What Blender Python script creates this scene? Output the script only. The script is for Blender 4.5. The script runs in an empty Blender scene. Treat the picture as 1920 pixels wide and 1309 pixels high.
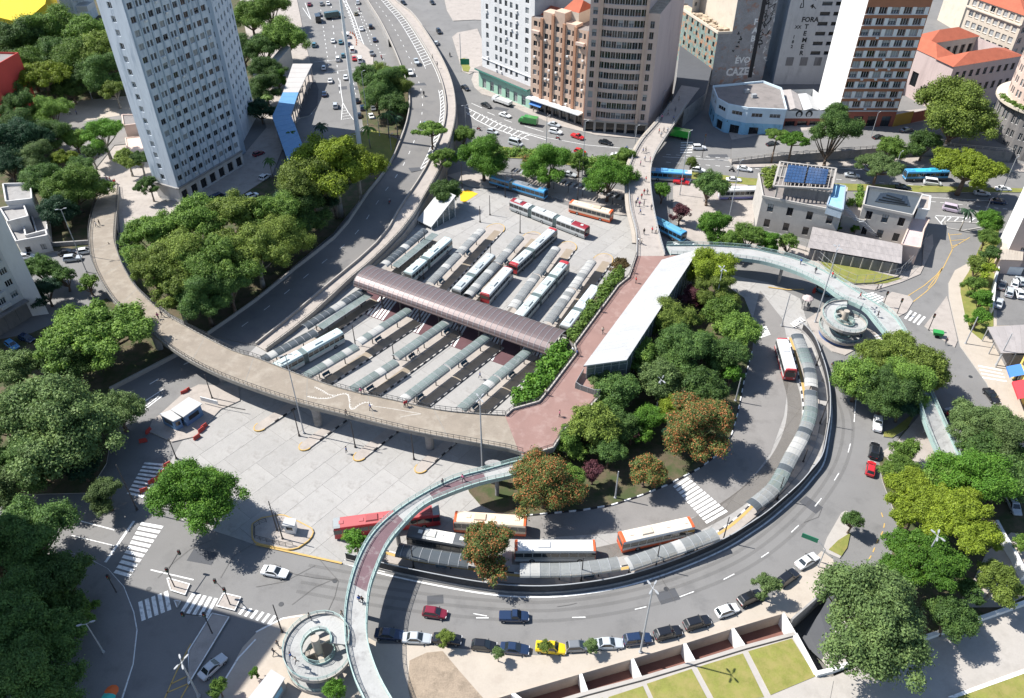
import bpy, math, random
from mathutils import Vector, Matrix
random.seed(7)
R = math.radians
sc = bpy.context.scene
col = sc.collection
# ------------------------------------------------------------------ camera, sky, sun, exposure
F, CX, CY, TH, HC = 1495.0, 960.0, 654.5, R(39.8), 113.0      # focal length in photo pixels, optical axis, tilt, height
cam_d = bpy.data.cameras.new('camera'); cam = bpy.data.objects.new('camera', cam_d); col.objects.link(cam)
cam.location = (0, 0, HC); cam.rotation_euler = (R(90) - TH, 0, 0)
cam_d.sensor_fit = 'HORIZONTAL'; cam_d.sensor_width = 36.0; cam_d.lens = F / 1920 * 36
cam_d.clip_start = 1.0; cam_d.clip_end = 3000
sc.camera = cam
SUN_EL, SUN_AZ = R(51), R(164)                                 # azimuth of the sun, anticlockwise from +X
w = bpy.data.worlds.new('World'); sc.world = w; w.use_nodes = True
nt = w.node_tree; bg = nt.nodes['Background']
sky = nt.nodes.new('ShaderNodeTexSky'); sky.sky_type = 'NISHITA'; sky.sun_disc = False
sky.sun_elevation = SUN_EL; sky.sun_rotation = R(90) - SUN_AZ
sky.air_density = 1.0; sky.dust_density = 0.6; sky.ozone_density = 1.6
nt.links.new(sky.outputs[0], bg.inputs[0]); bg.inputs[1].default_value = 0.10
sun_d = bpy.data.lights.new('sun', 'SUN'); sun = bpy.data.objects.new('sun', sun_d); col.objects.link(sun)
sun_d.energy = 5.0; sun_d.angle = R(0.5); sun_d.color = (1.0, 0.965, 0.91)
_d = Vector((-math.cos(SUN_AZ) * math.cos(SUN_EL), -math.sin(SUN_AZ) * math.cos(SUN_EL), -math.sin(SUN_EL)))
sun.rotation_euler = _d.to_track_quat('-Z', 'Y').to_euler(); sun.location = (-60, 60, 200)
sc.view_settings.view_transform = 'Standard'; sc.view_settings.look = 'None'
sc.view_settings.exposure = 0.86; sc.view_settings.gamma = 1.0; sc.view_settings.use_curve_mapping = False
sc.render.engine = 'CYCLES'; sc.cycles.max_bounces = 5; sc.cycles.transparent_max_bounces = 8
sc.cycles.diffuse_bounces = 3; sc.cycles.glossy_bounces = 2; sc.cycles.transmission_bounces = 2
sc.cycles.use_denoising = True
# ------------------------------------------------------------------ survey: points read off the photograph, dropped on their plane
c_, s_ = math.cos(TH), math.sin(TH)
def G(px, py, z=0.0):
    u = (px - CX) / F; v = (py - CY) / F
    dz = -s_ - v * c_; t = (z - HC) / dz
    return Vector((u * t, (c_ - v * s_) * t, z))
S_ = 440 / 1309
CR = {k: (x, y, S_) for k, x, y in (('A',0,0),('B',480,0),('C',960,0),('D',1440,0),('E',0,430),('F',480,430),('G',960,430),('H',1440,430),('I',0,869),('J',480,869),('K',960,869),('L',1440,869))}
CR.update({'M':(1380,280,400/1920),'N':(1680,0,240/924),'O':(1740,330,180/942),'P':(540,0,320/1745),'R':(1480,520,240/1745),'T':(500,1120,280/1920),'U':(0,320,260/945),'V':(480,640,.25),'W':(180,0,320/997),'X':(880,0,300/1510),'Y':(1500,0,280/1410),'Z':(1080,0,260/1261),'S':(1300,0,300/1510),'0':(0,0,1.0)})
def Q(k, x, y, z=0.0):
    ox, oy, s = CR[k]; return G(ox + x * s, oy + y * s, z)
def QL(k, pts, z=0.0):
    return [Q(k, *(p[:2]), p[2] if len(p) > 2 else z) for p in pts]
def height(base, k, y):                                        # height of an upright that stands at base and reaches photo row y of crop k
    ox, oy, s = CR[k]; v = (oy + y * s - CY) / F
    # point (bx,by,h): yc/zc = v
    by = base[1]; lo = base[2]; dz0 = (v * by * c_ + by * s_) / (-(c_) + v * s_)
    return dz0 + HC - lo
# ------------------------------------------------------------------ objects
def tag(o, label=None, cat=None, group=None, kind=None):
    if label: o['label'] = label
    if cat: o['category'] = cat
    if group: o['group'] = group
    if kind: o['kind'] = kind
    return o
def thing(name, label, cat, loc=(0, 0, 0), rz=0.0, group=None):
    o = bpy.data.objects.new(name, None); col.objects.link(o); o.location = loc; o.rotation_euler = (0, 0, rz)
    o.empty_display_size = 0.3
    return tag(o, label, cat, group)
def link(name, me, parent=None):
    o = bpy.data.objects.new(name, me); col.objects.link(o)
    if parent: o.parent = parent
    return o
def dup(root, loc, rz=0.0, label=None, group=None, sc_=None, parent=None):
    r = root.copy(); col.objects.link(r); r.parent = parent
    if loc is not None: r.location = loc; r.rotation_euler = (0, 0, rz)
    if sc_ is not None: r.scale = sc_ if hasattr(sc_, '__len__') else (sc_,) * 3
    if label: r['label'] = label
    if group: r['group'] = group
    for ch in KIDS(root):
        c = ch.copy(); col.objects.link(c); c.parent = r
        for g in KIDS(ch):
            d = g.copy(); col.objects.link(d); d.parent = c
    return r
_kids = {}
def KIDS(o):
    if o.name not in _kids: _kids[o.name] = list(o.children)
    return _kids[o.name]
def drop(root):                                                # take a prototype out of the scene
    for ch in list(root.children):
        for g in list(ch.children): bpy.data.objects.remove(g)
        bpy.data.objects.remove(ch)
    bpy.data.objects.remove(root)
class MB:
    def __init__(s): s.v = []; s.f = []; s.m = []
    def poly(s, pts, m=0):
        n = len(s.v); s.v += [tuple(p) for p in pts]; s.f.append(tuple(range(n, n + len(pts)))); s.m.append(m); return s
    def box(s, c, d, rz=0.0, m=0, ax=None):
        x, y, z = d[0] / 2, d[1] / 2, d[2] / 2; ca, sa = math.cos(rz), math.sin(rz); n = len(s.v)
        for dx, dy, dz in ((-x,-y,-z),(x,-y,-z),(x,y,-z),(-x,y,-z),(-x,-y,z),(x,-y,z),(x,y,z),(-x,y,z)):
            s.v.append((c[0] + dx * ca - dy * sa, c[1] + dx * sa + dy * ca, c[2] + dz))
        for q in ((3,2,1,0),(4,5,6,7),(0,1,5,4),(1,2,6,5),(2,3,7,6),(3,0,4,7)): s.f.append(tuple(n + i for i in q)); s.m.append(m)
        return s
    def beam(s, a, b, wd, z0, z1, m=0):                        # upright slab along the ground line a-b
        a, b = Vector(a), Vector(b); d = (b - a); l = math.hypot(d.x, d.y)
        return s.box(((a.x + b.x) / 2, (a.y + b.y) / 2, (z0 + z1) / 2), (l, wd, z1 - z0), math.atan2(d.y, d.x), m)
    def prism(s, pts, z0, z1, m=0, mside=None, bottom=False):
        pts = ccw(pts); n = len(s.v); k = len(pts); ms = m if mside is None else mside
        s.v += [(p[0], p[1], z0) for p in pts] + [(p[0], p[1], z1) for p in pts]
        s.f.append(tuple(range(n + k, n + 2 * k))); s.m.append(m)
        if bottom: s.f.append(tuple(reversed(range(n, n + k)))); s.m.append(ms)
        for i in range(k):
            j = (i + 1) % k; s.f.append((n + i, n + j, n + k + j, n + k + i)); s.m.append(ms)
        return s
    def tube(s, a, b, r, r2=None, n=8, m=0, cap=True):
        a, b = Vector(a), Vector(b); r2 = r if r2 is None else r2; d = (b - a).normalized()
        u = d.orthogonal().normalized(); v = d.cross(u); k = len(s.v)
        for p, rr in ((a, r), (b, r2)):
            for i in range(n):
                t = 2 * math.pi * i / n; s.v.append(tuple(p + (u * math.cos(t) + v * math.sin(t)) * rr))
        for i in range(n):
            j = (i + 1) % n; s.f.append((k + i, k + j, k + n + j, k + n + i)); s.m.append(m)
        if cap:
            s.f.append(tuple(reversed(range(k, k + n)))); s.m.append(m); s.f.append(tuple(range(k + n, k + 2 * n))); s.m.append(m)
        return s
    def chain(s, pts, r, n=6, m=0):
        for a, b in zip(pts, pts[1:]): s.tube(a, b, r, n=n, m=m, cap=False)
        return s
    def sheet(s, A, B, m=0):                                   # ribbon between two polylines of equal length
        n = len(s.v); k = len(A)
        s.v += [tuple(p) for p in A] + [tuple(p) for p in B]
        for i in range(k - 1): s.f.append((n + i, n + k + i, n + k + i + 1, n + i + 1)); s.m.append(m)
        return s
    def deck(s, A, B, t, m=0, mu=None):                        # solid ribbon of thickness t below A-B (A left of travel, B right)
        up = lambda L: [Vector(p) for p in L]; dn = lambda L: [Vector(p) - Vector((0, 0, t)) for p in L]
        mu = m if mu is None else mu
        s.sheet(up(A), up(B), m); s.sheet(dn(B), dn(A), mu); s.sheet(dn(A), up(A), mu); s.sheet(up(B), dn(B), mu)
        s.poly([A[0], Vector(A[0]) - Vector((0,0,t)), Vector(B[0]) - Vector((0,0,t)), B[0]], mu)
        s.poly([B[-1], Vector(B[-1]) - Vector((0,0,t)), Vector(A[-1]) - Vector((0,0,t)), A[-1]], mu); return s
    def loft(s, rings, m=0, cap=True, close=True):
        n0 = len(s.v); k = len(rings[0])
        for r in rings: s.v += [tuple(p) for p in r]
        for i in range(len(rings) - 1):
            for j in range(k if close else k - 1):
                a = n0 + i * k + j; b = n0 + i * k + (j + 1) % k; s.f.append((a, b, b + k, a + k)); s.m.append(m)
        if cap: s.f.append(tuple(reversed(range(n0, n0 + k)))); s.m.append(m); s.f.append(tuple(range(n0 + k * (len(rings) - 1), n0 + k * len(rings)))); s.m.append(m)
        return s
    def mesh(s, name, mats, org=None, smooth=False):
        me = bpy.data.meshes.new(name)
        v = s.v if org is None else [(p[0] - org[0], p[1] - org[1], p[2] - org[2]) for p in s.v]
        me.from_pydata(v, [], s.f)
        mats = mats if isinstance(mats, (list, tuple)) else [mats]
        for x in mats: me.materials.append(M[x] if isinstance(x, str) else x)
        if any(s.m): me.polygons.foreach_set('material_index', s.m)
        if smooth: me.polygons.foreach_set('use_smooth', [True] * len(s.f))
        me.update(); return me
    def build(s, name, mats, parent=None, org=None, smooth=False):
        if parent is not None and org is None and parent.rotation_euler.z == 0: org = wloc(parent)
        return link(name, s.mesh(name, mats, org, smooth), parent)
    def top(s, name, mats, label, cat, group=None, smooth=False):   # a thing that is one mesh: origin at its base
        xs = [p[0] for p in s.v]; ys = [p[1] for p in s.v]; o = ((min(xs) + max(xs)) / 2, (min(ys) + max(ys)) / 2, min(p[2] for p in s.v))
        ob = link(name, s.mesh(name, mats, o, smooth)); ob.location = o; return tag(ob, label, cat, group)
    def struct(s, name, mats, parent=None, smooth=False):
        ob = link(name, s.mesh(name, mats, None, smooth), parent)
        if parent is None: ob['kind'] = 'structure'
        return ob
def wloc(o):
    p = Vector(o.location)
    while o.parent: o = o.parent; p = p + Vector(o.location)
    return p
def ccw(pts):
    a = sum(p[0] * q[1] - q[0] * p[1] for p, q in zip(pts, list(pts[1:]) + [pts[0]]))
    return list(pts) if a > 0 else list(reversed(pts))
def smooth_line(pts, n=6):                                     # Catmull-Rom through the surveyed points
    P = [Vector(p) for p in pts]; P = [P[0] * 2 - P[1]] + P + [P[-1] * 2 - P[-2]]; out = []
    for i in range(1, len(P) - 2):
        a, b, c, d = P[i-1], P[i], P[i+1], P[i+2]
        for k in range(n):
            t = k / n; out.append(0.5 * ((2*b) + (c - a) * t + (2*a - 5*b + 4*c - d) * t*t + (3*b - a - 3*c + d) * t*t*t))
    out.append(P[-2]); return out
def resample(pts, step):
    P = [Vector(p) for p in pts]; out = [P[0].copy()]; need = step
    for a, b in zip(P, P[1:]):
        L = (b - a).length; pos = 0.0
        while L - pos >= need: pos += need; out.append(a.lerp(b, pos / L)); need = step
        need -= L - pos
    if (out[-1] - P[-1]).length > step * 0.4: out.append(P[-1].copy())
    return out
def evenly(pts, n):                                            # n points at equal spacing along a line
    P = [Vector(p) for p in pts]; L = [0.0]
    for a, b in zip(P, P[1:]): L.append(L[-1] + (b - a).length)
    out = []; j = 0
    for i in range(n):
        t = L[-1] * i / (n - 1)
        while j < len(P) - 2 and L[j + 1] < t: j += 1
        out.append(P[j].lerp(P[j + 1], min(1, max(0, (t - L[j]) / max(1e-9, L[j + 1] - L[j])))))
    return out
def offset(pts, d, dz=0.0):                                    # shift a line sideways (positive = left of travel)
    P = [Vector(p) for p in pts]; out = []
    for i, p in enumerate(P):
        t = P[min(i + 1, len(P) - 1)] - P[max(i - 1, 0)]; t.z = 0; t.normalize()
        out.append(p + Vector((-t.y, t.x, 0)) * d + Vector((0, 0, dz)))
    return out
def setz(pts, z): return [Vector((p[0], p[1], z)) for p in pts]
# ------------------------------------------------------------------ materials
M = {}
def nodes(name):
    m = bpy.data.materials.new(name); m.use_nodes = True; n = m.node_tree; b = n.nodes['Principled BSDF']; M[name] = m; return m, n, b
def mat(name, c, rough=0.85, var=0.12, scale=0.6, fine=6.0, metal=0.0, bump=0.0, spec=0.3, stain=None, rnd=0.0, alpha=1.0, stretch=None, coat=0.0, stain_amt=0.6, stain_at=(0.52, 0.72)):
    m, n, b = nodes(name); N = n.nodes.new; Lk = n.links.new
    tc = N('ShaderNodeTexCoord'); vec = tc.outputs['Object']
    if stretch:
        mp = N('ShaderNodeMapping'); mp.inputs['Scale'].default_value = stretch; Lk(vec, mp.inputs[0]); vec = mp.outputs[0]
    def noise(s, d=4, ro=0.6):
        t = N('ShaderNodeTexNoise'); t.inputs['Scale'].default_value = s; t.inputs['Detail'].default_value = d; t.inputs['Roughness'].default_value = ro; Lk(vec, t.inputs['Vector']); return t.outputs['Fac']
    def math_(op, a, bb):
        t = N('ShaderNodeMath'); t.operation = op
        for i, x in enumerate((a, bb)):
            if isinstance(x, (int, float)): t.inputs[i].default_value = x
            else: Lk(x, t.inputs[i])
        return t.outputs[0]
    f = math_('ADD', math_('MULTIPLY', math_('SUBTRACT', noise(scale), 0.5), 2.2 * var), math_('MULTIPLY', math_('SUBTRACT', noise(fine, 3), 0.5), 1.6 * var))
    f = math_('ADD', f, 1.0)
    if rnd:
        oi = N('ShaderNodeObjectInfo'); f = math_('MULTIPLY', f, math_('ADD', math_('MULTIPLY', oi.outputs['Random'], rnd), 1 - rnd / 2))
    mx = N('ShaderNodeVectorMath'); mx.operation = 'SCALE'; mx.inputs[0].default_value = c[:3]; Lk(f, mx.inputs['Scale']); out = mx.outputs[0]
    if stain:
        rp = N('ShaderNodeValToRGB'); rp.color_ramp.elements[0].position = stain_at[0]; rp.color_ramp.elements[1].position = stain_at[1]; Lk(noise(scale * 0.9 + 0.11, 6, 0.7), rp.inputs[0])
        mc = N('ShaderNodeMix'); mc.data_type = 'RGBA'; Lk(math_('MULTIPLY', rp.outputs[0], stain_amt), mc.inputs[0]); Lk(out, mc.inputs[6]); mc.inputs[7].default_value = (*stain, 1); out = mc.outputs[2]
    Lk(out, b.inputs['Base Color']); b.inputs['Roughness'].default_value = rough; b.inputs['Metallic'].default_value = metal
    b.inputs['Specular IOR Level'].default_value = spec; b.inputs['Alpha'].default_value = alpha; b.inputs['Coat Weight'].default_value = coat
    if bump:
        bp = N('ShaderNodeBump'); bp.inputs['Strength'].default_value = bump; bp.inputs['Distance'].default_value = 0.05; Lk(noise(fine * 1.5, 3), bp.inputs['Height']); Lk(bp.outputs[0], b.inputs['Normal'])
    return m
def obj_paint(name, rough=0.25, coat=0.6, spec=0.5, metal=0.0):       # paint that takes the object's own colour
    m, n, b = nodes(name); oi = n.nodes.new('ShaderNodeObjectInfo'); n.links.new(oi.outputs['Color'], b.inputs['Base Color'])
    b.inputs['Roughness'].default_value = rough; b.inputs['Coat Weight'].default_value = coat; b.inputs['Coat Roughness'].default_value = 0.08; b.inputs['Specular IOR Level'].default_value = spec; b.inputs['Metallic'].default_value = metal; return m
def leaf(name, c1, c2, dark=0.6, flower=None, fl_at=0.86):
    m, n, b = nodes(name); N = n.nodes.new; Lk = n.links.new
    ge = N('ShaderNodeNewGeometry'); oi = N('ShaderNodeObjectInfo'); tc = N('ShaderNodeTexCoord')
    nz = N('ShaderNodeTexNoise'); nz.inputs['Scale'].default_value = 0.55; nz.inputs['Detail'].default_value = 3; Lk(tc.outputs['Object'], nz.inputs['Vector'])
    ad = N('ShaderNodeMath'); ad.operation = 'MULTIPLY_ADD'; Lk(ge.outputs['Random Per Island'], ad.inputs[0]); ad.inputs[1].default_value = 0.45; 
    sb = N('ShaderNodeMath'); sb.operation = 'MULTIPLY_ADD'; Lk(nz.outputs['Fac'], sb.inputs[0]); sb.inputs[1].default_value = 1.3; sb.inputs[2].default_value = -0.4; Lk(sb.outputs[0], ad.inputs[2])
    rp = N('ShaderNodeValToRGB'); rp.color_ramp.elements[0].color = (*[x * dark for x in c1], 1); rp.color_ramp.elements[0].position = 0.1; rp.color_ramp.elements[1].color = (*c2, 1); rp.color_ramp.elements[1].position = 0.95
    e = rp.color_ramp.elements.new(0.5); e.color = (*c1, 1); Lk(ad.outputs[0], rp.inputs[0]); out = rp.outputs[0]
    if flower:
        r2 = N('ShaderNodeValToRGB'); r2.color_ramp.interpolation = 'CONSTANT'; r2.color_ramp.elements[1].position = fl_at; r2.color_ramp.elements[0].color = (0, 0, 0, 1); r2.color_ramp.elements[1].color = (1, 1, 1, 1)
        mm = N('ShaderNodeMath'); mm.operation = 'MULTIPLY_ADD'; n2 = N('ShaderNodeTexNoise'); n2.inputs['Scale'].default_value = 0.8; Lk(tc.outputs['Object'], n2.inputs['Vector'])
        Lk(n2.outputs['Fac'], mm.inputs[0]); mm.inputs[1].default_value = 0.9; m3 = N('ShaderNodeMath'); m3.operation = 'MULTIPLY'; Lk(ge.outputs['Random Per Island'], m3.inputs[0]); m3.inputs[1].default_value = 0.6; Lk(m3.outputs[0], mm.inputs[2]); Lk(mm.outputs[0], r2.inputs[0])
        mc = N('ShaderNodeMix'); mc.data_type = 'RGBA'; Lk(r2.outputs[0], mc.inputs[0]); Lk(out, mc.inputs[6]); mc.inputs[7].default_value = (*flower, 1); out = mc.outputs[2]
    hs = N('ShaderNodeHueSaturation'); mr = N('ShaderNodeMath'); mr.operation = 'MULTIPLY_ADD'; Lk(oi.outputs['Random'], mr.inputs[0]); mr.inputs[1].default_value = 0.45; mr.inputs[2].default_value = 0.8; Lk(mr.outputs[0], hs.inputs['Value']); Lk(out, hs.inputs['Color'])
    tr = N('ShaderNodeBsdfTranslucent'); df = N('ShaderNodeMixShader'); df.inputs[0].default_value = 0.3; Lk(hs.outputs[0], tr.inputs[0]); Lk(hs.outputs[0], b.inputs['Base Color'])
    b.inputs['Roughness'].default_value = 0.6; b.inputs['Specular IOR Level'].default_value = 0.25
    o = n.nodes['Material Output']; Lk(b.outputs[0], df.inputs[1]); Lk(tr.outputs[0], df.inputs[2]); Lk(df.outputs[0], o.inputs['Surface']); return m
mat('ground_soil', (.10, .08, .05), .95, .35, .25, 3, stain=(.045, .065, .022), stain_amt=.9, stain_at=(.42, .6))
mat('sand', (.27, .215, .16), .95, .35, .5, 4, stain=(.15, .12, .09), stain_amt=.8)
mat('ground_far', (.17, .16, .15), .95, .2, .05, .6)
mat('asphalt', (.170, .166, .161), .88, .19, .09, 6, bump=.15, stain=(.10, .098, .097), stain_amt=.5)
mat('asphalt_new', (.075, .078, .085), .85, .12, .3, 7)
mat('road_bridge', (.16, .153, .145), .88, .12, .15, 5, stain=(.09, .09, .095), stain_amt=.5)
mat('concrete', (.305, .295, .28), .85, .2, .22, 5, rnd=.13, stain=(.185, .172, .158), stain_amt=.75)
mat('concrete_joint', (.20, .19, .178), .95, .2, .4, 5)
mat('concrete_wall', (.27, .26, .25), .9, .22, .5, 4, stain=(.1, .1, .1), stain_amt=.6)
mat('concrete_light', (.345, .32, .29), .85, .12, .3, 4, stain=(.26, .24, .215), stain_amt=.6)
mat('beige_pave', (.37, .325, .272), .9, .1, .3, 4, stain=(.3, .255, .21), stain_amt=.55, rnd=.06)
mat('sidewalk', (.33, .295, .265), .9, .18, .4, 5, stain=(.2, .18, .165), stain_amt=.6)
mat('kerb', (.40, .38, .35), .85, .15, .6, 5)
mat('red_pave', (.235, .145, .125), .9, .16, .25, 5, stain=(.36, .27, .24), stain_amt=.75, stain_at=(.5, .8))
mat('tan_deck', (.235, .20, .16), .9, .2, .35, 5, stain=(.32, .285, .235), stain_amt=.6, stain_at=(.48, .66))
mat('deck_side', (.24, .225, .20), .9, .2, .4, 4, stain=(.1, .1, .1))
mat('brown_floor', (.25, .205, .155), .85, .2, .5, 5, rnd=.1)
mat('purple_floor', (.10, .05, .055), .8, .25, .4, 5)
mat('white_paint', (.72, .72, .70), .7, .1, 1.2, 8, stain=(.3, .3, .3), stain_amt=.75, stain_at=(.5, .66))
mat('yellow_paint', (.45, .30, .10), .7, .12, 1.0, 6, stain=(.3, .25, .15), stain_amt=.5)
mat('black_paint', (.03, .03, .032), .7, .1)
mat('lawn', (.185, .19, .045), .95, .3, .5, 5, bump=.6, stain=(.25, .215, .075), stain_amt=.85, stain_at=(.42, .62))
mat('lawn_rough', (.17, .18, .045), .95, .3, .4, 5, bump=.5, stain=(.26, .2, .07), stain_amt=.8)
mat('steel_green', (.28, .385, .36), .55, .12, .7, 5, spec=.5, stain=(.3, .3, .28), stain_amt=.4)
mat('steel_dark', (.035, .037, .04), .5, .1, spec=.5)
mat('steel_grey', (.30, .31, .32), .45, .08, spec=.5)
mat('pole_grey', (.36, .37, .38), .55, .1, stain=(.2, .18, .16))
mat('pole_dark', (.06, .055, .055), .7, .15)
mat('white_steel', (.70, .70, .69), .5, .05, stain=(.55, .54, .52), stain_amt=.5)
_lift = [0]
def slab(name, pts, z=0.15, m='sidewalk'):
    _lift[0] += 1; z += .003 * _lift[0]; b = MB().prism(pts, -0.02, z, 0, 1); return b.struct(name, [m, 'kerb'])
def sheet(name, pts, z, m): return MB().poly(ccw(setz(pts, z))).struct(name, m)
P = lambda *a: [G(*p) for p in a]
# ------------------------------------------------------------------ ground and roads
MB().poly([(-1500, -400, -4.5), (1500, -400, -4.5), (1500, 2600, -4.5), (-1500, 2600, -4.5)]).struct('ground', 'ground_far')
_k = P((700,1215),(796,1216),(960,1232),(1068,1232),(1229,1208),(1330,1180),(1387,1158),(1440,1134),(1504,1078),(1530,1055),(1551,1064),(1600,1068),(1650,1120),(1660,1180))
MB().poly(ccw([(-330, 20, 0), (_k[0].x, 20, 0)] + _k + [(330, _k[-1].y, 0), (330, 470, 0), (-330, 470, 0)])).struct('road', 'asphalt')
# terminal apron: joint bed and concrete slabs laid in rows along the bays
APRON = P((480,650),(560,590),(690,480),(760,430),(830,345),(880,352),(1000,365),(1060,385),(1180,408),(1240,470),(1290,500),(1440,530),(1500,560),(1512,600),(1524,645),(1537,679),(1551,726),(1551,783),(1545,830),(1537,869),(1515,900),(1490,926),(1440,970),(1400,998),(1357,1024),(1296,1052),(1229,1077),(1162,1096),(1094,1108),(1027,1113),(960,1113),(850,1098),(716,1071),(641,1057),(480,1022),(340,975),(300,935),(300,900),(340,830),(385,745),(430,700))
apron = sheet('terminal_apron', APRON, .02, 'concrete_joint')
def clip(poly, nx, ny, d):                                     # keep the side n.p <= d
    out = []
    for a, b in zip(poly, poly[1:] + poly[:1]):
        da, db = nx * a[0] + ny * a[1] - d, nx * b[0] + ny * b[1] - d
        if da <= 0: out.append(a)
        if (da < 0 < db) or (db < 0 < da):
            t = da / (da - db); out.append((a[0] + (b[0] - a[0]) * t, a[1] + (b[1] - a[1]) * t))
    return out
def area(p): return abs(sum(a[0] * b[1] - b[0] * a[1] for a, b in zip(p, p[1:] + p[:1]))) / 2
def lay(parent, poly, ang, lx, ly, z, m, name, joint=.05, jitter=0.0, stagger=.5, org=(0, 0), seed=1, hmax=.012):
    rg = random.Random(seed); ca, sa = math.cos(ang), math.sin(ang); pl = [(p[0], p[1]) for p in ccw(poly)]
    us = [p[0] * ca + p[1] * sa for p in pl]; vs = [-p[0] * sa + p[1] * ca for p in pl]; k = 0
    v = org[1] + math.floor((min(vs) - org[1]) / ly) * ly; row = 0
    while v < max(vs):
        h = ly * (1 + rg.uniform(-jitter, jitter)); u = org[0] + math.floor((min(us) - org[0]) / lx) * lx - (stagger * lx if row % 2 else 0)
        while u < max(us):
            l = lx * (1 + rg.uniform(-jitter, jitter)); c = pl
            for nx, ny, d in ((-ca, -sa, -(u + joint / 2)), (ca, sa, u + l - joint / 2), (sa, -ca, -(v + joint / 2)), (-sa, ca, v + h - joint / 2)):
                c = clip(c, nx, ny, d)
                if len(c) < 3: break
            if len(c) >= 3 and area(c) > .12 * lx * ly:
                zz = z + rg.uniform(0, hmax); ctr = (sum(p[0] for p in c) / len(c), sum(p[1] for p in c) / len(c), 0)
                o = link(name, MB().prism(c, .0, zz).mesh(name, m, ctr), parent); o.location = ctr; k += 1
            u += l
        v += h; row += 1
    return k
_a, _b = G(920, 625, 0), G(754, 751, 0); ROWA = math.atan2((_a - _b).y, (_a - _b).x)   # direction of the bays
lay(apron, APRON, ROWA, 9.2, 4.6, .04, 'concrete', 'concrete_slab', .05, .3, .4, seed=3)
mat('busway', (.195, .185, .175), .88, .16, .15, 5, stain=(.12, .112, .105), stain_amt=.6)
sheet('inner_busway', P((1425,545),(1468,600),(1478,650),(1478,720),(1470,780),(1445,850),(1400,910),(1340,958),(1250,985),(1150,1000),(1000,1010),(960,990),(985,970),(1150,945),(1252,905),(1350,845),(1380,780),(1390,700),(1405,620)), .068, 'busway')
# raised ground: islands, pavements and parks, each with its kerb
slab('green_island', P((872,905),(880,925),(900,948),(930,962),(985,968),(1090,958),(1148,948),(1202,930),(1252,910),(1310,880),(1350,850),(1372,815),(1382,780),(1395,715),(1410,660),(1415,610),(1395,560),(1330,515),(1270,500),(1180,560),(1100,700),(1040,800),(990,850),(930,880)), .25, 'ground_soil')
slab('park_by_the_tower', P((232,470),(330,392),(420,372),(470,345),(520,330),(600,285),(668,262),(735,262),(742,275),(722,318),(680,368),(625,438),(478,560),(388,624),(320,590),(258,540)), .12, 'ground_soil')
slab('park_behind_the_bridge', P((329,664),(205,728),(212,800),(200,870),(165,925),(54,928),(-130,912),(-330,860),(-330,640),(-60,650),(60,625),(120,600),(200,560),(255,600),(290,640)), .15, 'ground_soil')
slab('pavement_corner_shaded', P((-330,940),(60,1018),(128,1037),(158,1044),(202,1067),(232,1101),(250,1148),(256,1182),(249,1245),(228,1309),(190,1420),(-330,1420)), .15, 'busway')  # darker paving colour adds to the shade falling on this corner
PLAZA_S = P((370,1420),(425,1270),(455,1215),(490,1178),(540,1157),(572,1152),(640,1166),(690,1196),(712,1208),(796,1210),(878,1219),(960,1226),(1006,1230),(1068,1227),(1115,1223),(1162,1216),(1229,1202),(1283,1187),(1330,1173),(1387,1151),(1440,1126),(1470,1100),(1504,1072),(1525,1050),(1540,1034),(1562,1050),(1566,1072),(1551,1101),(1520,1130),(1484,1163),(1468,1151),(1373,1179),(1283,1207),(1185,1236),(1088,1264),(960,1301),(860,1332),(760,1420))
slab('pavement_by_the_courts', PLAZA_S, .15, 'beige_pave')
slab('dirt_bed', P((800,1225),(830,1222),(862,1260),(905,1309),(870,1360),(780,1360),(765,1290),(768,1240)), .19, 'sand')
slab('park_on_the_right', P((1655,905),(1682,975),(1680,1010),(1660,1080),(1640,1130),(1660,1165),(1745,1195),(1870,1150),(2050,1100),(2050,880),(1905,870),(1850,850),(1800,862),(1745,800),(1700,800),(1680,830),(1648,870)), .15, 'ground_soil')
slab('terrace_lower_right', P((1531,1264),(1560,1270),(1746,1194),(1871,1148),(2150,1062),(2150,1500),(1430,1500)), .12, 'concrete_light')
slab('terrace_in_the_park', P((1850,1035),(1895,1000),(1960,1010),(1990,1085),(1880,1140),(1800,1140)), .2, 'beige_pave')
slab('traffic_island_tree', P((1577,963),(1585,958),(1598,965),(1591,1000),(1583,1035),(1574,1048),(1555,1040),(1543,1030),(1550,1010)), .15, 'concrete_light')
slab('traffic_island_grass', P((1594,1000),(1588,1028),(1577,1044),(1553,1032),(1570,1015)), .19, 'lawn_rough')
slab('traffic_island_crossing', P((1655,562),(1672,548),(1705,556),(1712,566),(1700,586),(1684,595),(1668,585)), .12, 'sidewalk')
slab('traffic_island_triangle', P((1733,612),(1750,590),(1775,556),(1779,570),(1786,600),(1795,640),(1790,652),(1755,630)), .14, 'sidewalk')
slab('pavement_under_the_tree', P((1652,850),(1682,828),(1715,790),(1740,760),(1755,745),(1780,800),(1800,850),(1780,880),(1700,900)), .15, 'sidewalk')
slab('tree_bed', P((1655,812),(1675,805),(1720,770),(1700,805),(1672,822),(1656,820)), .2, 'lawn_rough')
slab('pavement_right_shops', P((1779,560),(1778,532),(1790,508),(1826,488),(1838,480),(1900,420),(1960,440),(1960,870),(1935,868),(1900,835),(1850,720),(1800,650),(1788,600)), .15, 'beige_pave')
slab('shrub_bed', P((1800,550),(1800,535),(1815,512),(1825,490),(1836,465),(1860,425),(1872,432),(1865,500),(1862,560),(1862,612),(1840,640),(1818,622),(1808,590)), .22, 'lawn_rough')
slab('car_park', P((1868,510),(1870,470),(1960,480),(1960,610),(1868,612)), .2, 'asphalt')
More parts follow.
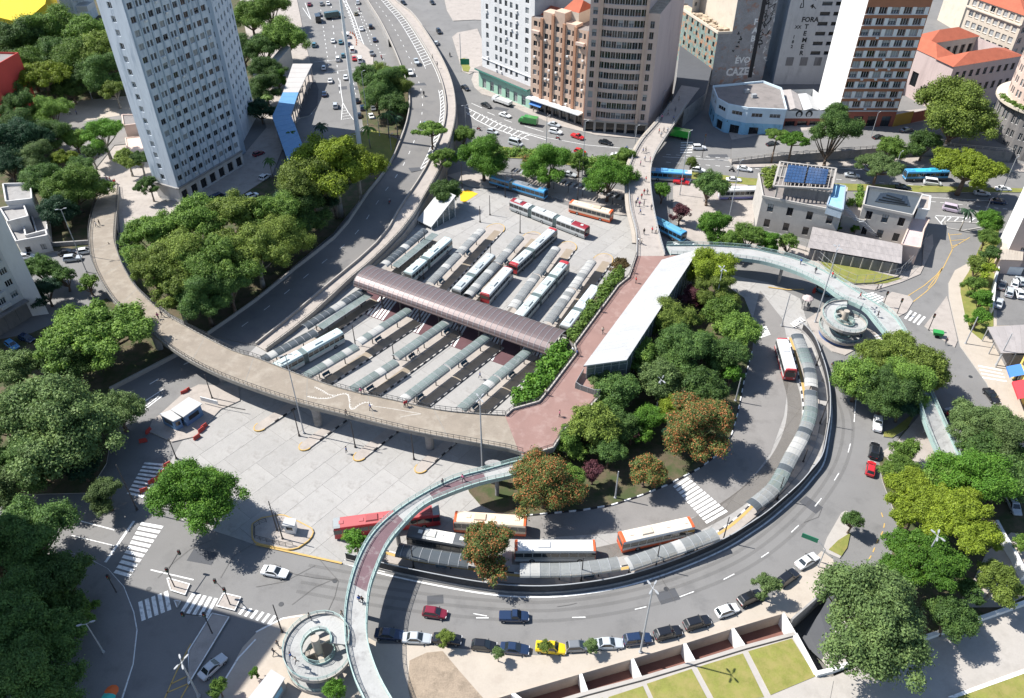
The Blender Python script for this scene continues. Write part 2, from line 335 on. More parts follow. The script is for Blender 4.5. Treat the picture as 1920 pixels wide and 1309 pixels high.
slab('corner_by_the_ramp', P((1512,600),(1527,590),(1548,570),(1620,575),(1665,605),(1672,640),(1640,660),(1606,655),(1584,667),(1560,660),(1548,650),(1530,635)), .14, 'sidewalk')
slab('museum_lot', P((1420,445),(1440,440),(1560,480),(1700,510),(1729,500),(1732,450),(1748,440),(1750,462),(1737,490),(1725,515),(1690,530),(1640,545),(1595,540),(1545,515),(1500,498),(1452,484)), .14, 'sidewalk')
slab('museum_lawn', P((1530,482),(1560,490),(1600,500),(1690,524),(1660,533),(1620,535),(1580,530),(1550,510)), .2, 'lawn_rough')
slab('museum_forecourt', P((1262,350),(1300,345),(1400,345),(1415,380),(1412,440),(1440,440),(1452,484),(1420,480),(1330,470),(1280,440),(1262,400)), .15, 'sidewalk')
# pavements and medians in the upper half
slab('avenue_pavement_left', P((545,-60),(553,-20),(575,90),(585,130),(592,185),(588,205),(545,235),(528,285),(510,330),(440,375),(400,390),(330,395),(305,385),(450,300),(500,240),(480,170),(440,-60)), .15, 'sidewalk')
slab('tower_forecourt', P((232,470),(300,420),(330,392),(300,372),(290,330),(262,270),(215,275),(180,320),(190,345),(215,342),(222,400),(228,455)), .13, 'sidewalk')
slab('park_upper_left', P((-330,-60),(440,-60),(480,170),(300,280),(245,228),(40,215),(-330,330)), .12, 'ground_soil')
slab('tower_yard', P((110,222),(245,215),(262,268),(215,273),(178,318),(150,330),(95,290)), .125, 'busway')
slab('path_upper_left', P((60,215),(110,195),(150,190),(250,180),(262,212),(160,228),(100,235)), .16, 'beige_pave')
slab('park_left_edge', P((-330,330),(40,215),(150,330),(200,345),(178,440),(170,462),(90,475),(-60,500),(-330,560)), .12, 'ground_soil')
slab('avenue_median', P((640,60),(655,60),(700,100),(700,130),(662,108)), .12, 'sidewalk')
slab('avenue_median_trees', P((665,140),(695,128),(745,135),(765,160),(765,210),(750,255),(690,260),(680,235),(675,180)), .15, 'ground_soil')
slab('mast_garden', P((600,285),(640,255),(700,245),(745,262),(735,300),(690,318),(620,310)), .16, 'lawn_rough')
slab('bus_bay_island', P((560,210),(572,178),(590,150),(598,170),(595,200),(580,218),(562,222)), .15, 'asphalt_new')
slab('traffic_island_right_road', P((848,70),(858,62),(895,55),(910,90),(905,130),(880,140),(866,135),(860,110)), .15, 'sidewalk')
slab('traffic_island_lawn', P((862,112),(872,110),(882,128),(878,137),(868,134)), .2, 'lawn_rough')
slab('pavement_upper_middle', P((820,-60),(838,20),(850,40),(890,38),(920,40),(930,-60)), .15, 'sidewalk')
slab('pavement_by_the_offices', P((884,150),(892,128),(905,125),(1000,180),(1100,235),(1215,245),(1205,262),(1120,255),(1040,235),(980,210),(930,185),(905,178),(890,165)), .15, 'sidewalk')
slab('median_hedge_strip', P((872,275),(890,270),(1000,283),(1100,298),(1185,300),(1185,318),(1100,316),(1000,300),(900,294)), .15, 'lawn_rough')
slab('terminal_upper_pavement', P((838,330),(870,322),(925,335),(1010,322),(1100,345),(1185,362),(1185,405),(1160,404),(1060,378),(1015,362),(940,352),(905,352),(880,350)), .15, 'sidewalk')
slab('avenue_median_right', P((1255,318),(1400,335),(1560,345),(1740,350),(1960,356),(1960,362),(1740,362),(1560,358),(1400,348),(1255,332)), .15, 'lawn_rough')
slab('pavement_under_the_wall', P((1365,300),(1450,296),(1700,292),(1960,312),(1960,326),(1700,312),(1450,314),(1380,316)), .15, 'sidewalk')
# ------------------------------------------------------------------ viaduct, footbridges, plaza deck
def railing(line, h, parent, m, step=1.4, rails=3, r=.035, name='railing', world=True):
    b = MB(); L = resample(line, step)
    for k in range(rails):
        dz = Vector((0, 0, h * (k + 1) / rails)); b.chain([p + dz for p in L], r if k < rails - 1 else r * 1.5, 5)
    for p in L: b.tube(p, p + Vector((0, 0, h)), r * 1.2, n=5)
    return b.build(name, m, parent)
def wall_strip(b, line, t, z0f, h, m=0):                        # a wall of thickness t that follows a line; z0f(p) gives its foot
    A, B = offset(line, t / 2), offset(line, -t / 2)
    lo = lambda L: [Vector((p.x, p.y, z0f(p))) for p in L]; hi = lambda L: [Vector((p.x, p.y, p.z + h)) for p in L]
    b.sheet(hi(A), hi(B), m); b.sheet(lo(A), hi(A), m); b.sheet(hi(B), lo(B), m)
    for i, f in ((0, 1), (-1, 0)):
        q = [lo(A)[i], hi(A)[i], hi(B)[i], lo(B)[i]]; b.poly(q if f else q[::-1], m)
def interp(y, tab):
    if y <= tab[0][0]: return tab[0][1]
    for (a, za), (b, zb) in zip(tab, tab[1:]):
        if y <= b: return za + (zb - za) * (y - a) / (b - a)
    return tab[-1][1]
ZV = [(-60,1.5),(0,2.2),(60,3.2),(140,4.6),(200,5.5),(260,5.5),(313,5.0),(366,4.0),(437,2.4),(500,1.3),(565,.55),(630,.15),(700,.06)]
def vline(pts, n=44): return evenly(smooth_line([G(x, y, interp(y, ZV)) for x, y in pts]), n)
VL = vline([(655,-60),(688,0),(715,44),(739,94),(757,141),(767,175),(767,208),(756,252),(729,313),(688,366),(638,437),(560,500),(480,565),(390,628)])
VR = vline([(680,-60),(727,0),(762,37),(799,94),(823,141),(835,188),(833,232),(816,279),(793,326),(749,393),(722,440),(678,484),(614,537),(551,591),(480,648)])
VO = vline([(690,-60),(739,0),(776,30),(819,94),(846,151),(855,202),(851,242),(843,269),(825,320),(800,365),(763,425),(702,489),(668,517),(581,598),(500,660)])
via = thing('viaduct', 'long curving grey road viaduct sweeping down from the top edge to the bus terminal', 'viaduct', (VL[20].x, VL[20].y, 0))
MB().deck(VR, VL, .9, 0, 1).build('deck', ['road_bridge', 'deck_side'], via)
_o = offset(VR, 0, .18); MB().deck(offset(VO, 0, .18), _o, 1.0, 0, 1).build('footway', ['sidewalk', 'deck_side'], via)
for ln, nm in ((offset(VL, .05), 'barrier'), (offset(VR, .1), 'barrier'), (offset(VO, -.1, .18), 'barrier')):
    b = MB(); wall_strip(b, ln, .3, lambda p: p.z - .1, .85 if nm == 'barrier' else .6); b.build('barrier', 'concrete_light', via)
for a, bnd in ((0, 17), (25, 44)):
    for ln in (VL, VO):
        b = MB(); L = offset(ln, -.2 if ln is VL else .2); wall_strip(b, L[a:bnd], .3, lambda p: -.02, -.4); b.build('side_wall', 'concrete_wall', via)
for i in (18, 20, 22, 24):
    c = (VL[i] + VO[i]) / 2; b = MB(); b.beam(VL[i].lerp(VO[i], .12), VL[i].lerp(VO[i], .88), 1.0, 0, VL[i].z - .85); b.build('pier', 'concrete_wall', via)
railing(offset(VO, -.1, .75)[14:], .5, via, 'steel_dark', 2.0, 2)
def lane_marks(name, lines, mtl='white_paint', parent=None):    # painted strips: list of (line, width)
    b = MB()
    for ln, wd in lines:
        b.sheet(offset(ln, wd / 2, .03), offset(ln, -wd / 2, .03))
    return b
def dashes(line, on=2.0, off=4.0, wd=.15, z=.03):
    L = resample(line, .5); b = []; n1 = int(on / .5); n2 = int((on + off) / .5)
    return [(L[i:i + n1 + 1], wd) for i in range(0, len(L) - n1, n2)]
mid = [a.lerp(b_, .36) for a, b_ in zip(VL, VR)]; hat = [a.lerp(b_, .70) for a, b_ in zip(VL, VR)]; edge = [a.lerp(b_, .96) for a, b_ in zip(VL, VR)]
mk = dashes(mid, 2.2, 5) + [(hat[2:22], .15), (edge[2:24], .15)]
H2, E2 = evenly(hat[1:22], 46), evenly(edge[1:22], 46)
for i in range(1, 45): mk.append(([H2[i], E2[max(0, i - 1)]], .3))
h3, e3 = evenly([a.lerp(b_, .86) for a, b_ in zip(VL, VR)][24:33], 22), evenly(edge[24:33], 22)
mk += [(h3, .15), (e3, .15)] + [([h3[i], e3[i - 1]], .25) for i in range(1, 22)]
lane_marks('road_marking', mk).build('road_marking', 'white_paint', via)['kind'] = 'stuff'
for x, y, s in ((788, 160, 4.2), (778, 317, 3.2)):
    c = G(x, y, interp(y, ZV)); MB().box((c.x, c.y, c.z + .012), (s, s * .9, .02), .4).build('asphalt_patch', 'asphalt_new', via)
# ---- tan footbridge
def zl(pts): return [G(*p) if len(p) == 3 else G(*p, 6.1) for p in pts]
TO = evenly(smooth_line(zl([(190,361,.3),(177,391,1.8),(169,430,3.4),(169,457,4.4),(173,485,5.2),(183,512,5.7),(204,548,6),(232,581,6),(279,618),(336,662),(403,699),(480,729),(564,756),(682,786),(783,810),(870,826),(960,842),(983,849)])), 60)
TI = evenly(smooth_line(zl([(222,350,.3),(218,394,1.8),(214.5,441,3.6),(217,466,4.6),(228,496,5.4),(233,506,5.6),(255,541,6),(302,585),(370,625),(437,659),(480,672),(557,702),(648,732),(749,754),(816,769),(883,776),(947,780)])), 60)
tb = thing('pedestrian_bridge', 'wide tan paved footbridge curving along the lower side of the terminal', 'footbridge', (TO[30].x, TO[30].y, 0))
MB().deck(TO, TI, .8, 0, 1).build('deck', ['tan_deck', 'deck_side'], tb)
for L, s in ((TO, -1), (TI, 1)):
    b = MB(); wall_strip(b, offset(L, s * .12), .22, lambda p: p.z - .75, .18); b.build('edge_kerb', 'deck_side', tb)
    railing(offset(L, s * .12, .15), 1.05, tb, 'steel_dark', 1.1, 2, .035)
b = MB(); wall_strip(b, TI[:11], .25, lambda p: -.02, -.1); b.build('ramp_wall', 'concrete_wall', tb)
b = MB(); wall_strip(b, TO[:11], .25, lambda p: -.02, -.1); b.build('ramp_wall', 'concrete_wall', tb)
for k, x, y in (('V',470,630),('V',1305,805),('0',300,655),('0',420,715),('0',925,905)):
    c = Q(k, x, y); rz = 1.2; b = MB(); n = 12
    ring = lambda z, a, d: [(c.x + a * math.cos(t * 2 * math.pi / n), c.y + d * math.sin(t * 2 * math.pi / n), z) for t in range(n)]
    b.loft([ring(0, .8, .6), ring(4.2, .85, .62), ring(5.35, 1.5, .8)]); b.build('pier', 'concrete_wall', tb, smooth=False)
def mural(k, pts, wd, z, teeth, sgn=1):
    L = resample(smooth_line(QL(k, pts, z), 8), .25); b = MB(); b.sheet(offset(L, wd / 2, .02), offset(L, -wd / 2, .02))
    for i in range(1, len(L) - 1, 2):
        if teeth:
            t = (L[i + 1] - L[i - 1]).normalized(); n = Vector((-t.y, t.x, 0)) * sgn; p = L[i] + n * wd * .4 + Vector((0, 0, .02)); b.poly([p - t * .09, p + t * .09, p + n * .28 + t * .05, p + n * .28 - t * .05])
    return b
b = mural('V', [(385,415),(470,430),(560,425),(630,400),(685,400),(700,450),(705,500),(730,510),(780,475),(830,460),(870,480)], .17, 6.1, True)
for src in (mural('V', [(440,340),(500,370),(550,400),(600,405)], .14, 6.1, True, -1), mural('V', [(870,485),(980,500),(1100,520),(1240,545)], .09, 6.1, False), mural('V', [(1240,545),(1150,555),(1080,570)], .09, 6.1, False)):
    n = len(b.v); b.v += src.v; b.f += [tuple(i + n for i in f) for f in src.f]; b.m += src.m
b.build('painted_snake', mat('faded_paint', (.52, .50, .46), .8, .2, 1.5, 8, stain=(.3, .26, .21), stain_amt=.8, stain_at=(.5, .62)).name, tb)
for i in range(4, 60, 5): MB().sheet([TO[i].lerp(TI[i], t / 4) + Vector((0, 0, .012)) for t in range(5)], [(TO[i].lerp(TI[i], t / 4) + (TO[min(59, i + 1)] - TO[i]).normalized() * .14) + Vector((0, 0, .012)) for t in range(5)]).build('expansion_joint', 'deck_side', tb)
# ---- red paved plaza deck over the terminal and the bridge that leaves it
PD = [G(x, y, 6.2) for x, y in ((947,780),(960,768),(1010,754),(1024,737),(1081,662),(1076,648),(1158,537),(1178,521),(1192,480),(1247,480),(1306,474),(1290,505),(1180,690),(1125,745),(1085,790),(1061,806),(1038,842),(984,858),(972,845))]
pd_ = thing('plaza_deck', 'raised reddish paved plaza deck between the terminal roofs and the white hall', 'deck', (PD[4].x, PD[4].y, 0))
MB().prism(PD, 5.3, 6.2, 0, 1, True).build('deck', ['red_pave', 'deck_side'], pd_)
for a, bb in ((0, 8), (13, 17)):
    L = PD[a:bb + 1]; b = MB(); wall_strip(b, offset(L, -.15), .3, lambda p: p.z - .8, .45); b.build('parapet', 'concrete_light', pd_); railing(offset(L, -.15, .45), .75, pd_, 'steel_dark', 1.2, 2)
for x, y in ((1000,770),(1060,720),(1100,650),(1150,570),(1200,500),(1050,800)):
    c = G(x, y, 6.2); b = MB(); b.tube((c.x + 1.2, c.y - .6, 0), (c.x + 1.2, c.y - .6, 5.4), .55, n=12); b.build('pier', 'concrete_wall', pd_)
BL = evenly(smooth_line([G(x, y, 6.2) for x, y in ((1192,480),(1192,440),(1180,387),(1178,329),(1183,302),(1202,265),(1232,230),(1252,202),(1278,160))]), 40)
BR = evenly(smooth_line([G(x, y, 6.2) for x, y in ((1247,480),(1236,440),(1225,387),(1220,336),(1225,299),(1246,262),(1266,232),(1291,193),(1312,165))]), 40)
bb_ = thing('pedestrian_bridge', 'busy grey footbridge running from the red plaza to the dark alley between buildings', 'footbridge', (BL[15].x, BL[15].y, 0))
MB().deck(BL, BR, .8, 0, 1).build('deck', ['sidewalk', 'deck_side'], bb_)
for L, s in ((BL, -1), (BR, 1)):
    b = MB(); wall_strip(b, offset(L, s * .15)[:34], .3, lambda p: p.z - .7, .35); b.build('parapet', 'concrete_light', bb_); railing(offset(L, s * .15, .35)[:34], .8, bb_, 'steel_grey', 1.4, 2)
for i in (8, 15, 22, 28):
    c = (BL[i] + BR[i]) / 2; b = MB(); b.tube((c.x, c.y, 0), (c.x, c.y, 5.5), .6, n=12); b.build('pier', 'concrete_wall', bb_)
b = MB(); wall_strip(b, offset(BL, .55)[2:30], .9, lambda p: p.z - .3, .12); b.build('kerb_strip', 'beige_pave', bb_)
# ---- green steel footbridges with their spiral ramps
mat('gb_deck', (.33, .33, .32), .85, .14, .5, 5, stain=(.13, .12, .12), stain_amt=.6)
mat('gb_purple', (.135, .085, .095), .85, .18, .5, 5, stain=(.3, .29, .28), stain_amt=.6, stain_at=(.55, .7))
def green_bridge(label, O, I, piers, purple=()):
    O, I = evenly(smooth_line(zl(O)), 56), evenly(smooth_line(zl(I)), 56)
    t = thing('footbridge', label, 'footbridge', (O[28].x, O[28].y, 0))
    MB().deck(O, I, .45, 0, 1).build('deck', ['gb_deck', 'steel_green'], t)
    for a, b_ in purple: MB().sheet(offset([p.lerp(q, .18) for p, q in zip(O, I)][a:b_], 0, .02), offset([p.lerp(q, .86) for p, q in zip(O, I)][a:b_], 0, .02)).build('purple_surface', 'gb_purple', t)
    for L, s in ((O, 1), (I, -1)):
        side = 1 if (I[20] - O[20]).cross(O[21] - O[20]).z > 0 else -1
        k = s * side * -1
        b = MB(); wall_strip(b, offset(L, 0), .18, lambda p: p.z - .6, .32); b.build('girder', 'steel_green', t)
        railing(offset(L, 0, .3), .85, t, 'steel_green', 1.5, 3, .035)
    for f in piers:
        i = int(f * 55); c = (O[i] + I[i]) / 2; b = MB(); b.tube((c.x, c.y, 0), (c.x, c.y, c.z - .4), .38, n=10); b.beam(O[i].lerp(I[i], .1), O[i].lerp(I[i], .9), .5, c.z - .95, c.z - .42); b.build('pier', 'concrete_wall', t)
    return t
green_bridge('green steel footbridge curving from the white hall past the upper spiral ramp',
    [(1250,461),(1320,461),(1400,466),(1440,474),(1484,484),(1541,507),(1591,538),(1628,561),(1669,588),(1692,618),(1708,650),(1722,690),(1739,726,5.6),(1763,780,4.2),(1798,859,2.2),(1835,930,.4)],
    [(1258,478),(1330,480),(1400,487),(1440,494),(1494,511),(1541,534),(1574,558),(1618,578),(1642,605),(1669,640),(1690,680),(1706,715),(1721,753,5.6),(1736,800,4.2),(1759,854,2.2),(1795,930,.4)], (.12, .28, .45, .6, .72, .84))
green_bridge('green steel footbridge with worn purple paving arching over the road to the lower spiral ramp',
    [(985,862),(960,868),(910,882),(850,899),(783,933),(735,966),(698,1003),(672,1050),(655,1104),(648,1148),(648,1185),(651,1222),(665,1272),(682,1309),(705,1355)],
    [(988,880),(960,892),(900,906),(843,926),(793,950),(749,993),(722,1030),(702,1077),(692,1111),(688,1155),(688,1192),(695,1225),(712,1272),(732,1309),(760,1355)], (.1, .42, .66, .9), ((7, 17), (22, 36)))
def spiral(label, c, a0, turns, ztop, r0=2.3, r1=4.9, ccw_=1, base=None):
    t = thing('spiral_ramp', label, 'ramp', (c.x, c.y, 0)); n = int(turns * 40); A = []; B = []
    for i in range(n + 1):
        u = i / n; a = a0 + ccw_ * u * turns * 2 * math.pi; z = ztop * (1 - u) + .12; cs, sn = math.cos(a), math.sin(a)
        A.append(Vector((c.x + r0 * cs, c.y + r0 * sn, z))); B.append(Vector((c.x + r1 * cs, c.y + r1 * sn, z)))
    if ccw_ > 0: MB().deck(A, B, .3, 0, 1).build('ramp_deck', ['gb_deck', 'concrete_light'], t)
    else: MB().deck(B, A, .3, 0, 1).build('ramp_deck', ['gb_deck', 'concrete_light'], t)
    for L in (A, B):
        b = MB(); wall_strip(b, L, .14, lambda p: p.z - .3, .34); b.build('ramp_edge', 'concrete_light' if L is B else 'steel_green', t)
        railing(offset(L, 0, .34), .75, t, 'steel_green', 1.3, 3, .03)
    b = MB(); b.tube((c.x, c.y, 0), (c.x, c.y, ztop + .9), .62, n=20); b.build('central_column', 'beige_pave', t, smooth=False)
    for k in range(4):
        a = a0 + .6 + k * math.pi / 2; zz = ztop * (1 - (k * .25 + .05) / turns) - .2; b = MB(); b.beam((c.x + .5 * math.cos(a), c.y + .5 * math.sin(a), 0), (c.x + (r0 + .2) * math.cos(a), c.y + (r0 + .2) * math.sin(a), 0), .75, zz - .35, zz); b.build('column_bracket', 'beige_pave', t)
    if base:
        b = MB(); n = 40; ring = lambda r, z: [(c.x + r * math.cos(2 * math.pi * i / n), c.y + r * math.sin(2 * math.pi * i / n), z) for i in range(n)]
        b.loft([ring(r1 - .5, 0), ring(r1 - .5, 1.5)], cap=False); b.build('base_wall', base, t)
    return t
mat('blue_wall', (.06, .11, .26), .8, .2, .5, 4, stain=(.2, .2, .24))
spiral('round spiral ramp with green rails beside the upper right crossing, blue wall at its foot', G(1586, 589, 6), 1.2, 1.9, 6.0, base='blue_wall')
spiral('round spiral ramp with pale central column below the lower green footbridge', G(592, 1203, 6.1), -.12, 1.9, 6.1, ccw_=1)
# ---- curved boundary wall of the terminal
mat('fence_panel', (.035, .036, .04), .7, .2, .6, 4, stain=(.08, .08, .09))
WL = evenly(smooth_line(P((650,1050),(716,1068),(783,1083),(850,1096),(905,1105),(960,1111),(1027,1112),(1094,1106),(1162,1094),(1229,1075),(1296,1050),(1357,1022),(1400,996),(1440,968),(1490,924),(1515,896),(1537,866),(1547,820),(1552,783),(1551,740),(1545,705),(1537,679),(1524,645),(1505,622),(1494,616))), 110)
bw = thing('boundary_wall', 'long dark curved fence wall between the bus bays and the outer road', 'wall', (WL[50].x, WL[50].y, 0))
b = MB(); wall_strip(b, WL, .35, lambda p: -.02, .45); b.build('plinth', 'concrete_wall', bw)
for i in range(0, 108, 3):
    seg = [p + Vector((0, 0, .45)) for p in WL[i:i + 4]]; b = MB(); wall_strip(b, seg, .1, lambda p: .44, 1.55); b.build('fence_panel', 'fence_panel', bw)
b = MB(); wall_strip(b, offset(WL, 0, 2.0), .16, lambda p: 1.98, .1); b.build('coping', 'steel_grey', bw)
lane_marks('', [(offset(WL, -.75), .28)]).struct('road_edge_line', 'white_paint')
# ------------------------------------------------------------------ terminal: platforms, shelters, vaulted concourse, hall
mat('poly_teal', (.175, .215, .205), .4, .16, .6, 3, spec=.4, alpha=.72, rnd=.25)
mat('poly_grey', (.235, .245, .24), .38, .16, .6, 3, spec=.4, alpha=.75, rnd=.25)
mat('poly_pale', (.42, .415, .39), .35, .12, .6, 3, spec=.5, alpha=.86, rnd=.2)
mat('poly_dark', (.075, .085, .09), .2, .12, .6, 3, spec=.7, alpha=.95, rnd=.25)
mat('mauve_roof', (.145, .110, .108), .42, .12, .4, 3, metal=.25, spec=.5, rnd=.08)
mat('roof_white', (.41, .41, .405), .6, .07, .3, 3, spec=.2, stain=(.33, .33, .33), stain_amt=.7, rnd=.10)
mat('glass_dark', (.02, .025, .03), .08, .05, spec=.8)
mat('glass_blue', (.05, .075, .095), .1, .1, spec=.8)
mat('glass_hall', (.13, .16, .165), .12, .1, spec=.8, alpha=.75)
mat('bench_blue', (.06, .12, .17), .6, .1)
mat('booth_blue', (.10, .19, .33), .6, .08); mat('red_plastic', (.38, .05, .04), .5, .1)
def vault_mesh(name, ln, wd, rise, mtl, th=.05, n=7, shift=0.0):
    b = MB(); out = []; inn = []
    for i in range(n + 1):
        a = math.pi * i / n; y = -wd / 2 * math.cos(a); z = rise * math.sin(a) ** .8; out.append((y, z)); inn.append((y * .985, z - th))
    prof = out + inn[::-1]
    b.loft([[(0, y, z) for y, z in prof], [(ln, y, z) for y, z in prof]]); return b.mesh(name, mtl)
def rib_mesh(name, wd, rise, mtl, t=.07, n=9):
    b = MB(); A = []
    for i in range(n + 1):
        a = math.pi * i / n; A.append((-wd / 2 * 1.01 * math.cos(a), (rise + .03) * math.sin(a) ** .8))
    b.loft([[(x, y, z + .03) for y, z in A] + [(x, y * .97, z - .06) for y, z in A[::-1]] for x in (-t / 2, t / 2)]); return b.mesh(name, mtl)
PW, PL_ = 2.35, 1.62
pan = {k: vault_mesh('roof_panel', PL_ - .05, PW, .62, k) for k in ('poly_teal', 'poly_grey', 'poly_pale', 'poly_dark')}
ribm = rib_mesh('roof_rib', PW, .62, 'steel_grey')
postm = MB().box((0, 0, 1.25), (.16, .16, 2.5)).box((0, 0, 2.55), (.12, 2.6, .14)).mesh('post', 'pole_dark')
benchm = MB().box((0, 0, .45), (1.8, .45, .06)).box((0, .22, .7), (1.8, .05, .4)).box((-.7, 0, .22), (.08, .4, .42)).box((.7, 0, .22), (.08, .4, .42)).mesh('bench', 'bench_blue')
def put(me, parent, loc, rz=0, name=None):
    o = link(name or me.name.split('.')[0], me, parent); o.location = loc; o.rotation_euler = (0, 0, rz); return o
def shelter(label, A, B, base='poly_teal', pale=.15, zb=.3, group='platform shelters in the bus bays'):
    d = B - A; L = math.hypot(d.x, d.y); rz = math.atan2(d.y, d.x); n = max(3, round(L / PL_)); t = thing('platform_shelter', label, 'shelter', (A.x, A.y, zb), rz, group)
    for i in range(n):
        k = base if random.random() > pale else 'poly_pale'
        o = put(pan[k], t, (i * L / n, 0, 2.6)); o.scale.x = L / n / PL_
        put(ribm, t, (i * L / n, 0, 2.6))
    put(ribm, t, (L, 0, 2.6))
    b = MB(); b.box((L / 2, PW / 2, 2.6), (L, .12, .14)); b.box((L / 2, -PW / 2, 2.6), (L, .12, .14)); o = link('gutter_beam', b.mesh('gutter_beam', 'steel_grey'), t)
    m = max(2, round(L / 6.5))
    for i in range(m): put(postm, t, ((i + .5) * L / m, 0, 0))
    for i in range(m): 
        if i % 2 == 0: put(benchm, t, ((i + .5) * L / m + 1.6, -.2, 0))
    return t
def g3(x, y): return G(x, y, 3.1)
rows = [  # near-side rows: label, roof runs, platform tip px, far end px
 ('second', [((571,706),(668,650)),((672,642),(766,581))], (468,795)),
 ('third', [((658,732),(742,679)),((742,670),(843,600))], (547,828)),
 ('fourth', [((754,751),(836,689)),((838,687),(920,625))], (655,852)),
 ('fifth', [((863,768),(930,709)),((932,707),(999,650))], (766,873))]
def platform(A, B, tipA=False, tipB=False, y0=1.45, y1=-3.35, floor=True):
    A, B = Vector((A.x, A.y, 0)), Vector((B.x, B.y, 0))
    d = B - A; L = math.hypot(d.x, d.y); rz = math.atan2(d.y, d.x); ca, sa = math.cos(rz), math.sin(rz)
    W = lambda x, y: (A.x + x * ca - y * sa, A.y + x * sa + y * ca)
    yc = (y0 + y1) / 2; r = (y0 - y1) / 2; pts = []
    if tipA: pts += [W(r * .9 - r * 1.3 * math.sin(t), yc + r * math.cos(t)) for t in [math.pi * i / 8 for i in range(9)]]
    else: pts += [W(0, y0), W(0, y1)]
    if tipB: pts += [W(L - r * .9 + r * 1.3 * math.sin(t), yc - r * math.cos(t)) for t in [math.pi * i / 8 for i in range(9)]]
    else: pts += [W(L, y1), W(L, y0)]
    s = MB().prism(pts, 0, .3, 0, 0).struct('platform', 'sidewalk')
    a, e = (2.5 if tipA else 0), (L - 2.5 if tipB else L)
    if floor: MB().prism([W(a, -1.0), W(e, -1.0), W(e, -3.0), W(a, -3.0)], .28, .312).struct('platform_floor', 'brown_floor', s)
    b = MB(); k = int((e - a) / 1.0)
    for i in range(k): b.prism([W(a + i, -3.12), W(a + i + 1, -3.12), W(a + i + 1, -3.37), W(a + i, -3.37)], .02, .325, i % 2)
    b.struct('platform_kerb', ['kerb', 'black_paint'], s)
    for on, x0 in ((tipA, 0), (tipB, L)):
        if on:
            q = [W(r * .9 - r * 1.34 * math.sin(t), yc + r * 1.03 * math.cos(t)) if x0 == 0 else W(L - r * .9 + r * 1.34 * math.sin(t), yc - r * 1.03 * math.cos(t)) for t in [math.pi * i / 8 for i in range(9)]]
            b = MB(); wall_strip(b, [Vector((*p, .05)) for p in q], .2, lambda p: 0, .27); b.struct('yellow_kerb', 'yellow_paint', s)
    return W, L
for nm, runs, tip in rows:
    A0, B1 = g3(*runs[0][0]), g3(*runs[-1][1]); d = (B1 - A0); d.z = 0; d.normalize()
    tl = (G(*tip) - A0).dot(d); A = A0 + d * tl; A.z = 0
    platform(A0 - d * 1.5, B1 + d * .6, False, False); platform(A, A0 - d * 1.5, True, False, y0=-1.1, floor=False)
    for k, (a, b_) in enumerate(runs):
        shelter(f'teal vaulted shelter {"by the tan footbridge" if k == 0 else "by the mauve roof"}, {nm} platform of lower bays', g3(*a), g3(*b_), 'poly_teal', .1)
urows = [('second', (806,531), (903,431), (915,420)), ('third', (877,554), (975,445), (985,436)), ('fourth', (960,578), (1043,465), (1051,455)), ('fifth', (1027,605), (1110,490), (1121,478))]
for nm, a, b_, tip in urows:
    A, B = g3(*a), g3(*b_); d = (B - A); d.z = 0; d.normalize(); m = A.lerp(B, .52)
    platform(A - d * 1.5, B + d * max(2.5, (G(*tip) - B).dot(d)), False, True)
    shelter(f'grey vaulted shelter next to the mauve roof, {nm} platform of upper bays', A, m - d * .3, 'poly_grey', .2)
    shelter(f'grey vaulted shelter at the far end, {nm} platform of upper bays', m + d * .3, B, 'poly_grey', .3)
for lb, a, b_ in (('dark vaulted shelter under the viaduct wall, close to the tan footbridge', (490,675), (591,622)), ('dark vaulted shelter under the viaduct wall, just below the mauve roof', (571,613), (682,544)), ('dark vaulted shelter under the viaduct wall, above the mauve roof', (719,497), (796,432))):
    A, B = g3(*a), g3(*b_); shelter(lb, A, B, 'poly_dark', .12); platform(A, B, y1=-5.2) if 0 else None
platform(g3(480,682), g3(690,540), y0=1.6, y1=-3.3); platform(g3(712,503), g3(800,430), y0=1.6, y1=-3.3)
# flat glazed canopies beside the dark shelters
for lb, a, b_ in (('flat glazed canopy beside the dark shelter below the mauve roof', (600,614), (694,551)), ('flat glazed canopy beside the dark shelter above the mauve roof', (740,500), (816,438))):
    A, B = G(*a, 2.9), G(*b_, 2.9); d = B - A; L = math.hypot(d.x, d.y); rz = math.atan2(d.y, d.x); t = thing('flat_canopy', lb, 'canopy', (A.x, A.y, .3), rz); n = round(L / 1.8)
    fm = MB().box((.88, 0, 0), (1.72, 1.9, .06)).mesh('roof_panel', 'poly_teal')
    for i in range(n): put(fm, t, (i * L / n, 0, 2.6))
    link('frame', MB().box((L / 2, .98, 2.55), (L, .1, .14)).box((L / 2, -.98, 2.55), (L, .1, .14)).mesh('frame', 'steel_grey'), t)
    for i in range(3): put(MB().box((0, 0, 1.25), (.14, .14, 2.5)).mesh('post', 'pole_dark'), t, ((i + .5) * L / 3, .6, 0))
# concourse with the big mauve vault
A, B = Vector((-35.2, 156.9, 0)), Vector((10.0, 131.6, 0)); d = B - A; L = d.length; rz = math.atan2(d.y, d.x); ca, sa = math.cos(rz), math.sin(rz)
vt = thing('vaulted_concourse_roof', 'long mauve barrel vaulted roof with pale ribs crossing the bus platforms', 'roof', (A.x, A.y, 0), rz)
nv = 38; vm = vault_mesh('roof_panel', L / nv - .02, 8.0, 2.1, 'mauve_roof', .08, 14); rm = rib_mesh('roof_rib', 8.0, 2.1, 'steel_grey', .07, 14)
for i in range(nv): put(vm, vt, (i * L / nv, 0, 4.7)); put(rm, vt, (i * L / nv, 0, 4.7))
put(rm, vt, (L, 0, 4.7))
link('gutter_beam', MB().box((L / 2, 4.0, 4.62), (L, .3, .3)).box((L / 2, -4.0, 4.62), (L, .3, .3)).mesh('gutter_beam', 'mauve_roof'), vt)
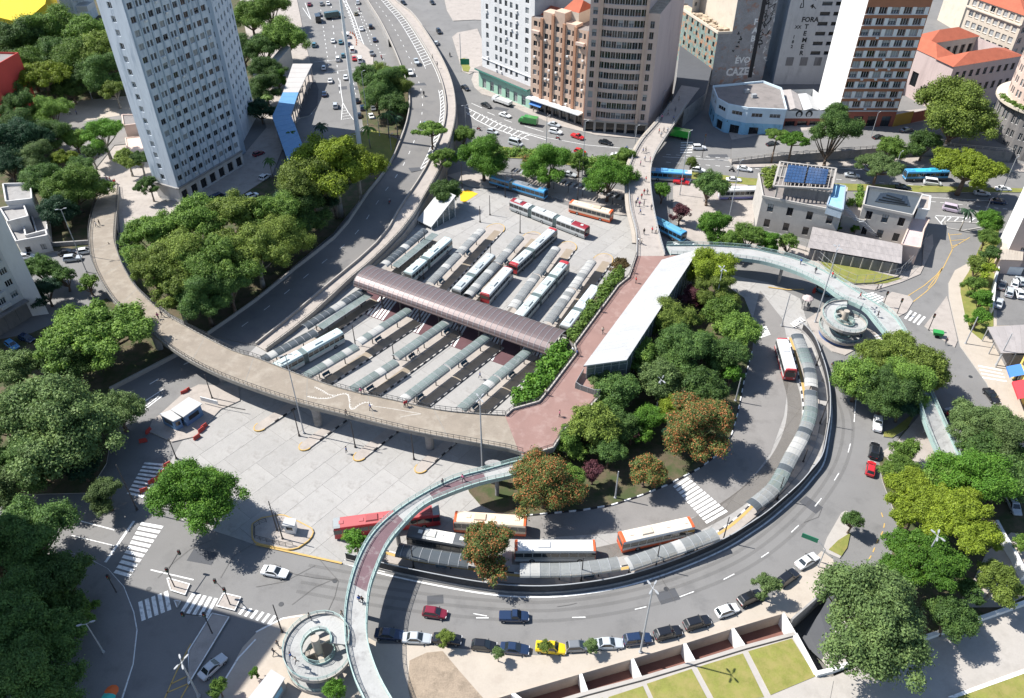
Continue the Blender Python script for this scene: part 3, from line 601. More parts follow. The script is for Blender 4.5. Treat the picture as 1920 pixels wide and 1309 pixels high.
for i in range(10):
    for s in (-1, 1): put(MB().box((0, 0, 2.25), (.3, .3, 4.5)).mesh('column', 'pole_dark'), vt, (2 + i * (L - 4) / 9, 3.3 * s, 0))
W = lambda x, y: (A.x + x * ca - y * sa, A.y + x * sa + y * ca)
cf = MB().prism([W(-1, -7.2), W(L + 2, -7.2), W(L + 2, 4.6), W(-1, 4.6)], .0, .075).struct('concourse_floor', 'purple_floor')
for i in range(5):
    b = MB()
    for j in range(6):
        x = 4.2 + i * 9.8 + j * .85; sk = -1.1; b.poly([(*W(x - sk, -7), .085), (*W(x + .5 - sk, -7), .085), (*W(x + .5 + sk, 4.2), .085), (*W(x + sk, 4.2), .085)])
    b.struct('crosswalk', 'white_paint')
# curved shelters along the outer bays
def curved_shelter(label, pts, base, pale, far=0):
    Lz = resample(smooth_line([g3(*p) for p in pts]), PL_); t = thing('platform_shelter', label, 'shelter', (Lz[0].x, Lz[0].y, .25), 0, 'curved shelters along the outer bays')
    for i, (a, b_) in enumerate(zip(Lz, Lz[1:])):
        v = b_ - a; rz = math.atan2(v.y, v.x); k = base if random.random() > pale else 'poly_pale'
        if base == 'mix': k = ('poly_grey', 'poly_teal', 'poly_grey', 'poly_pale')[(i // 3) % 4] if i % 7 else 'poly_dark'
        o = put(pan[k], t, (a.x - Lz[0].x, a.y - Lz[0].y, 2.6), rz); o.scale = (math.hypot(v.x, v.y) / PL_ * 1.02, 1.15, 1); o = put(ribm, t, (a.x - Lz[0].x, a.y - Lz[0].y, 2.6), rz); o.scale.y = 1.15
        if i % 4 == 2: put(postm, t, (a.x - Lz[0].x, a.y - Lz[0].y, 0), rz)
        if i % 8 == 3: put(benchm, t, (a.x - Lz[0].x, a.y - Lz[0].y, 0), rz)
    return t
curved_shelter('curved grey shelter behind the white bus with red tail, upper end of the outer bays', [(1495,628),(1507,659),(1519,695),(1522,726)], 'mix', .0)
curved_shelter('long curved grey shelter following the right bend of the dark fence', [(1521,734),(1521,766),(1516,790),(1504,820),(1487,850),(1474,875),(1458,905),(1440,925),(1404,953)], 'mix', .0)
curved_shelter('grey vaulted shelter beside the single orange bus near the zebra crossing', [(1342,1000),(1296,1017),(1246,1034),(1175,1058)], 'poly_grey', .25)
curved_shelter('grey vaulted shelter beside the white and orange bus, lower middle', [(1160,1056),(1088,1066),(1040,1068),(973,1068)], 'poly_grey', .25)
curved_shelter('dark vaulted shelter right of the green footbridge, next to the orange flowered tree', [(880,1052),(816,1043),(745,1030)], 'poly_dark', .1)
OB = evenly(smooth_line(P((700,1050),(783,1068),(880,1085),(973,1096),(1060,1098),(1160,1085),(1246,1062),(1342,1022),(1404,980),(1470,920),(1510,870),(1533,815),(1536,760),(1528,710),(1512,665),(1494,630))), 70)
OBi = evenly(smooth_line(P((705,1030),(783,1050),(880,1065),(973,1078),(1060,1079),(1160,1066),(1246,1043),(1330,1008),(1385,970),(1447,905),(1480,860),(1502,810),(1507,765),(1500,715),(1490,670),(1478,635))), 70)
ob = MB().deck(OB, OBi, .3, 0, 1); [ob.v.__setitem__(i, (v[0], v[1], v[2] + .26)) for i, v in enumerate(ob.v)]; ob.struct('outer_platform', ['sidewalk', 'kerb'])
lane_marks('', [(offset(OBi, -.35, .25), .5)]).struct('tactile_strip', 'yellow_paint')
b = MB(); LK = resample(offset(OBi, .12, .02), 1.2)
for i in range(len(LK) - 1): wall_strip(b, [LK[i], LK[i + 1]], .22, lambda p: 0, .28, i % 2)
b.struct('striped_kerb', ['white_paint', 'black_paint'])
b = MB(); LK = resample(P((985,968),(1090,958),(1148,948),(1202,930),(1252,910),(1310,880),(1350,850),(1372,815),(1382,780),(1395,715),(1410,660)), 1.3)
for i in range(len(LK) - 1): wall_strip(b, [LK[i], LK[i + 1]], .22, lambda p: 0, .32, i % 2)
b.struct('striped_kerb', ['white_paint', 'black_paint'])
# white hall on the plaza deck
HR = [G(1241, 487, 10.6), G(1311, 467, 10.6), G(1175, 675, 10.6), G(1094, 686, 10.6)]
hall = thing('white_hall', 'long hall with a bright white ribbed roof standing along the red plaza', 'building', (HR[3].x, HR[3].y, 0))
TL, TR, BRr, BLl = HR; n = 34
for i in range(n):
    a, b_ = i / n, (i + .985) / n; q = [TL.lerp(BLl, a), TL.lerp(BLl, b_), TR.lerp(BRr, b_), TR.lerp(BRr, a)]
    MB().prism(q, 10.45, 10.6, 0, 0, True).build('roof_panel', 'roof_white', hall)
ctr = (TL + TR + BRr + BLl) / 4; ins = [ctr + (p - ctr) * .94 for p in HR]
MB().prism(HR, 10.3, 10.44, 0, 0, True).build('roof_frame', 'steel_grey', hall)
for (a, b_), lo, nb in (((ins[3], ins[0]), 6.2, 18), ((ins[2], ins[3]), 6.2, 5), ((ins[1], ins[2]), 0, 18), ((ins[0], ins[1]), 0, 5)):
    for i in range(nb):
        MB().beam(a.lerp(b_, (i + .03) / nb), a.lerp(b_, (i + .97) / nb), .08, lo, 10.3).build('glass_panel', 'glass_hall', hall)
    b = MB()
    for i in range(nb + 1): c = a.lerp(b_, i / nb); b.box((c.x, c.y, (lo + 10.3) / 2), (.16, .16, 10.3 - lo), math.atan2((b_ - a).y, (b_ - a).x))
    for z in (lo + 1.1, lo + 2.6): b.beam(a, b_, .14, z - .04, z + .04)
    b.build('mullion', 'steel_grey', hall)
MB().prism([ctr + (p - ctr) * .92 for p in HR], 6.21, 6.3).build('floor', 'concrete_light', hall)
rl = [G(1094, 700, 6.2), G(1078, 728, 6.2), G(1121, 743, 6.2), G(1150, 720, 6.2)]
b = MB(); wall_strip(b, rl, .06, lambda p: 6.2, 1.3); b.build('glass_balustrade', 'glass_hall', hall); railing(rl, 1.35, hall, 'steel_grey', 1.5, 1)
# stair cover at the upper end of the dark shelters
q = QL('B', [(900,1228), (1010,1168), (1090,1245), (1010,1309)], 0.3)
c0 = (q[0] + q[1] + q[2] + q[3]) / 4
st = thing('stair_cover', 'white wedge shaped glazed stair cover beside the viaduct wall', 'stair cover', (c0.x, c0.y, 0))
ax = (Q('B', 1010, 1168, 3) - Q('B', 900, 1228, 3)); ax.z = 0; ax.normalize(); pr = Vector((ax.y, -ax.x, 0)); o = Q('B', 905, 1228, 1.2); o.z = 0
e = lambda u, v, z: o + ax * u + pr * v + Vector((0, 0, z))
b = MB(); b.poly([e(-.3, -.3, 1.3), e(-.3, 5.3, 1.3), e(9.6, 5.3, 6.6), e(9.6, -.3, 6.6)]); b.poly([e(9.6, -.3, 6.35), e(9.6, 5.3, 6.35), e(-.3, 5.3, 1.05), e(-.3, -.3, 1.05)])
for u, v, u2, v2 in ((-.3, -.3, 9.6, -.3), (9.6, 5.3, -.3, 5.3), (9.6, -.3, 9.6, 5.3), (-.3, 5.3, -.3, -.3)):
    z = lambda uu: 1.3 + (uu + .3) / 9.9 * 5.3; b.poly([e(u, v, z(u) - .25), e(u2, v2, z(u2) - .25), e(u2, v2, z(u2)), e(u, v, z(u))])
b.build('roof', 'roof_white', st)
for v in (0, 5): MB().poly([e(0, v, .1), e(9.2, v, .1), e(9.2, v, 6.1), e(0, v, 1.2)]).build('glass_side', 'glass_hall', st)
MB().poly([e(9.2, 0, .1), e(9.2, 5, .1), e(9.2, 5, 6.1), e(9.2, 0, 6.1)]).build('glass_end', 'glass_hall', st)
b = MB()
for u in (0, 2.3, 4.6, 6.9, 9.2):
    for v in (0, 5): b.box(e(u, v, (1.2 + u * .53) / 2), (.15, .15, 1.2 + u * .53), math.atan2(ax.y, ax.x))
for v in (1.7, 3.4): b.box(e(9.2, v, 3.05), (.12, .12, 6.1), math.atan2(ax.y, ax.x))
for z in (2, 4): b.beam(e(9.22, 0, 0), e(9.22, 5, 0), .1, z - .05, z + .05)
b.build('mullion', 'white_steel', st)
# gate booth and kiosk
c0 = Q('E', 1000, 1100); bt = thing('gate_booth', 'white roofed booth with blue walls on the terminal entrance island', 'booth', (c0.x, c0.y, 0))
slab('booth_island', QL('E', [(850,1075),(1040,905),(1110,870),(1330,880),(1340,960),(1230,1010),(1090,1160),(960,1190),(830,1130)]), .14, 'sidewalk')
R1 = QL('E', [(885,1030),(950,1008),(1012,1050),(965,1072)], 3.0); R2 = QL('E', [(952,1005),(1052,935),(1128,972),(1022,1047)], 3.3)
for Rr, z in ((R1, 3.0), (R2, 3.3)):
    cc = sum(Rr, Vector()) / 4; MB().prism(Rr, z - .18, z, 0, 0, True).build('roof', 'roof_white', bt)
    w_ = [cc + (p - cc) * .86 for p in Rr]; MB().prism(w_, 0, z - .2).build('wall', 'booth_blue', bt)
    for i in (0, 2, 3):
        a, b_ = w_[i], w_[(i + 1) % 4]; MB().beam(a.lerp(b_, .2), a.lerp(b_, .8), .06 + .02 * i, 1.3, 2.3).build('window', 'glass_dark', bt)
b = MB(); b.beam(Q('E', 1130, 975), Q('E', 1225, 1000), .12, 1.0, 2.1); b.build('barrier_box', 'white_steel', bt)
b = MB(); b.beam(Q('E', 1225, 1000), Q('E', 1375, 1028), .12, 1.0, 1.15); b.build('barrier_arm', 'pole_dark', bt)
c0 = Q('J', 190, 385); slab('kiosk_island', QL('J', [(-20,345),(30,310),(150,290),(250,335),(320,372),(322,400),(290,440),(230,480),(180,487),(0,450),(-20,420)]), .18, 'sidewalk')
b = MB(); wall_strip(b, resample(QL('J', [(-20,345),(30,310),(150,290),(250,335),(320,372),(322,400),(290,440),(230,480),(180,487),(0,450),(-20,420),(-20,345)]), 1.0), .2, lambda p: 0, .36); b.struct('yellow_kerb', 'yellow_paint')
kr = thing('kiosk_fence', 'dark low railing around the kiosk island', 'fence', (c0.x - 2, c0.y, .2)); railing(QL('J', [(60,330),(-5,350),(-5,425),(180,468),(215,455)], .2), 1.2, kr, 'steel_dark', 1.2, 3)
kk = thing('ticket_kiosk', 'small white kiosk with flat roof on the yellow kerbed island', 'kiosk', (c0.x, c0.y, .2)); Rr = QL('J', [(143,345),(163,300),(226,308),(214,352)], 2.7); cc = sum(Rr, Vector()) / 4
MB().prism(Rr, 2.55, 2.7, 0, 0, True).build('roof', 'roof_white', kk); w_ = [cc + (p - cc) * .82 for p in Rr]; MB().prism(w_, .2, 2.54).build('wall', 'white_steel', kk)
for i in (0, 3): MB().beam(w_[i].lerp(w_[(i + 1) % 4], .2), w_[i].lerp(w_[(i + 1) % 4], .8), .06, 1.3, 2.1).build('window', 'glass_dark', kk)
# sunken courts and lawn terrace, lower right
mat('court_floor', (.16, .075, .06), .9, .2, .4, 4); mat('court_wall', (.40, .34, .28), .9, .16, .4, 5, stain=(.3, .25, .2)); mat('white_wall', (.68, .68, .66), .7, .08, .4, 4, stain=(.45, .45, .44), stain_amt=.5)
z0 = .35
bk = [G(x, y, z0) for x, y in ((860,1330),(960,1299),(1088,1262),(1185,1234),(1283,1205),(1373,1177),(1440,1157),(1468,1149))]; fr = [G(x, y, z0) for x, y in ((910,1356),(1000,1329),(1101,1299),(1202,1272),(1303,1242),(1397,1213),(1460,1196),(1490,1188))]
cw = thing('sunken_courts', 'row of sunken courts with white walls and red brown floors beside the pavement', 'courtyard', (bk[3].x, bk[3].y, 0))
MB().deck(setz(fr, -2.6), setz(bk, -2.6), .3).build('floor', 'court_floor', cw)
b = MB(); wall_strip(b, bk, .3, lambda p: -3.4, 0, 0); b.build('back_wall', 'court_wall', cw)
b = MB(); wall_strip(b, fr, .55, lambda p: -3.4, 0.06, 0); b.build('front_wall', 'concrete_light', cw)
for i in (1, 2, 3, 4, 5, 7): b = MB(); wall_strip(b, [bk[i] + Vector((0, 0, -.03)), fr[i] + Vector((0, 0, -.03))], .5, lambda p: -3.4, .02); b.build('partition_wall', 'white_wall', cw)
rw = [G(1490,1188,z0), G(1512,1228,z0), G(1531,1264,z0)]; b = MB(); wall_strip(b, rw, .8, lambda p: -3.5, .03); b.build('side_wall', 'white_wall', cw)
lawnp = [fr[0] + Vector((0, -.4, 0))] + [p + Vector((.1, -.45, 0)) for p in fr[1:]] + [rw[1] + Vector((-.4, -.3, 0)), rw[2] + Vector((-.4, 0, 0)), G(1562,1278), G(1520,1500), G(700,1500)]
slab('court_terrace', lawnp, .1, 'concrete_light')
for i, pl in enumerate(([(1140,1309),(1205,1288),(1228,1340),(1160,1340)], [(1212,1284),(1296,1256),(1330,1320),(1240,1345)], [(1306,1253),(1392,1227),(1432,1309),(1342,1320)], [(1402,1223),(1484,1199),(1528,1270),(1444,1305)], [(1010,1342),(1130,1310),(1150,1345),(1020,1360)])):
    slab('lawn', P(*pl), .16, 'lawn')
slab('lawn', P((1790,1309),(1925,1262),(2050,1220),(2050,1400),(1790,1400)), .2, 'lawn')
slab('terrace_edging', P((1775,1309),(1930,1252),(2060,1206),(2060,1219),(1930,1261),(1790,1311)), .22, 'white_paint')
lw = thing('low_white_wall', 'low white wall with dark face between the park and the pale terrace', 'wall', G(1700, 1210)); L = [G(x, y, .9) for x, y in ((1531,1262),(1560,1255),(1590,1244))]
b = MB(); wall_strip(b, L, .6, lambda p: 0, 0); b.build('wall_segment', 'white_wall', lw)
L = [G(x, y, .9) for x, y in ((1700,1206),(1746,1190),(1871,1147),(1960,1115),(2060,1078))]; b = MB(); wall_strip(b, L, .6, lambda p: 0, 0); b.build('wall_segment', 'white_wall', lw)
L = [G(x, y, 2.2) for x, y in ((1870,975),(1886,1005),(1905,1035),(1925,1075))]; b = MB(); wall_strip(b, L, .5, lambda p: 0, 0); b.top('white_wall', 'white_wall', 'tall white wall at the right edge beyond the flat topped trees', 'wall')
# ramp down to the car park beside the courts
rp = QL('L', [(335,700,-.1),(325,770,-.6),(290,830,-1.2),(220,930,-2.4),(180,990,-3.2)]); rq = QL('L', [(480,640,-.1),(440,760,-.6),(420,840,-1.2),(340,1010,-2.4),(300,1100,-3.2)])
rp[0] = G(1556,1066,-.02); rq[0] = G(1640,1090,-.02)
sheet('ramp_apron', P((1525,1045),(1560,1050),(1610,1055),(1665,1085),(1668,1130),(1642,1095),(1556,1071)), -.012, 'asphalt')
MB().sheet(rp, rq).struct('ramp_road', 'asphalt_new'); MB().sheet([rq[0], rq[1], rq[2], rq[3], rq[4]], [G(1662,1100,.05), G(1668,1150,.1), G(1655,1195,.1), G(1600,1240,.1), G(1560,1262,.1)]).struct('ramp_bank', 'concrete_light')
b = MB(); wall_strip(b, [Vector((p.x, p.y, .75)) for p in [G(1566,1070)] + QL('L', [(330,695),(250,775),(130,880)])], .3, lambda p: -3.4, 0); b.top('ramp_wall', 'concrete_wall', 'low dark wall along the pavement above the car park ramp', 'wall')
# ------------------------------------------------------------------ buildings
def PJ(p):
    dy, dz = p[1], p[2] - HC; zc = dy * c_ - dz * s_; return (CX + F * p[0] / zc, CY - F * (dy * s_ + dz * c_) / zc)
mat('tower_blue', (.53, .58, .63), .85, .16, .5, 4, stain=(.24, .30, .37), stain_amt=.75, stain_at=(.5, .66), stretch=(1, 1, .14))
mat('tower_rib', (.34, .41, .48), .85, .1, .25, 3)
mat('plaster_white', (.62, .62, .62), .8, .08, .4, 4, stain=(.45, .45, .45), stain_amt=.6, stretch=(1, 1, .2))
mat('plaster_beige', (.50, .37, .29), .85, .1, .3, 4, stain=(.36, .25, .19), stain_amt=.5)
mat('plaster_brown', (.38, .21, .135), .85, .12, .3, 4); mat('plaster_tan', (.52, .40, .34), .85, .1, .3, 4)
mat('plaster_pink', (.46, .375, .36), .85, .1, .15, 4, stain=(.34, .27, .26), stain_amt=.7, stretch=(1, 1, .25))
mat('plaster_grey', (.50, .49, .475), .85, .14, .3, 4, stain=(.33, .32, .31), stain_amt=.7, stretch=(1, 1, .3))
mat('plaster_dark', (.20, .19, .185), .85, .3, .5, 3, stain=(.07, .07, .07), stain_amt=.8, stretch=(1, 1, .25))
mat('graffiti_wall', (.29, .285, .285), .85, .35, .35, 2.5, stain=(.33, .18, .125), stain_amt=.8, stain_at=(.55, .62))
mat('mural_wall', (.16, .22, .2), .85, .5, .5, 2, stain=(.4, .17, .08), stain_amt=.9, stain_at=(.5, .6))
mat('plaster_cream', (.52, .46, .38), .85, .1, .3, 4, stain=(.36, .3, .24), stain_amt=.5)
mat('plaster_green', (.30, .48, .38), .85, .08, .3, 4); mat('green_dark', (.07, .22, .18), .8, .1)
mat('brown_brick', (.34, .15, .085), .9, .15, .4, 5); mat('brick_red', (.3, .10, .07), .9, .15, .4, 5)
mat('paint_blue', (.24, .45, .60), .8, .2, .35, 4, stain=(.10, .2, .3), stain_amt=.7)
mat('paint_sky', (.52, .62, .69), .8, .12, .35, 4)
mat('paint_yellow', (.62, .44, .02), .8, .06, .3, 4); mat('paint_ochre', (.42, .26, .06), .8, .12)
mat('paint_red', (.42, .055, .045), .8, .1, .3, 4); mat('paint_blue_grey', (.28, .34, .40), .85, .15, .2, 3, stain=(.16, .2, .24))
mat('roof_concrete', (.20, .18, .17), .9, .2, .3, 4, stain=(.1, .095, .09), stain_amt=.7)
mat('roof_rubble', (.42, .34, .25), .95, .4, .7, 3, stain=(.12, .1, .08), stain_amt=.7)
mat('tile_roof', (.36, .105, .06), .85, .2, .5, 5, stain=(.3, .08, .05), bump=.3, rnd=.12)
mat('fibre_roof', (.30, .275, .265), .9, .14, .4, 4, stain=(.19, .18, .18), rnd=.14)
mat('solar', (.025, .06, .14), .15, .1, spec=.7, rnd=.3)
for i, c in enumerate(((.012, .014, .017), (.03, .036, .042), (.07, .095, .115), (.30, .31, .31), (.045, .03, .045))): mat(f'pane{i}', c, .12 if i < 3 else .5, .1, 1.5, 4, spec=.7)
mat('frame_white', (.62, .62, .61), .6, .05); mat('frame_grey', (.3, .31, .32), .6, .05); mat('frame_dark', (.05, .05, .055), .6, .05)
mat('awning_blue', (.05, .16, .42), .7, .08); mat('awning_red', (.55, .04, .05), .7, .08)
_wm = {}
ACM = MB().box((0, 0, 0), (.75, .42, .5)).mesh('air_conditioner', 'frame_white')
def window_meshes(wd, ht, fm, split=2):
    k = (round(wd, 2), round(ht, 2), fm, split)
    if k not in _wm:
        b = MB(); t = .07
        b.box((0, 0, ht / 2 - t / 2), (wd, .09, t)).box((0, 0, -ht / 2 + t / 2), (wd, .09, t))
        for x in [-wd / 2 + t / 2 + i * (wd - t) / split for i in range(split + 1)]: b.box((x, 0, 0), (t, .085, ht - 2 * t))
        _wm[k] = (b.mesh('window', fm), [MB().box((0, .05, -ht * (.0 if i in (0, 3) else .16 + .06 * i)), (wd - .02, .03, ht - .02 - 2 * ht * (.0 if i in (0, 3) else .16 + .06 * i) * .98)).box((0, .055, ht * .25), (wd - .03, .02, ht * .45), 0, 1 if i not in (0, 3) else 0).mesh('pane', [f'pane{i}', ('pane3', 'pane2', 'pane3', 'pane3', 'pane1')[i]]) for i in range(5)])
    return _wm[k]
def facade(parent, a, b, z0, z1, cols=(), rows=(), wall='plaster_white', depth=.22, frame='frame_white', panes=(.5, .25, .15, .08, .02), split=2, skip=None, name='wall', cap=None, every=None, sill=None, ac=0.0):
    a, b = Vector((a[0], a[1], 0)), Vector((b[0], b[1], 0)); d = b - a; L = d.length; d.normalize(); nrm = Vector((d.y, -d.x, 0)); rz = math.atan2(d.y, d.x)
    us = sorted({0.0, L} | {u for c in cols for u in c}); vs = sorted({z0, z1} | {v for r in rows for v in r}); W = lambda u, v, e=0.0: a + d * u - nrm * e + Vector((0, 0, v))
    cs, rs = {round(c[0], 4) for c in cols}, {round(r[0], 4) for r in rows}; mb = MB(); st = MB(); cnt = parent.get('_n', 0)
    for i in range(len(us) - 1):
        for j in range(len(vs) - 1):
            u0, u1, v0, v1 = us[i], us[i + 1], vs[j], vs[j + 1]
            if u1 - u0 < 1e-4 or v1 - v0 < 1e-4: continue
            if round(u0, 4) in cs and round(v0, 4) in rs and not (skip and skip(i, j, u0, v0)):
                for p, q in (((u0, v0), (u1, v0)), ((u1, v0), (u1, v1)), ((u1, v1), (u0, v1)), ((u0, v1), (u0, v0))): mb.poly([W(*p), W(*p, depth + .06), W(*q, depth + .06), W(*q)][::-1])
                c = W((u0 + u1) / 2, (v0 + v1) / 2, depth); wm, pm = window_meshes(u1 - u0, v1 - v0, frame, split); pi = random.choices(range(5), panes)[0]
                px, py = PJ(c)
                if -15 < px < 1935 and -15 < py and cnt < 298:
                    o = put(wm, parent, c - wloc(parent), rz); q = link('pane', pm[pi], o); cnt += 1
                    if ac and random.random() < ac: put(ACM, parent, W((u0 + u1) / 2 + random.uniform(-.2, .2), v0 - .3, -.22) - wloc(parent), rz)
                    if sill: put(sill, o, (0, -depth - .05, -(v1 - v0) / 2 - .05))
                else:
                    st.poly([W(u0, v0, depth), W(u1, v0, depth), W(u1, v1, depth), W(u0, v1, depth)], 0)
            else: mb.poly([W(u0, v0), W(u1, v0), W(u1, v1), W(u0, v1)])
    parent['_n'] = cnt; mb.build(name, wall, parent)
    if st.f: o = st.build('far_windows', 'pane1', parent); o['kind'] = 'stuff'
    return a, d, nrm, L, W
def rowz(z0, n, pitch, h, off=1.0): return [(z0 + i * pitch + off, z0 + i * pitch + off + h) for i in range(n)]
def colu(L, n, wd, m0=0.0, m1=None):
    m1 = m0 if m1 is None else m1; p = (L - m0 - m1) / n; return [(m0 + (i + .5) * p - wd / 2, m0 + (i + .5) * p + wd / 2) for i in range(n)]
def shell(parent, pts, z0, z1, faces, wall, roof='roof_concrete', parapet=.6, sink=0.0):
    pts = [Vector((p[0], p[1], 0)) for p in ccw(pts)]
    for i, p in enumerate(pts):
        q = pts[(i + 1) % len(pts)]; kw = dict(faces.get(i, {})); facade(parent, p, q, z0, z1, wall=kw.pop('wall', wall), **kw)
    ctr = sum(pts, Vector()) / len(pts); MB().poly([(p.x, p.y, z1 - parapet) for p in pts]).build('roof', roof, parent)
    inn = [p + (ctr - p).normalized() * .35 for p in pts]; b = MB()
    for i in range(len(pts)):
        j = (i + 1) % len(pts); b.poly([(pts[i].x, pts[i].y, z1), (pts[j].x, pts[j].y, z1), (inn[j].x, inn[j].y, z1), (inn[i].x, inn[i].y, z1)]); b.poly([(inn[i].x, inn[i].y, z1), (inn[j].x, inn[j].y, z1), (inn[j].x, inn[j].y, z1 - parapet), (inn[i].x, inn[i].y, z1 - parapet)])
    b.build('parapet', wall, parent); return pts
def first(pts):                                                # index of edge order after ccw(): keep given order when already ccw
    return ccw(pts)
def text_mesh(txt, size, mtl):
    cu = bpy.data.curves.new('lettering', 'FONT'); cu.body = txt; cu.size = size; cu.extrude = .01; cu.offset = .035 * size; cu.resolution_u = 2; o = bpy.data.objects.new('lettering', cu); col.objects.link(o)
    bpy.context.view_layer.update(); me = bpy.data.meshes.new_from_object(o.evaluated_get(bpy.context.evaluated_depsgraph_get())); bpy.data.objects.remove(o); me.materials.clear(); me.materials.append(M[mtl]); me.name = 'lettering'; return me
def letter(parent, txt, size, mtl, W, nrm, rz, u, v, name='lettering', tilt=0.0, sx=1.0):
    o = link(name, text_mesh(txt, size, mtl), parent); p = W(u, v) + nrm * .03; o.location = p - wloc(parent); o.rotation_euler = (R(90), tilt, rz); o.scale.x = sx; return o
# -- blue-white tower
C0, C1, Lb = G(342, 382), G(459, 310), G(306, 392); ax = (C1 - C0).normalized(); pr = Vector((-ax.y, ax.x, 0))
tw = thing('apartment_tower', 'tall pale blue apartment tower with rows of small windows above the left trees', 'building', (C0.x, C0.y, 0)); HT1 = 72
wdt = 9.0; L1 = (C1 - C0).length; cols = []
spec = [1.5, .75, .75, 1.5, 1.5, .75, .75, 1.5, 1.5, .7, 1.5, 1.5]; gaps = [.75, 1.0, .3, 1.0, .9, 1.0, .3, 1.0, 1.1, .8, .6, .9]; u = .2
for wd, g_ in zip(spec, gaps): u += g_; cols.append((u, u + wd)); u += wd
k = L1 / (u + .8); cols = [(x * k, y * k) for x, y in cols]; rows_ = rowz(5.5, 20, 3.28, 1.55)
facade(tw, C0, C1, 5, HT1, cols, rows_, 'tower_blue', .25, 'frame_grey', (.56, .18, .07, .17, .02), ac=.07)
Lb2 = C0 + pr * wdt
facade(tw, Lb2, C0, 5, HT1, [(wdt * .38, wdt * .38 + 1.5)], rows_, 'tower_blue', .25, 'frame_white', (.35, .2, .1, .35, 0))
facade(tw, Lb2, C0, 0, 5, [], [], 'plaster_grey'); facade(tw, C0, C1, 0, 4.6, colu(L1, 7, 2.2), [(.6, 3.4)], 'plaster_grey', .4, 'frame_dark', (.8, .2, 0, 0, 0))
b = MB(); b.beam(C0 - ax * .3, C1, 1.1, 4.6, 5.05); b.beam(Lb2, C0, 1.0, 4.62, 5.0); b.build('ledge', 'concrete_wall', tw)
for i in (0, 1, 3, 4, 5, 7, 8, 9, 11):
    uu = (cols[i][0] - .45 * k) if i else .25; p = C0 + ax * uu; b = MB(); b.box((p.x + ax.y * .12, p.y - ax.x * .12, (5.1 + HT1) / 2), (.22, .3, HT1 - 5.1), math.atan2(ax.y, ax.x)); b.build('facade_rib', 'tower_rib', tw)
# middle and rear blocks, stepping back
D0 = C1 + pr * 5.5; D1 = D0 + ax * 7.0; E0 = D1 + pr * 3.0; E1 = E0 + Vector((-.6, 25, 0))
facade(tw, C1, C1 + pr * 5.5, 0, HT1, [], [], 'tower_rib'); facade(tw, D0, D1, 0, HT1, [(1.2, 2.6), (4.2, 5.6)], rows_, 'tower_rib', .25, 'frame_grey')
facade(tw, D1, E0, 0, HT1, [], [], 'tower_rib'); facade(tw, E0, E1, 0, HT1, colu(25, 7, 1.3), rows_, 'tower_blue', .25, 'frame_grey')
facade(tw, E1, E1 + Vector((-8, 0, 0)), 0, HT1, [], [], 'tower_blue'); facade(tw, E1 + Vector((-8, 0, 0)), Lb2 , 0, HT1, [], [], 'tower_blue')
MB().poly(ccw(setz([Lb2, C0, C1, D0, D1, E0, E1, E1 + Vector((-8, 0, 0))], HT1))).build('roof', 'roof_concrete', tw)
# -- white block on a green podium
a, b_ = G(898, 163), G(993, 205); d = (b_ - a).normalized(); n_ = Vector((-d.y, d.x, 0)); L = (b_ - a).length
wb = thing('office_block', 'white office block with shuttered windows on a green ground floor', 'building', (a.x, a.y, 0))
facade(wb, a, b_, 0, 6.6, colu(L, 6, 2.1, 1), [(.4, 4.0)], 'plaster_green', .3, 'frame_grey', (.1, .2, .3, .4, 0)); facade(wb, a + n_ * 22, a, 0, 6.6, [], [], 'plaster_green'); facade(wb, b_, b_ + n_ * 22, 0, 6.6, [], [], 'plaster_green')
MB().prism([a - d * .6 - n_ * 1.4, b_ - n_ * 1.4, b_ + n_ * 3, a - d * .6 + n_ * 3], 6.6, 7.2, 0, 1, True).build('podium_roof', ['roof_concrete', 'green_dark'], wb)
a2, b2 = a + n_ * 1.6 + d * .3, b_ + n_ * 1.6; L2 = (b2 - a2).length; cc = [(2.5, 3.9), (7.2, 8.5), (9.6, 10.9), (12.4, 13.7), (15.0, 16.3), (17.8, 19.1), (22.6, 24.3)]; cc = [(x * L2 / 27, y * L2 / 27) for x, y in cc]
facade(wb, a2, b2, 7.2, 46, cc, rowz(7.4, 12, 3.2, 1.9), 'plaster_white', .2, 'frame_grey', (.3, .25, .1, .35, 0), ac=.12); facade(wb, a2 + n_ * 20, a2, 7.2, 46, [], [], 'plaster_white'); facade(wb, b2, b2 + n_ * 20, 7.2, 46, [], [], 'paint_blue_grey')
MB().poly([*setz([a2, b2, b2 + n_ * 20, a2 + n_ * 20], 46)]).build('roof', 'roof_concrete', wb)
b = MB(); b.beam(a2, b2, .5, 10.3, 10.55); b.build('string_course', 'plaster_white', wb)
# -- beige block with brown pilasters
a, b_ = G(994, 205), G(1091.6, 238); d = (b_ - a).normalized(); n_ = Vector((-d.y, d.x, 0)); L = (b_ - a).length
be = thing('office_block', 'beige office block with brown pilasters and a red tiled roof', 'building', (a.x, a.y, 0)); bw_ = L / 5; cc = []
for i in range(5): cc += [(i * bw_ + .95, i * bw_ + 2.45), (i * bw_ + 3.0, i * bw_ + 3.8)]
facade(be, a, b_, 5, 31, cc, rowz(5.3, 8, 3.15, 1.7), 'plaster_beige', .25, 'frame_grey', (.4, .3, .1, .18, .02), ac=.15)
facade(be, a, b_, 0, 4.6, colu(L, 7, 2.5), [(.3, 3.6)], 'plaster_dark', .5, 'frame_dark', (.8, .2, 0, 0, 0))
for i in range(1, 5): p = a + d * i * bw_; MB().box((p.x - n_.x * .2, p.y - n_.y * .2, 18.3), (.95, .5, 26.4 if i != 2 else 30), math.atan2(d.y, d.x)).build('pilaster', 'plaster_brown', be)
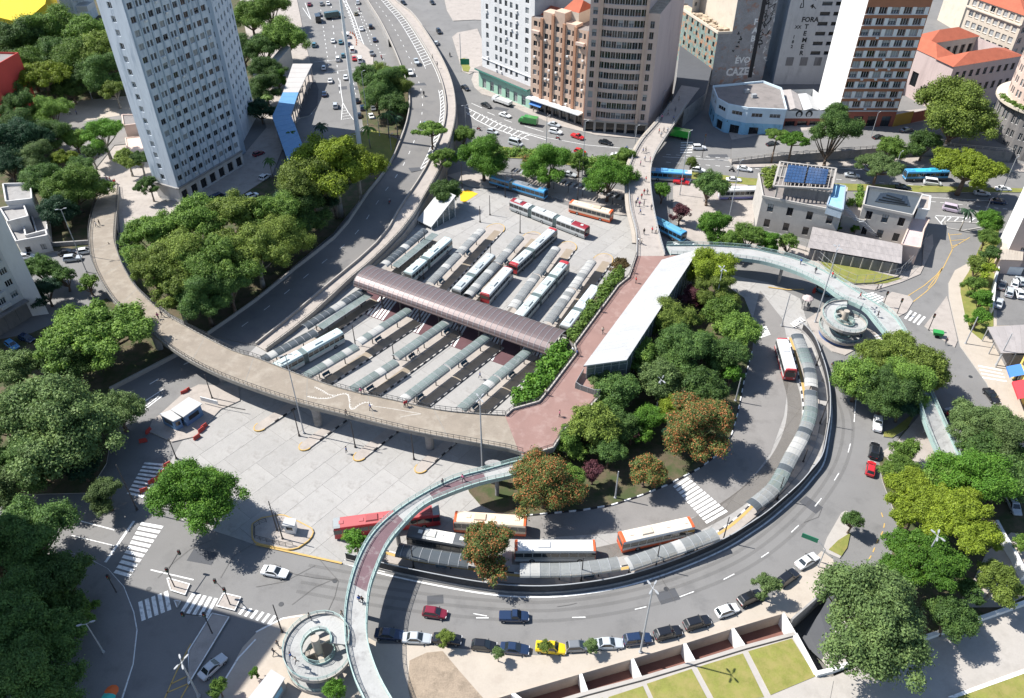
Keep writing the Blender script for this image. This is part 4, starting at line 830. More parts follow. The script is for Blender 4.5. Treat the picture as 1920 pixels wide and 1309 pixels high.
for i, h in ((1, 33.5), (2, 34.5), (3, 31.8)): p = a + d * (i + .5) * bw_ + n_ * 2; MB().box((p.x, p.y, (30.9 + h) / 2), (bw_ * .9, 3.6, h - 30.9), math.atan2(d.y, d.x)).build('attic_block', 'plaster_beige', be)
for i in (0, 4): p = a + d * (i + .5) * bw_ - n_ * .5; MB().box((p.x, p.y, 26.8), (bw_ * .7, 1.0, .9), math.atan2(d.y, d.x)).build('balcony', 'plaster_tan', be)
facade(be, a + n_ * 14, a, 0, 31, [], [], 'plaster_beige'); facade(be, b_, b_ + n_ * 14, 0, 31, [], [], 'plaster_tan')
MB().poly(setz([a, b_, b_ + n_ * 14, a + n_ * 14], 30.7)).build('roof', 'roof_concrete', be)
for u0, u1, z in ((.2, bw_ * 2, 33), (bw_ * 2.2, bw_ * 3.6, 37)):
    q = [a + d * u0 + n_ * 3.6, a + d * u1 + n_ * 3.6, a + d * u1 + n_ * 12, a + d * u0 + n_ * 12]; r0, r1 = (q[0] + q[3]) / 2 + d * 1.5, (q[1] + q[2]) / 2 - d * 1.5; b = MB(); e = z - 2.6
    b.poly([(*q[0].xy, e), (*q[1].xy, e), (*r1.xy, z), (*r0.xy, z)]); b.poly([(*q[2].xy, e), (*q[3].xy, e), (*r0.xy, z), (*r1.xy, z)]); b.poly([(*q[1].xy, e), (*q[2].xy, e), (*r1.xy, z)]); b.poly([(*q[3].xy, e), (*q[0].xy, e), (*r0.xy, z)]); b.build('tiled_roof', 'tile_roof', be)
    MB().prism(q, 30.6, e - .01).build('attic_wall', 'plaster_cream', be)
MB().prism([a - n_ * 2.6, b_ - n_ * 2.6, b_ + n_ * .1, a + n_ * .1], 4.65, 5.05, 0, 0, True).build('canopy', 'white_steel', be)
MB().poly([(a + d * 1.5 - n_ * .2 + Vector((0, 0, 4.4))), (a + d * 1.5 - n_ * 2.8 + Vector((0, 0, 3.2))), (a + d * 6.5 - n_ * 2.8 + Vector((0, 0, 3.2))), (a + d * 6.5 - n_ * .2 + Vector((0, 0, 4.4)))]).build('awning', 'awning_blue', be)
# -- brown block with strip windows
a, b_ = G(1093, 247), G(1212, 256); d = (b_ - a).normalized(); n_ = Vector((-d.y, d.x, 0)); L = (b_ - a).length; sd = (G(1266, 165) - G(1212, 254)).normalized()
br = thing('office_block', 'brown office block with gently curved bands of strip windows beside the alley', 'building', (a.x, a.y, 0)); zt = 48
rw_ = rowz(4.6, 13, 3.2, 2.1, .75); q = [a + d * 3.4, a + d * 7.0 - n_ * .55, a + d * (L - 7.4) - n_ * .55, b_ - d * 3.8]
facade(br, a, q[0], 4.4, zt, [(.9, 2.3)], rw_, 'plaster_tan', .25, 'frame_grey'); facade(br, q[3], b_, 4.4, 38.5, [(1.2, 2.5)], rw_[:10], 'plaster_tan', .25, 'frame_grey')
for i, nb in ((0, 2), (1, 4), (2, 2)):
    Ls = (q[i + 1] - q[i]).length; p = Ls / nb; facade(br, q[i], q[i + 1], 4.4, zt, [(j * p + .05, (j + 1) * p - .05) for j in range(nb)], rw_, 'plaster_tan', .3, 'frame_white', (.72, .14, .06, .0, .08), 2)
for p, z in ((q[0], zt), (q[3], zt)): MB().box((p.x - n_.x * .15, p.y - n_.y * .15, (4.4 + z) / 2), (.9, .7, z - 4.4), math.atan2(d.y, d.x)).build('pilaster', 'plaster_beige', br)
facade(br, a, b_, 0, 4.0, colu(L, 6, 2.6, .3), [(.1, 3.6)], 'concrete_light', .8, 'frame_dark', (.9, .1, 0, 0, 0)); MB().beam(a, b_, .9, 4.0, 4.4).build('ledge', 'concrete_light', br)
facade(br, b_, b_ + sd * 38, 0, 38.5, [], [], 'plaster_pink'); e1 = q[3] + n_ * .01
facade(br, e1, e1 + sd * 30, 38.5, zt, [], [], 'plaster_pink'); facade(br, a + sd * 30, a, 0, zt, [], [], 'plaster_tan'); facade(br, b_ + sd * 38, a + sd * 30, 0, 38.5, [], [], 'plaster_pink')
MB().poly(setz([e1, b_, b_ + sd * 38, e1 + sd * 36], 38.4)).build('roof', 'roof_rubble', br); MB().poly(setz([a, e1, e1 + sd * 30, a + sd * 30], zt)).build('roof', 'roof_concrete', br)
# -- alley floor raised to the bridge, with a planter and steps
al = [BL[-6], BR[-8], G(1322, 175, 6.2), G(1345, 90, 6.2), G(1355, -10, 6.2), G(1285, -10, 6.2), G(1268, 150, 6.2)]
MB().prism(al, -.02, 6.05, 0, 1).struct('alley', ['asphalt_new', 'concrete_wall'])  # near-black floor colour stands in for the alley's deep shade
for lb, k, pts, zt_, wl in (('plain grey office block closing the dark alley', 'Z', ((985,330),(1075,250),(1140,190)), 34, 'plaster_grey'),):
    a, b_ = G(1283, 120), G(1322, 105); sd2 = Vector((.35, .93, 0)); t = thing('office_block', lb, 'building', (a.x, a.y, 0)); n0 = a + sd2 * 25
    shell(t, [a, b_, b_ + sd2 * 20, a + sd2 * 20], 0, zt_, {0: dict(cols=colu((b_ - a).length, 3, 1.6), rows=rowz(4, 9, 3.2, 1.5), panes=(.6, .3, .1, 0, 0))}, wl)
# -- graffiti covered blocks
a, b_ = G(1331, 160), G(1356, 158.5); sd2 = Vector((-.30, .954, 0)); L = (b_ - a).length
gl = thing('graffiti_building', 'low block with colourful painted side wall and rubble covered roof beside the alley', 'building', (a.x, a.y, 0)); h1 = 19
_, d, n_, _, W = facade(gl, a, b_, 0, h1, [], [], 'graffiti_wall'); rz_ = math.atan2(d.y, d.x)
A2 = a + sd2 * 34; facade(gl, A2, a, 0, h1, colu(34, 8, 1.3), rowz(3, 5, 3.1, 1.7), 'mural_wall', .2, 'frame_dark', (.7, .2, .1, 0, 0)); facade(gl, b_ + sd2 * 34, A2, 0, h1, [], [], 'plaster_dark')
MB().poly(setz([a, b_, b_ + sd2 * 34, A2], h1 - .6)).build('roof', 'roof_rubble', gl); b = MB(); b.beam(a, A2, .4, h1 - .6, h1 + .3); b.beam(a, b_, .4, h1 - .6, h1 + .2); b.build('parapet', 'plaster_cream', gl)
rg = random.Random(4); b = MB()
for i in range(60): p = a + d * rg.uniform(1, L - 1) + sd2 * rg.uniform(1, 22); s = rg.uniform(.4, 1.6); b.box((p.x, p.y, h1 - .55 + s * .3), (s, s * rg.uniform(.5, 1.5), s * .7), rg.uniform(0, 3))
o = b.build('roof_debris', 'roof_rubble', gl); o['kind'] = 'stuff'

a, b_ = G(1356, 158.5), G(1428, 154); L = (b_ - a).length; g2 = thing('graffiti_building', 'tall dark stained block covered in graffiti letters behind the blue corner shop', 'building', (a.x, a.y, 0)); h2 = 48
_, d, n_, _, W = facade(g2, a, b_, 0, h2, [], [], 'graffiti_wall'); rz_ = math.atan2(d.y, d.x); facade(g2, b_, b_ + sd2 * 26, 0, h2, [], [], 'plaster_dark'); facade(g2, a + sd2 * 26, a, 0, h2, [], [], 'plaster_cream'); facade(g2, b_ + sd2 * 26, a + sd2 * 26, 0, h2, [], [], 'plaster_dark'); MB().poly(setz([a, b_, b_ + sd2 * 26, a + sd2 * 26], h2)).build('roof', 'roof_concrete', g2)
MB().box((*(a + d * L * .66 - n_ * -.02).xy, 25), (1.5, .05, 46), rz_).build('damp_stain', 'black_paint', g2)
letter(g2, 'EVO', 3.0, 'white_paint', W, n_, rz_, L * .2, 7.6); letter(g2, 'CAZEK', 3.8, 'white_paint', W, n_, rz_, .3, 3.2, sx=.9)
for i, ch in enumerate('FAB'): letter(g2, ch, 2.9, 'white_paint', W, n_, rz_, L * .5, 21 - i * 2.9)
rg = random.Random(9)
def scribble(parent, W, n_, boxes, mtl, wd=.22, seed=1):
    rg = random.Random(seed); b = MB()
    for (u0, v0, u1, v1, k) in boxes:
        for i in range(k):
            cu, cv = u0 + (u1 - u0) * rg.random(), v0 + (v1 - v0) * (i + .5) / k; p = (cu, cv); s = (v1 - v0) / k * .55
            for j in range(rg.randint(3, 5)):
                q = (cu + rg.uniform(-1, 1) * s * .8, cv + rg.uniform(-1, 1) * s); dx, dy = q[0] - p[0], q[1] - p[1]; l = math.hypot(dx, dy) or 1; ox, oy = -dy / l * wd / 2, dx / l * wd / 2
                b.poly([W(p[0] + ox, p[1] + oy) + n_ * .03, W(p[0] - ox, p[1] - oy) + n_ * .03, W(q[0] - ox, q[1] - oy) + n_ * .03, W(q[0] + ox, q[1] + oy) + n_ * .03][::-1]); p = q
    o = b.build('graffiti_strokes', mtl, parent); o['kind'] = 'stuff'; return o
scribble(g2, W, n_, [(L * .06, 11, L * .3, 19, 5), (L * .74, 12, L * .78, 44, 13), (L * .84, 16, L * .9, 46, 9)], 'black_paint', .28, 3); scribble(g2, W, n_, [(L * .1, 2, L * .6, 14, 5), (L * .93, 8, L * .97, 40, 12)], 'white_paint', .16, 5)
a, b_ = G(1449, 158), G(1549, 158); L = (b_ - a).length; g3_ = thing('graffiti_building', 'pale grey block with wide dark window openings and black vertical graffiti words', 'building', (a.x, a.y, 0)); h3 = 48
cc = [(L * .57, L * .75), (L * .81, L * .97)]; _, d, n_, _, W = facade(g3_, a, b_, 0, h3, cc, rowz(9.5, 11, 3.4, 1.35, 1.2), 'plaster_grey', .5, 'frame_dark', (.9, .1, 0, 0, 0), 1); rz_ = math.atan2(d.y, d.x); sd3 = Vector((.12, .99, 0))
facade(g3_, a + sd3 * 22, a, 0, h3, [], [], 'paint_blue_grey'); facade(g3_, b_, b_ + sd3 * 22, 0, h3, [], [], 'paint_blue_grey'); MB().poly(setz([a, b_, b_ + sd3 * 22, a + sd3 * 22], h3)).build('roof', 'roof_concrete', g3_)
letter(g3_, 'FORA', 2.3, 'black_paint', W, n_, rz_, L * .27, 22.3)
for i, ch in enumerate('TEMER'): letter(g3_, ch, 2.2, 'black_paint', W, n_, rz_, L * (.35 + .004 * i), 19.9 - i * 2.3)
for i, ch in enumerate('XX182'): letter(g3_, ch if i else 'XX', 1.5, 'black_paint', W, n_, rz_, L * .18, 20 - i * 1.7) if i != 1 else None
scribble(g3_, W, n_, [(L * .18, 27, L * .26, 46, 6), (L * .33, 25, L * .44, 46, 6)], 'black_paint', .3, 7)
for i in range(3): p = W(L * (.22 + .26 * i), 8.2); MB().box((p.x, p.y, 8.4), (2.6, .2, 3.0), rz_).build('boarded_window', 'plaster_dark', g3_)
# -- blue corner shop building and its white roofed neighbour
rf = QL('S', [(230,930),(330,985),(520,1022),(880,1038),(830,835),(660,770),(185,815)], 9.5)
bs = thing('corner_shop', 'two storey blue and white corner building with graffiti and brown flat roof', 'building', (rf[1].x, rf[1].y, 0)); pp = ccw(rf)
for i, p in enumerate(pp):
    q = pp[(i + 1) % len(pp)]; Ls = (q - p).length; md = (p + q) / 2; front = md.y < 262
    if front:
        _, dd, nn, LL, W = facade(bs, p, q, 0, 4.6, colu(Ls, max(1, round(Ls / 6.5)), 3.0), [(0.1, 3.2)], 'paint_blue', .5, 'frame_dark', (.9, .1, 0, 0, 0)); facade(bs, p, q, 4.6, 9.5, colu(Ls, max(1, round(Ls / 5.0)), 3.4, .3), [(6.6, 7.9)], 'paint_sky', .2, 'frame_white', (.8, .2, 0, 0, 0), 3)
        scribble(bs, W, nn, [(.5, 3.3, LL - .5, 4.4, max(2, int(LL / 2)))], 'frame_dark', .1, i)
    else: facade(bs, p, q, 0, 9.5, [], [], 'plaster_white')
MB().poly(setz(pp, 9.1)).build('roof', 'roof_concrete', bs); b = MB()
for p, q in zip(pp, pp[1:] + pp[:1]): b.beam(p, q, .3, 9.0, 9.75)
b.build('parapet', 'paint_sky', bs)
for k, x, y in (('S', 500, 870), ('S', 570, 915)): p = Q(k, x, y, 9.3); MB().box((p.x, p.y, 9.7), (1.6, 1.2, 1.1), .3).build('roof_unit', 'steel_grey', bs)
rf = QL('S', [(880,1045),(1350,1045),(1290,960),(1130,840),(840,850)], 7); ns = thing('low_shop', 'low shop row with white sheet roofs and two stencilled portraits on its front', 'building', (rf[0].x, rf[0].y, 0)); pp = ccw(rf)
for i, p in enumerate(pp):
    q = pp[(i + 1) % len(pp)]
    if (p + q).y / 2 < 250:
        Ls = (q - p).length; _, dd, nn, LL, W = facade(ns, p, q, 4.4, 7.2, [], [], 'white_wall'); facade(ns, p, q, 0, 4.4, colu(Ls, 4, Ls / 5), [(.2, 3.4)], 'brick_red', .4, 'frame_dark', (.7, .1, 0, .2, 0))
        for uu in (.27, .47):
            b = MB(); cx_ = LL * uu; n = 16
            b.poly([W(cx_ + 1.15 * math.cos(2 * math.pi * j / n), 5.9 + 1.15 * math.sin(2 * math.pi * j / n)) + nn * .02 for j in range(n)]); b.build('portrait_hair', 'black_paint', ns)
            b = MB(); b.poly([W(cx_ + .6 * math.cos(2 * math.pi * j / n), 5.6 + .85 * math.sin(2 * math.pi * j / n)) + nn * .04 for j in range(n)]); f = b.build('portrait_face', 'white_wall', ns)
            b = MB(); [b.poly([W(cx_ + x - .22, y) + nn * .06, W(cx_ + x + .22, y) + nn * .06, W(cx_ + x + .22, y + .16) + nn * .06, W(cx_ + x - .22, y + .16) + nn * .06]) for x, y in ((-.27, 5.8), (.27, 5.8), (0, 5.1))]; b.build('portrait_features', 'black_paint', ns)
    else: facade(ns, p, q, 0, 7, [], [], 'white_wall')
for k in range(3):
    a_, b2_ = rf[0].lerp(rf[1], k / 3 + .01), rf[0].lerp(rf[1], (k + 1) / 3 - .01); c2, d2 = rf[4].lerp(rf[2], (k + 1) / 3), rf[4].lerp(rf[2], k / 3); m0, m1 = (a_ + b2_) / 2, (c2 + d2) / 2; up = Vector((0, 0, .9)); b = MB()
    b.poly([a_, m0 + up, m1 + up, d2]); b.poly([m0 + up, b2_, c2, m1 + up]); b.poly([a_, b2_, m0 + up]); b.build('sheet_roof', 'roof_white' if k else 'fibre_roof', ns)
# -- white and brown checkered tower
zu = 2.0; a, b_ = G(1563, 240, zu), G(1672, 240, zu); a.z = b_.z = 0; d = (b_ - a).normalized(); n_ = Vector((-d.y, d.x, 0)); L = (b_ - a).length; ct = thing('apartment_tower', 'brown and white checkered apartment tower with a blank white side wall', 'building', (a.x, a.y, 0)); zt = 43; back = Vector((-.13, .99, 0)) * 15
p_ = L / 5.15; cc = [(.35 + i * p_, .35 + i * p_ + p_ * .64) for i in range(5)]; rws = rowz(8.3, 10, 3.2, 1.95, .7)
facade(ct, a, b_, 8, zt, cc, rws, 'brown_brick', .3, 'frame_white', (.4, .25, .2, .13, .02), 3)
facade(ct, a, b_, 0, 7.7, colu(L, 4, 3.0, .4), [(2.2, 6.0)], 'brick_red', .5, 'frame_dark', (.7, .2, .1, 0, 0)); b = MB(); b.beam(a, b_, .8, 7.7, 8.0); b.build('ledge', 'plaster_grey', ct)
pw = MB().box((0, 0, 0), (p_ * .33, .14, 2.05)).mesh('white_panel', 'white_wall'); acm = MB().box((0, 0, 0), (.75, .4, .5)).mesh('air_conditioner', 'frame_white'); rz_ = math.atan2(d.y, d.x); rg = random.Random(2)
slb = MB().box((0, 0, 0), (L, .35, .16)).mesh('floor_band', 'frame_white')
for r in rws:
    if PJ((a.x, a.y, r[0]))[1] < -25: continue
    o = put(slb, ct, a + d * L / 2 - n_ * .1 + Vector((0, 0, r[0] - .1)) - wloc(ct), rz_)
    for i in range(5):
        p = a + d * (cc[i][1] + p_ * .17) - n_ * .05 + Vector((0, 0, (r[0] + r[1]) / 2)); put(pw, ct, p - wloc(ct), rz_)
        if rg.random() < .35: p = a + d * (cc[i][0] + rg.uniform(.5, 2)) - n_ * .25 + Vector((0, 0, r[0] - .5)); put(acm, ct, p - wloc(ct), rz_)
facade(ct, a + back, a, 0, zt, [], [], 'white_wall'); facade(ct, b_, b_ + back, 0, zt, [], [], 'plaster_grey'); facade(ct, b_ + back, a + back, 0, zt, [], [], 'plaster_grey'); MB().poly(setz([a, b_, b_ + back, a + back], zt)).build('roof', 'roof_concrete', ct)
# -- old blocks with red tiled roofs, upper right
def hip(parent, q, z0, z1, inset=.32, over=.6, name='tiled_roof', m='tile_roof'):
    c = sum(q, Vector()) / 4; q = [Vector((p.x, p.y, 0)) + (p - c).normalized() * over for p in q]; l1, l2 = (q[1] - q[0]).length, (q[2] - q[1]).length
    if l1 < l2: q = q[1:] + q[:1]
    r0, r1 = (q[0] + q[3]) / 2, (q[1] + q[2]) / 2; r0, r1 = r0.lerp(r1, inset), r1.lerp(r0, inset); Z = lambda p, z: (p.x, p.y, z)
    for f in ([Z(q[0], z0), Z(q[1], z0), Z(r1, z1), Z(r0, z1)], [Z(q[2], z0), Z(q[3], z0), Z(r0, z1), Z(r1, z1)], [Z(q[1], z0), Z(q[2], z0), Z(r1, z1)], [Z(q[3], z0), Z(q[0], z0), Z(r0, z1)]): MB().poly(f).build(name, m, parent)
sm = MB().box((0, 0, 0), (1.7, .25, .14)).mesh('sill', 'plaster_cream')
a, b_, c = G(1758, 212), G(1882, 190), G(1700, 150); a, b_ = Vector((a.x, a.y, 0)), Vector((b_.x, b_.y, 0)); d = (b_ - a).normalized(); n_ = Vector((-d.y, d.x, 0)); L = (b_ - a).length
ob_ = thing('old_school', 'grey old building with arched windows and red tiled roofs around a courtyard', 'building', (a.x, a.y, 0)); cc = colu(L, 9, 1.5, 1)
facade(ob_, a, b_, 0, 16, cc, [(6.0, 8.6), (11.6, 13.9)], 'plaster_pink', .3, 'frame_dark', (.8, .2, 0, 0, 0), sill=sm); facade(ob_, a + n_ * 26, a, 0, 16, [(10, 13)], [(4, 9)], 'plaster_pink', .4, 'frame_dark', (1, 0, 0, 0, 0)); facade(ob_, b_, b_ + n_ * 26, 0, 16, [], [], 'plaster_pink')
hip(ob_, [a, b_, b_ + n_ * 8, a + n_ * 8], 16, 18.6); hip(ob_, [a + n_ * 8, a + n_ * 8 + d * 8, a + n_ * 27 + d * 8, a + n_ * 27], 16, 18.8); hip(ob_, [a + n_ * 20 + d * 8, a + n_ * 20 + d * 30, a + n_ * 28 + d * 30, a + n_ * 28 + d * 8], 16.2, 19)
MB().prism([a + n_ * 8 + d * 8, a + n_ * 8 + d * L, a + n_ * 20 + d * L, a + n_ * 20 + d * 8], 0, 8).build('courtyard_block', 'plaster_grey', ob_)
a2 = a + n_ * 20 + d * 8; facade(ob_, a2, a2 + d * 22, 8, 16.1, colu(22, 6, 2.0, 1), [(10.5, 14)], 'plaster_cream', .5, 'frame_dark', (1, 0, 0, 0, 0)); facade(ob_, b_ + n_ * 28, a + n_ * 28, 0, 16, [], [], 'plaster_grey')
a, b_ = Q('N', 468, 200, 14), Q('N', 842, 345, 14); a, b_ = Vector((a.x, a.y, 0)), Vector((b_.x, b_.y, 0)); d = (b_ - a).normalized(); n_ = Vector((-d.y, d.x, 0)); L = (b_ - a).length; cb = thing('cream_block', 'cream four storey building with pale blinds and bright red tiled roof in the corner', 'building', (a.x, a.y, 0))
facade(cb, a, b_, 0, 25, colu(L, 8, 1.9, .8), rowz(3, 6, 3.7, 2.0), 'plaster_cream', .25, 'frame_white', (.15, .1, .1, .65, 0), sill=sm); facade(cb, b_, b_ + n_ * 24, 0, 25, colu(24, 6, 1.8), rowz(3, 6, 3.7, 2.0), 'plaster_tan', .25, 'frame_white', (.4, .2, .1, .3, 0)); facade(cb, a + n_ * 24, a, 0, 25, colu(24, 6, 1.8), rowz(3, 6, 3.7, 2.0), 'plaster_cream', .25, 'frame_white', (.4, .2, .1, .3, 0))
b = MB(); b.beam(a - d * .8, b_, 1.2, 21.4, 21.8); b.build('cornice', 'plaster_cream', cb); hip(cb, [a, b_, b_ + n_ * 24, a + n_ * 24], 25, 29)
a = G(1795, 60); t = thing('cream_house', 'small cream house with red hipped roof behind the checkered tower', 'building', (a.x, a.y, 0)); q = [a, a + Vector((24, 4, 0)), a + Vector((22, 20, 0)), a + Vector((-2, 16, 0))]
shell(t, q, 0, 15, {0: dict(cols=colu(24, 4, 1.4), rows=[(10, 12.5)], panes=(.9, .1, 0, 0, 0))}, 'plaster_cream', parapet=.1); hip(t, q, 15, 18.5)
# -- ochre gate wall by the street
a, b_ = G(1672, 240, 2), G(1745, 225, 2); b = MB(); b.beam(a, a.lerp(b_, .45), .4, 0, 6.5, 0); b.beam(a.lerp(b_, .46), b_, .4, 0, 6, 1); b.top('street_gate_wall', ['paint_ochre', 'brick_red'], 'ochre and dark red street wall beside the checkered tower', 'wall')
# -- round building at the right edge
def ring(c, r, z, n=48): return [(c.x + r * math.cos(2 * math.pi * i / n), c.y + r * math.sin(2 * math.pi * i / n), z) for i in range(n)]
c = G(1937, 272); rb = thing('round_building', 'round cream building with a planted balcony ring at the right edge', 'building', (c.x, c.y, 0)); rr = 14.5
for z0, z1, r, wl, rws in ((0, 14, rr, 'plaster_dark', [(1.5, 4.2), (5.8, 8), (9.8, 12.6)]), (15.2, 42, rr - 1.6, 'plaster_tan', rowz(15.4, 8, 3.3, 2.1))):
    n = 22
    for i in range(n):
        t0, t1 = 2 * math.pi * i / n, 2 * math.pi * (i + 1) / n; p, q = (c.x + r * math.cos(t0), c.y + r * math.sin(t0)), (c.x + r * math.cos(t1), c.y + r * math.sin(t1)); Ls = math.dist(p, q)
        vis = math.cos((t0 + t1) / 2 - R(215)) > .1
        facade(rb, p, q, z0, z1, [(Ls * .2, Ls * .44), (Ls * .56, Ls * .8)] if vis else [], rws if vis else [], wl, .25, 'frame_white', (.6, .3, .1, 0, 0))
MB().loft([ring(c, rr - .2, 13.6), ring(c, rr + 1.4, 14.3), ring(c, rr + 1.4, 15.1), ring(c, rr - 2, 15.15)], cap=False).build('balcony_ring', 'plaster_cream', rb); MB().poly(ring(c, rr - 1.6, 42)).build('roof', 'roof_concrete', rb)
# ------------------------------------------------------------------ museum with solar roof, right-hand shops, left-hand houses, station canopy, mast
mat('museum_wall', (.40, .38, .35), .88, .14, .4, 4, stain=(.28, .26, .25), stain_amt=.6)
mus = thing('museum', 'old stone museum with round headed windows, roof terraces and a stair', 'building', tuple(Q('M', 600, 690).xy) + (0,))
def flat(parent, k, pts, z, name, wall, roof, specs=None, z0=0.0, par=.5):
    pp = QL(k, pts, z); pp = ccw(pp)
    for i, p in enumerate(pp):
        q = pp[(i + 1) % len(pp)]; sp = dict((specs or {}).get('all', {})) if ((q - p).cross(Vector((0, 0, 1))).y < -.2 and (q - p).length > 4) else {}
        cols = colu((q - p).length, max(1, round((q - p).length / sp.pop('pitch', 4.2))), sp.pop('w', 1.5)) if sp else []
        facade(parent, p, q, z0, z, cols, sp.pop('rows', []) if sp else [], wall, **sp)
    MB().poly(setz(pp, z - par)).build('roof', roof, parent); b = MB()
    for p, q in zip(pp, pp[1:] + pp[:1]): b.beam(p, q, .35, z - par - .05, z + .12)
    b.build('parapet', wall, parent); return pp
ms = {'all': dict(rows=[(1.0, 3.4), (5.6, 8.0)], frame='frame_dark', panes=(.7, .1, .2, 0, 0), pitch=4.6, w=1.5)}
flat(mus, 'M', [(243,420),(960,560),(1000,345),(205,215)], 9.8, 'wall', 'museum_wall', 'roof_concrete', ms)
flat(mus, 'M', [(1148,500),(1590,590),(1680,400),(1185,330)], 9.4, 'wall', 'museum_wall', 'poly_dark', ms)
flat(mus, 'M', [(955,600),(1160,640),(1190,480),(990,450)], 5.5, 'wall', 'museum_wall', 'sidewalk')
flat(mus, 'M', [(1490,855),(1600,590),(1745,620),(1690,720),(1655,885)], 5.2, 'wall', 'plaster_tan', 'plaster_pink', par=.2)
flat(mus, 'M', [(1660,410),(1750,420),(1735,545),(1640,530)], 8.0, 'wall', 'white_wall', 'sidewalk', par=.2)
for k in range(4): pp = QL('M', [(1250 + k * 35, 470 - k * 22), (1570 - k * 25, 515 - k * 22), (1540 - k * 12, 420 - k * 3), (1300 + k * 22, 395 - k * 3)], 9.0 + k * .3); MB().prism(pp, 8.8, 9.05 + k * .28).build('skylight_step', 'glass_dark', mus)
b = MB(); A = [Q('M', 960, 500, 9.5), Q('M', 1090, 640, 6)]; B_ = [Q('M', 1130, 650, 6), Q('M', 1270, 790, 1)]
for s0, s1 in (A, B_):
    for i in range(12): p = s0.lerp(s1, i / 11); b.box((p.x, p.y, p.z), (1.5, .35, .12), .3)
b.build('stair', 'steel_grey', mus)
flat(mus, 'M', [(820,500),(960,545),(985,330),(880,315)], 11.5, 'wall', 'paint_blue_grey', 'paint_blue', par=.2, z0=9)
flat(mus, 'M', [(440,330),(860,390),(880,250),(480,200)], 12.2, 'wall', 'plaster_dark', 'roof_concrete', par=.2, z0=9)
pc = QL('M', [(338,325),(862,352),(902,170),(398,108)], 13.6); b = MB()
for p, q in zip(pc, pc[1:] + pc[:1]): b.beam(p, q, .5, 13.2, 13.6)
for i in range(1, 14): b.beam(pc[0].lerp(pc[1], i / 14), pc[3].lerp(pc[2], i / 14), .18, 13.25, 13.5)
b.build('pergola_frame', 'concrete_light', mus)
for p in pc: q = p.lerp(sum(pc, Vector()) / 4, .15); MB().box((q.x, q.y, 11.5), (.4, .4, 3.4)).build('pergola_post', 'concrete_light', mus)
for gx, (u0, u1) in enumerate(((.16, .50), (.53, .88))):
    for i in range(6):
        for j in range(6):
            f = lambda u, v: pc[0].lerp(pc[1], u).lerp(pc[3].lerp(pc[2], u), v); ua, ub = u0 + (u1 - u0) * i / 6, u0 + (u1 - u0) * (i + .93) / 6; va, vb = .16 + .74 * j / 6, .16 + .74 * (j + .93) / 6
            MB().prism([f(ua, va), f(ub, va), f(ub, vb), f(ua, vb)], 13.62, 13.7).build('solar_panel', 'solar', mus)
# corrugated shed
rf = QL('M', [(645,885),(1490,1030)], 3.6) + QL('M', [(1500,862),(690,702)], 5.0); sh = thing('corrugated_shed', 'long shed with a grey corrugated roof below the museum', 'shed', (rf[0].x, rf[0].y, 0))
nc = 26
for i in range(nc):
    for j in range(3):
        f = lambda u, v: rf[0].lerp(rf[1], u).lerp(rf[3].lerp(rf[2], u), v); b = MB(); ua, ub, va, vb = i / nc, (i + 1.02) / nc, j / 3, (j + 1.03) / 3; up = Vector((0, 0, .03 * j)); k = 6; P0 = [f(ua + (ub - ua) * t / k, va) + up + Vector((0, 0, .07 * (t % 2))) for t in range(k + 1)]; P1 = [f(ua + (ub - ua) * t / k, vb) + up + Vector((0, 0, .07 * (t % 2))) for t in range(k + 1)]
        b.sheet(P0, P1); b.build('roof_sheet', 'fibre_roof', sh)
ct_ = sum(rf, Vector()) / 4; w_ = [ct_ + (p - ct_) * .93 for p in rf]; b = MB()
for p, q in zip(w_, w_[1:] + w_[:1]): b.beam(p, q, .2, 0, 3.2)
b.build('wall', 'plaster_dark', sh)
for i in range(9): p = w_[0].lerp(w_[1], (i + .5) / 9); MB().box((p.x, p.y - .12, 1.6), (.35, .35, 3.2)).build('post', 'concrete_light', sh)
fl = QL('M', [(470,880),(640,930),(880,1150),(1060,1225),(1240,1215),(1450,1160),(1600,1010),(1690,850)]); fn = thing('wire_fence', 'tall wire fence with thin posts around the museum lawn', 'fence', (fl[3].x, fl[3].y, 0)); b = MB()
for p in resample(fl, 2.2): b.tube(p, p + Vector((0, 0, 3.0)), .05, n=5)
for z in (.1, 1.5, 3.0): b.chain([Vector((p.x, p.y, z)) for p in fl], .03, 5)
b.build('posts_and_rails', 'steel_grey', fn); MB().sheet([Vector((p.x, p.y, .02)) for p in fl], [Vector((p.x, p.y, .6)) for p in fl]).build('base_wall', 'concrete_wall', fn)
# right edge block with white flank
a = G(1876, 500); e = Vector((.97, -.25, 0)); bk_ = Vector((.22, .975, 0)); rt = thing('apartment_block', 'pink apartment block with a bright white flank rising at the right edge', 'building', (a.x, a.y, 0))
facade(rt, a, a + e * 26, 0, 40, [(2.6, 3.6), (6.0, 8.0), (11, 13), (16, 18)], rowz(4, 11, 3.2, 1.0, 1.1), 'plaster_tan', .25, 'frame_white', (.5, .3, .1, .1, 0)); facade(rt, a + bk_ * 7, a, 0, 40, [], [], 'white_wall'); facade(rt, a + e * 26, a + e * 26 + bk_ * 7, 0, 40, [], [], 'plaster_tan'); facade(rt, a + e * 26 + bk_ * 7, a + bk_ * 7, 0, 40, [], [], 'plaster_tan')
MB().poly(setz([a, a + e * 26, a + e * 26 + bk_ * 7, a + bk_ * 7], 40)).build('roof', 'roof_concrete', rt)
q = QL('O', [(705,820),(930,830),(930,700),(715,690)], 4.5); m_ = (q[3] - q[0]).normalized(); t = thing('tiled_porch', 'small tan tiled porch roof at the foot of the pink block', 'porch', (q[0].x, q[0].y, 0))
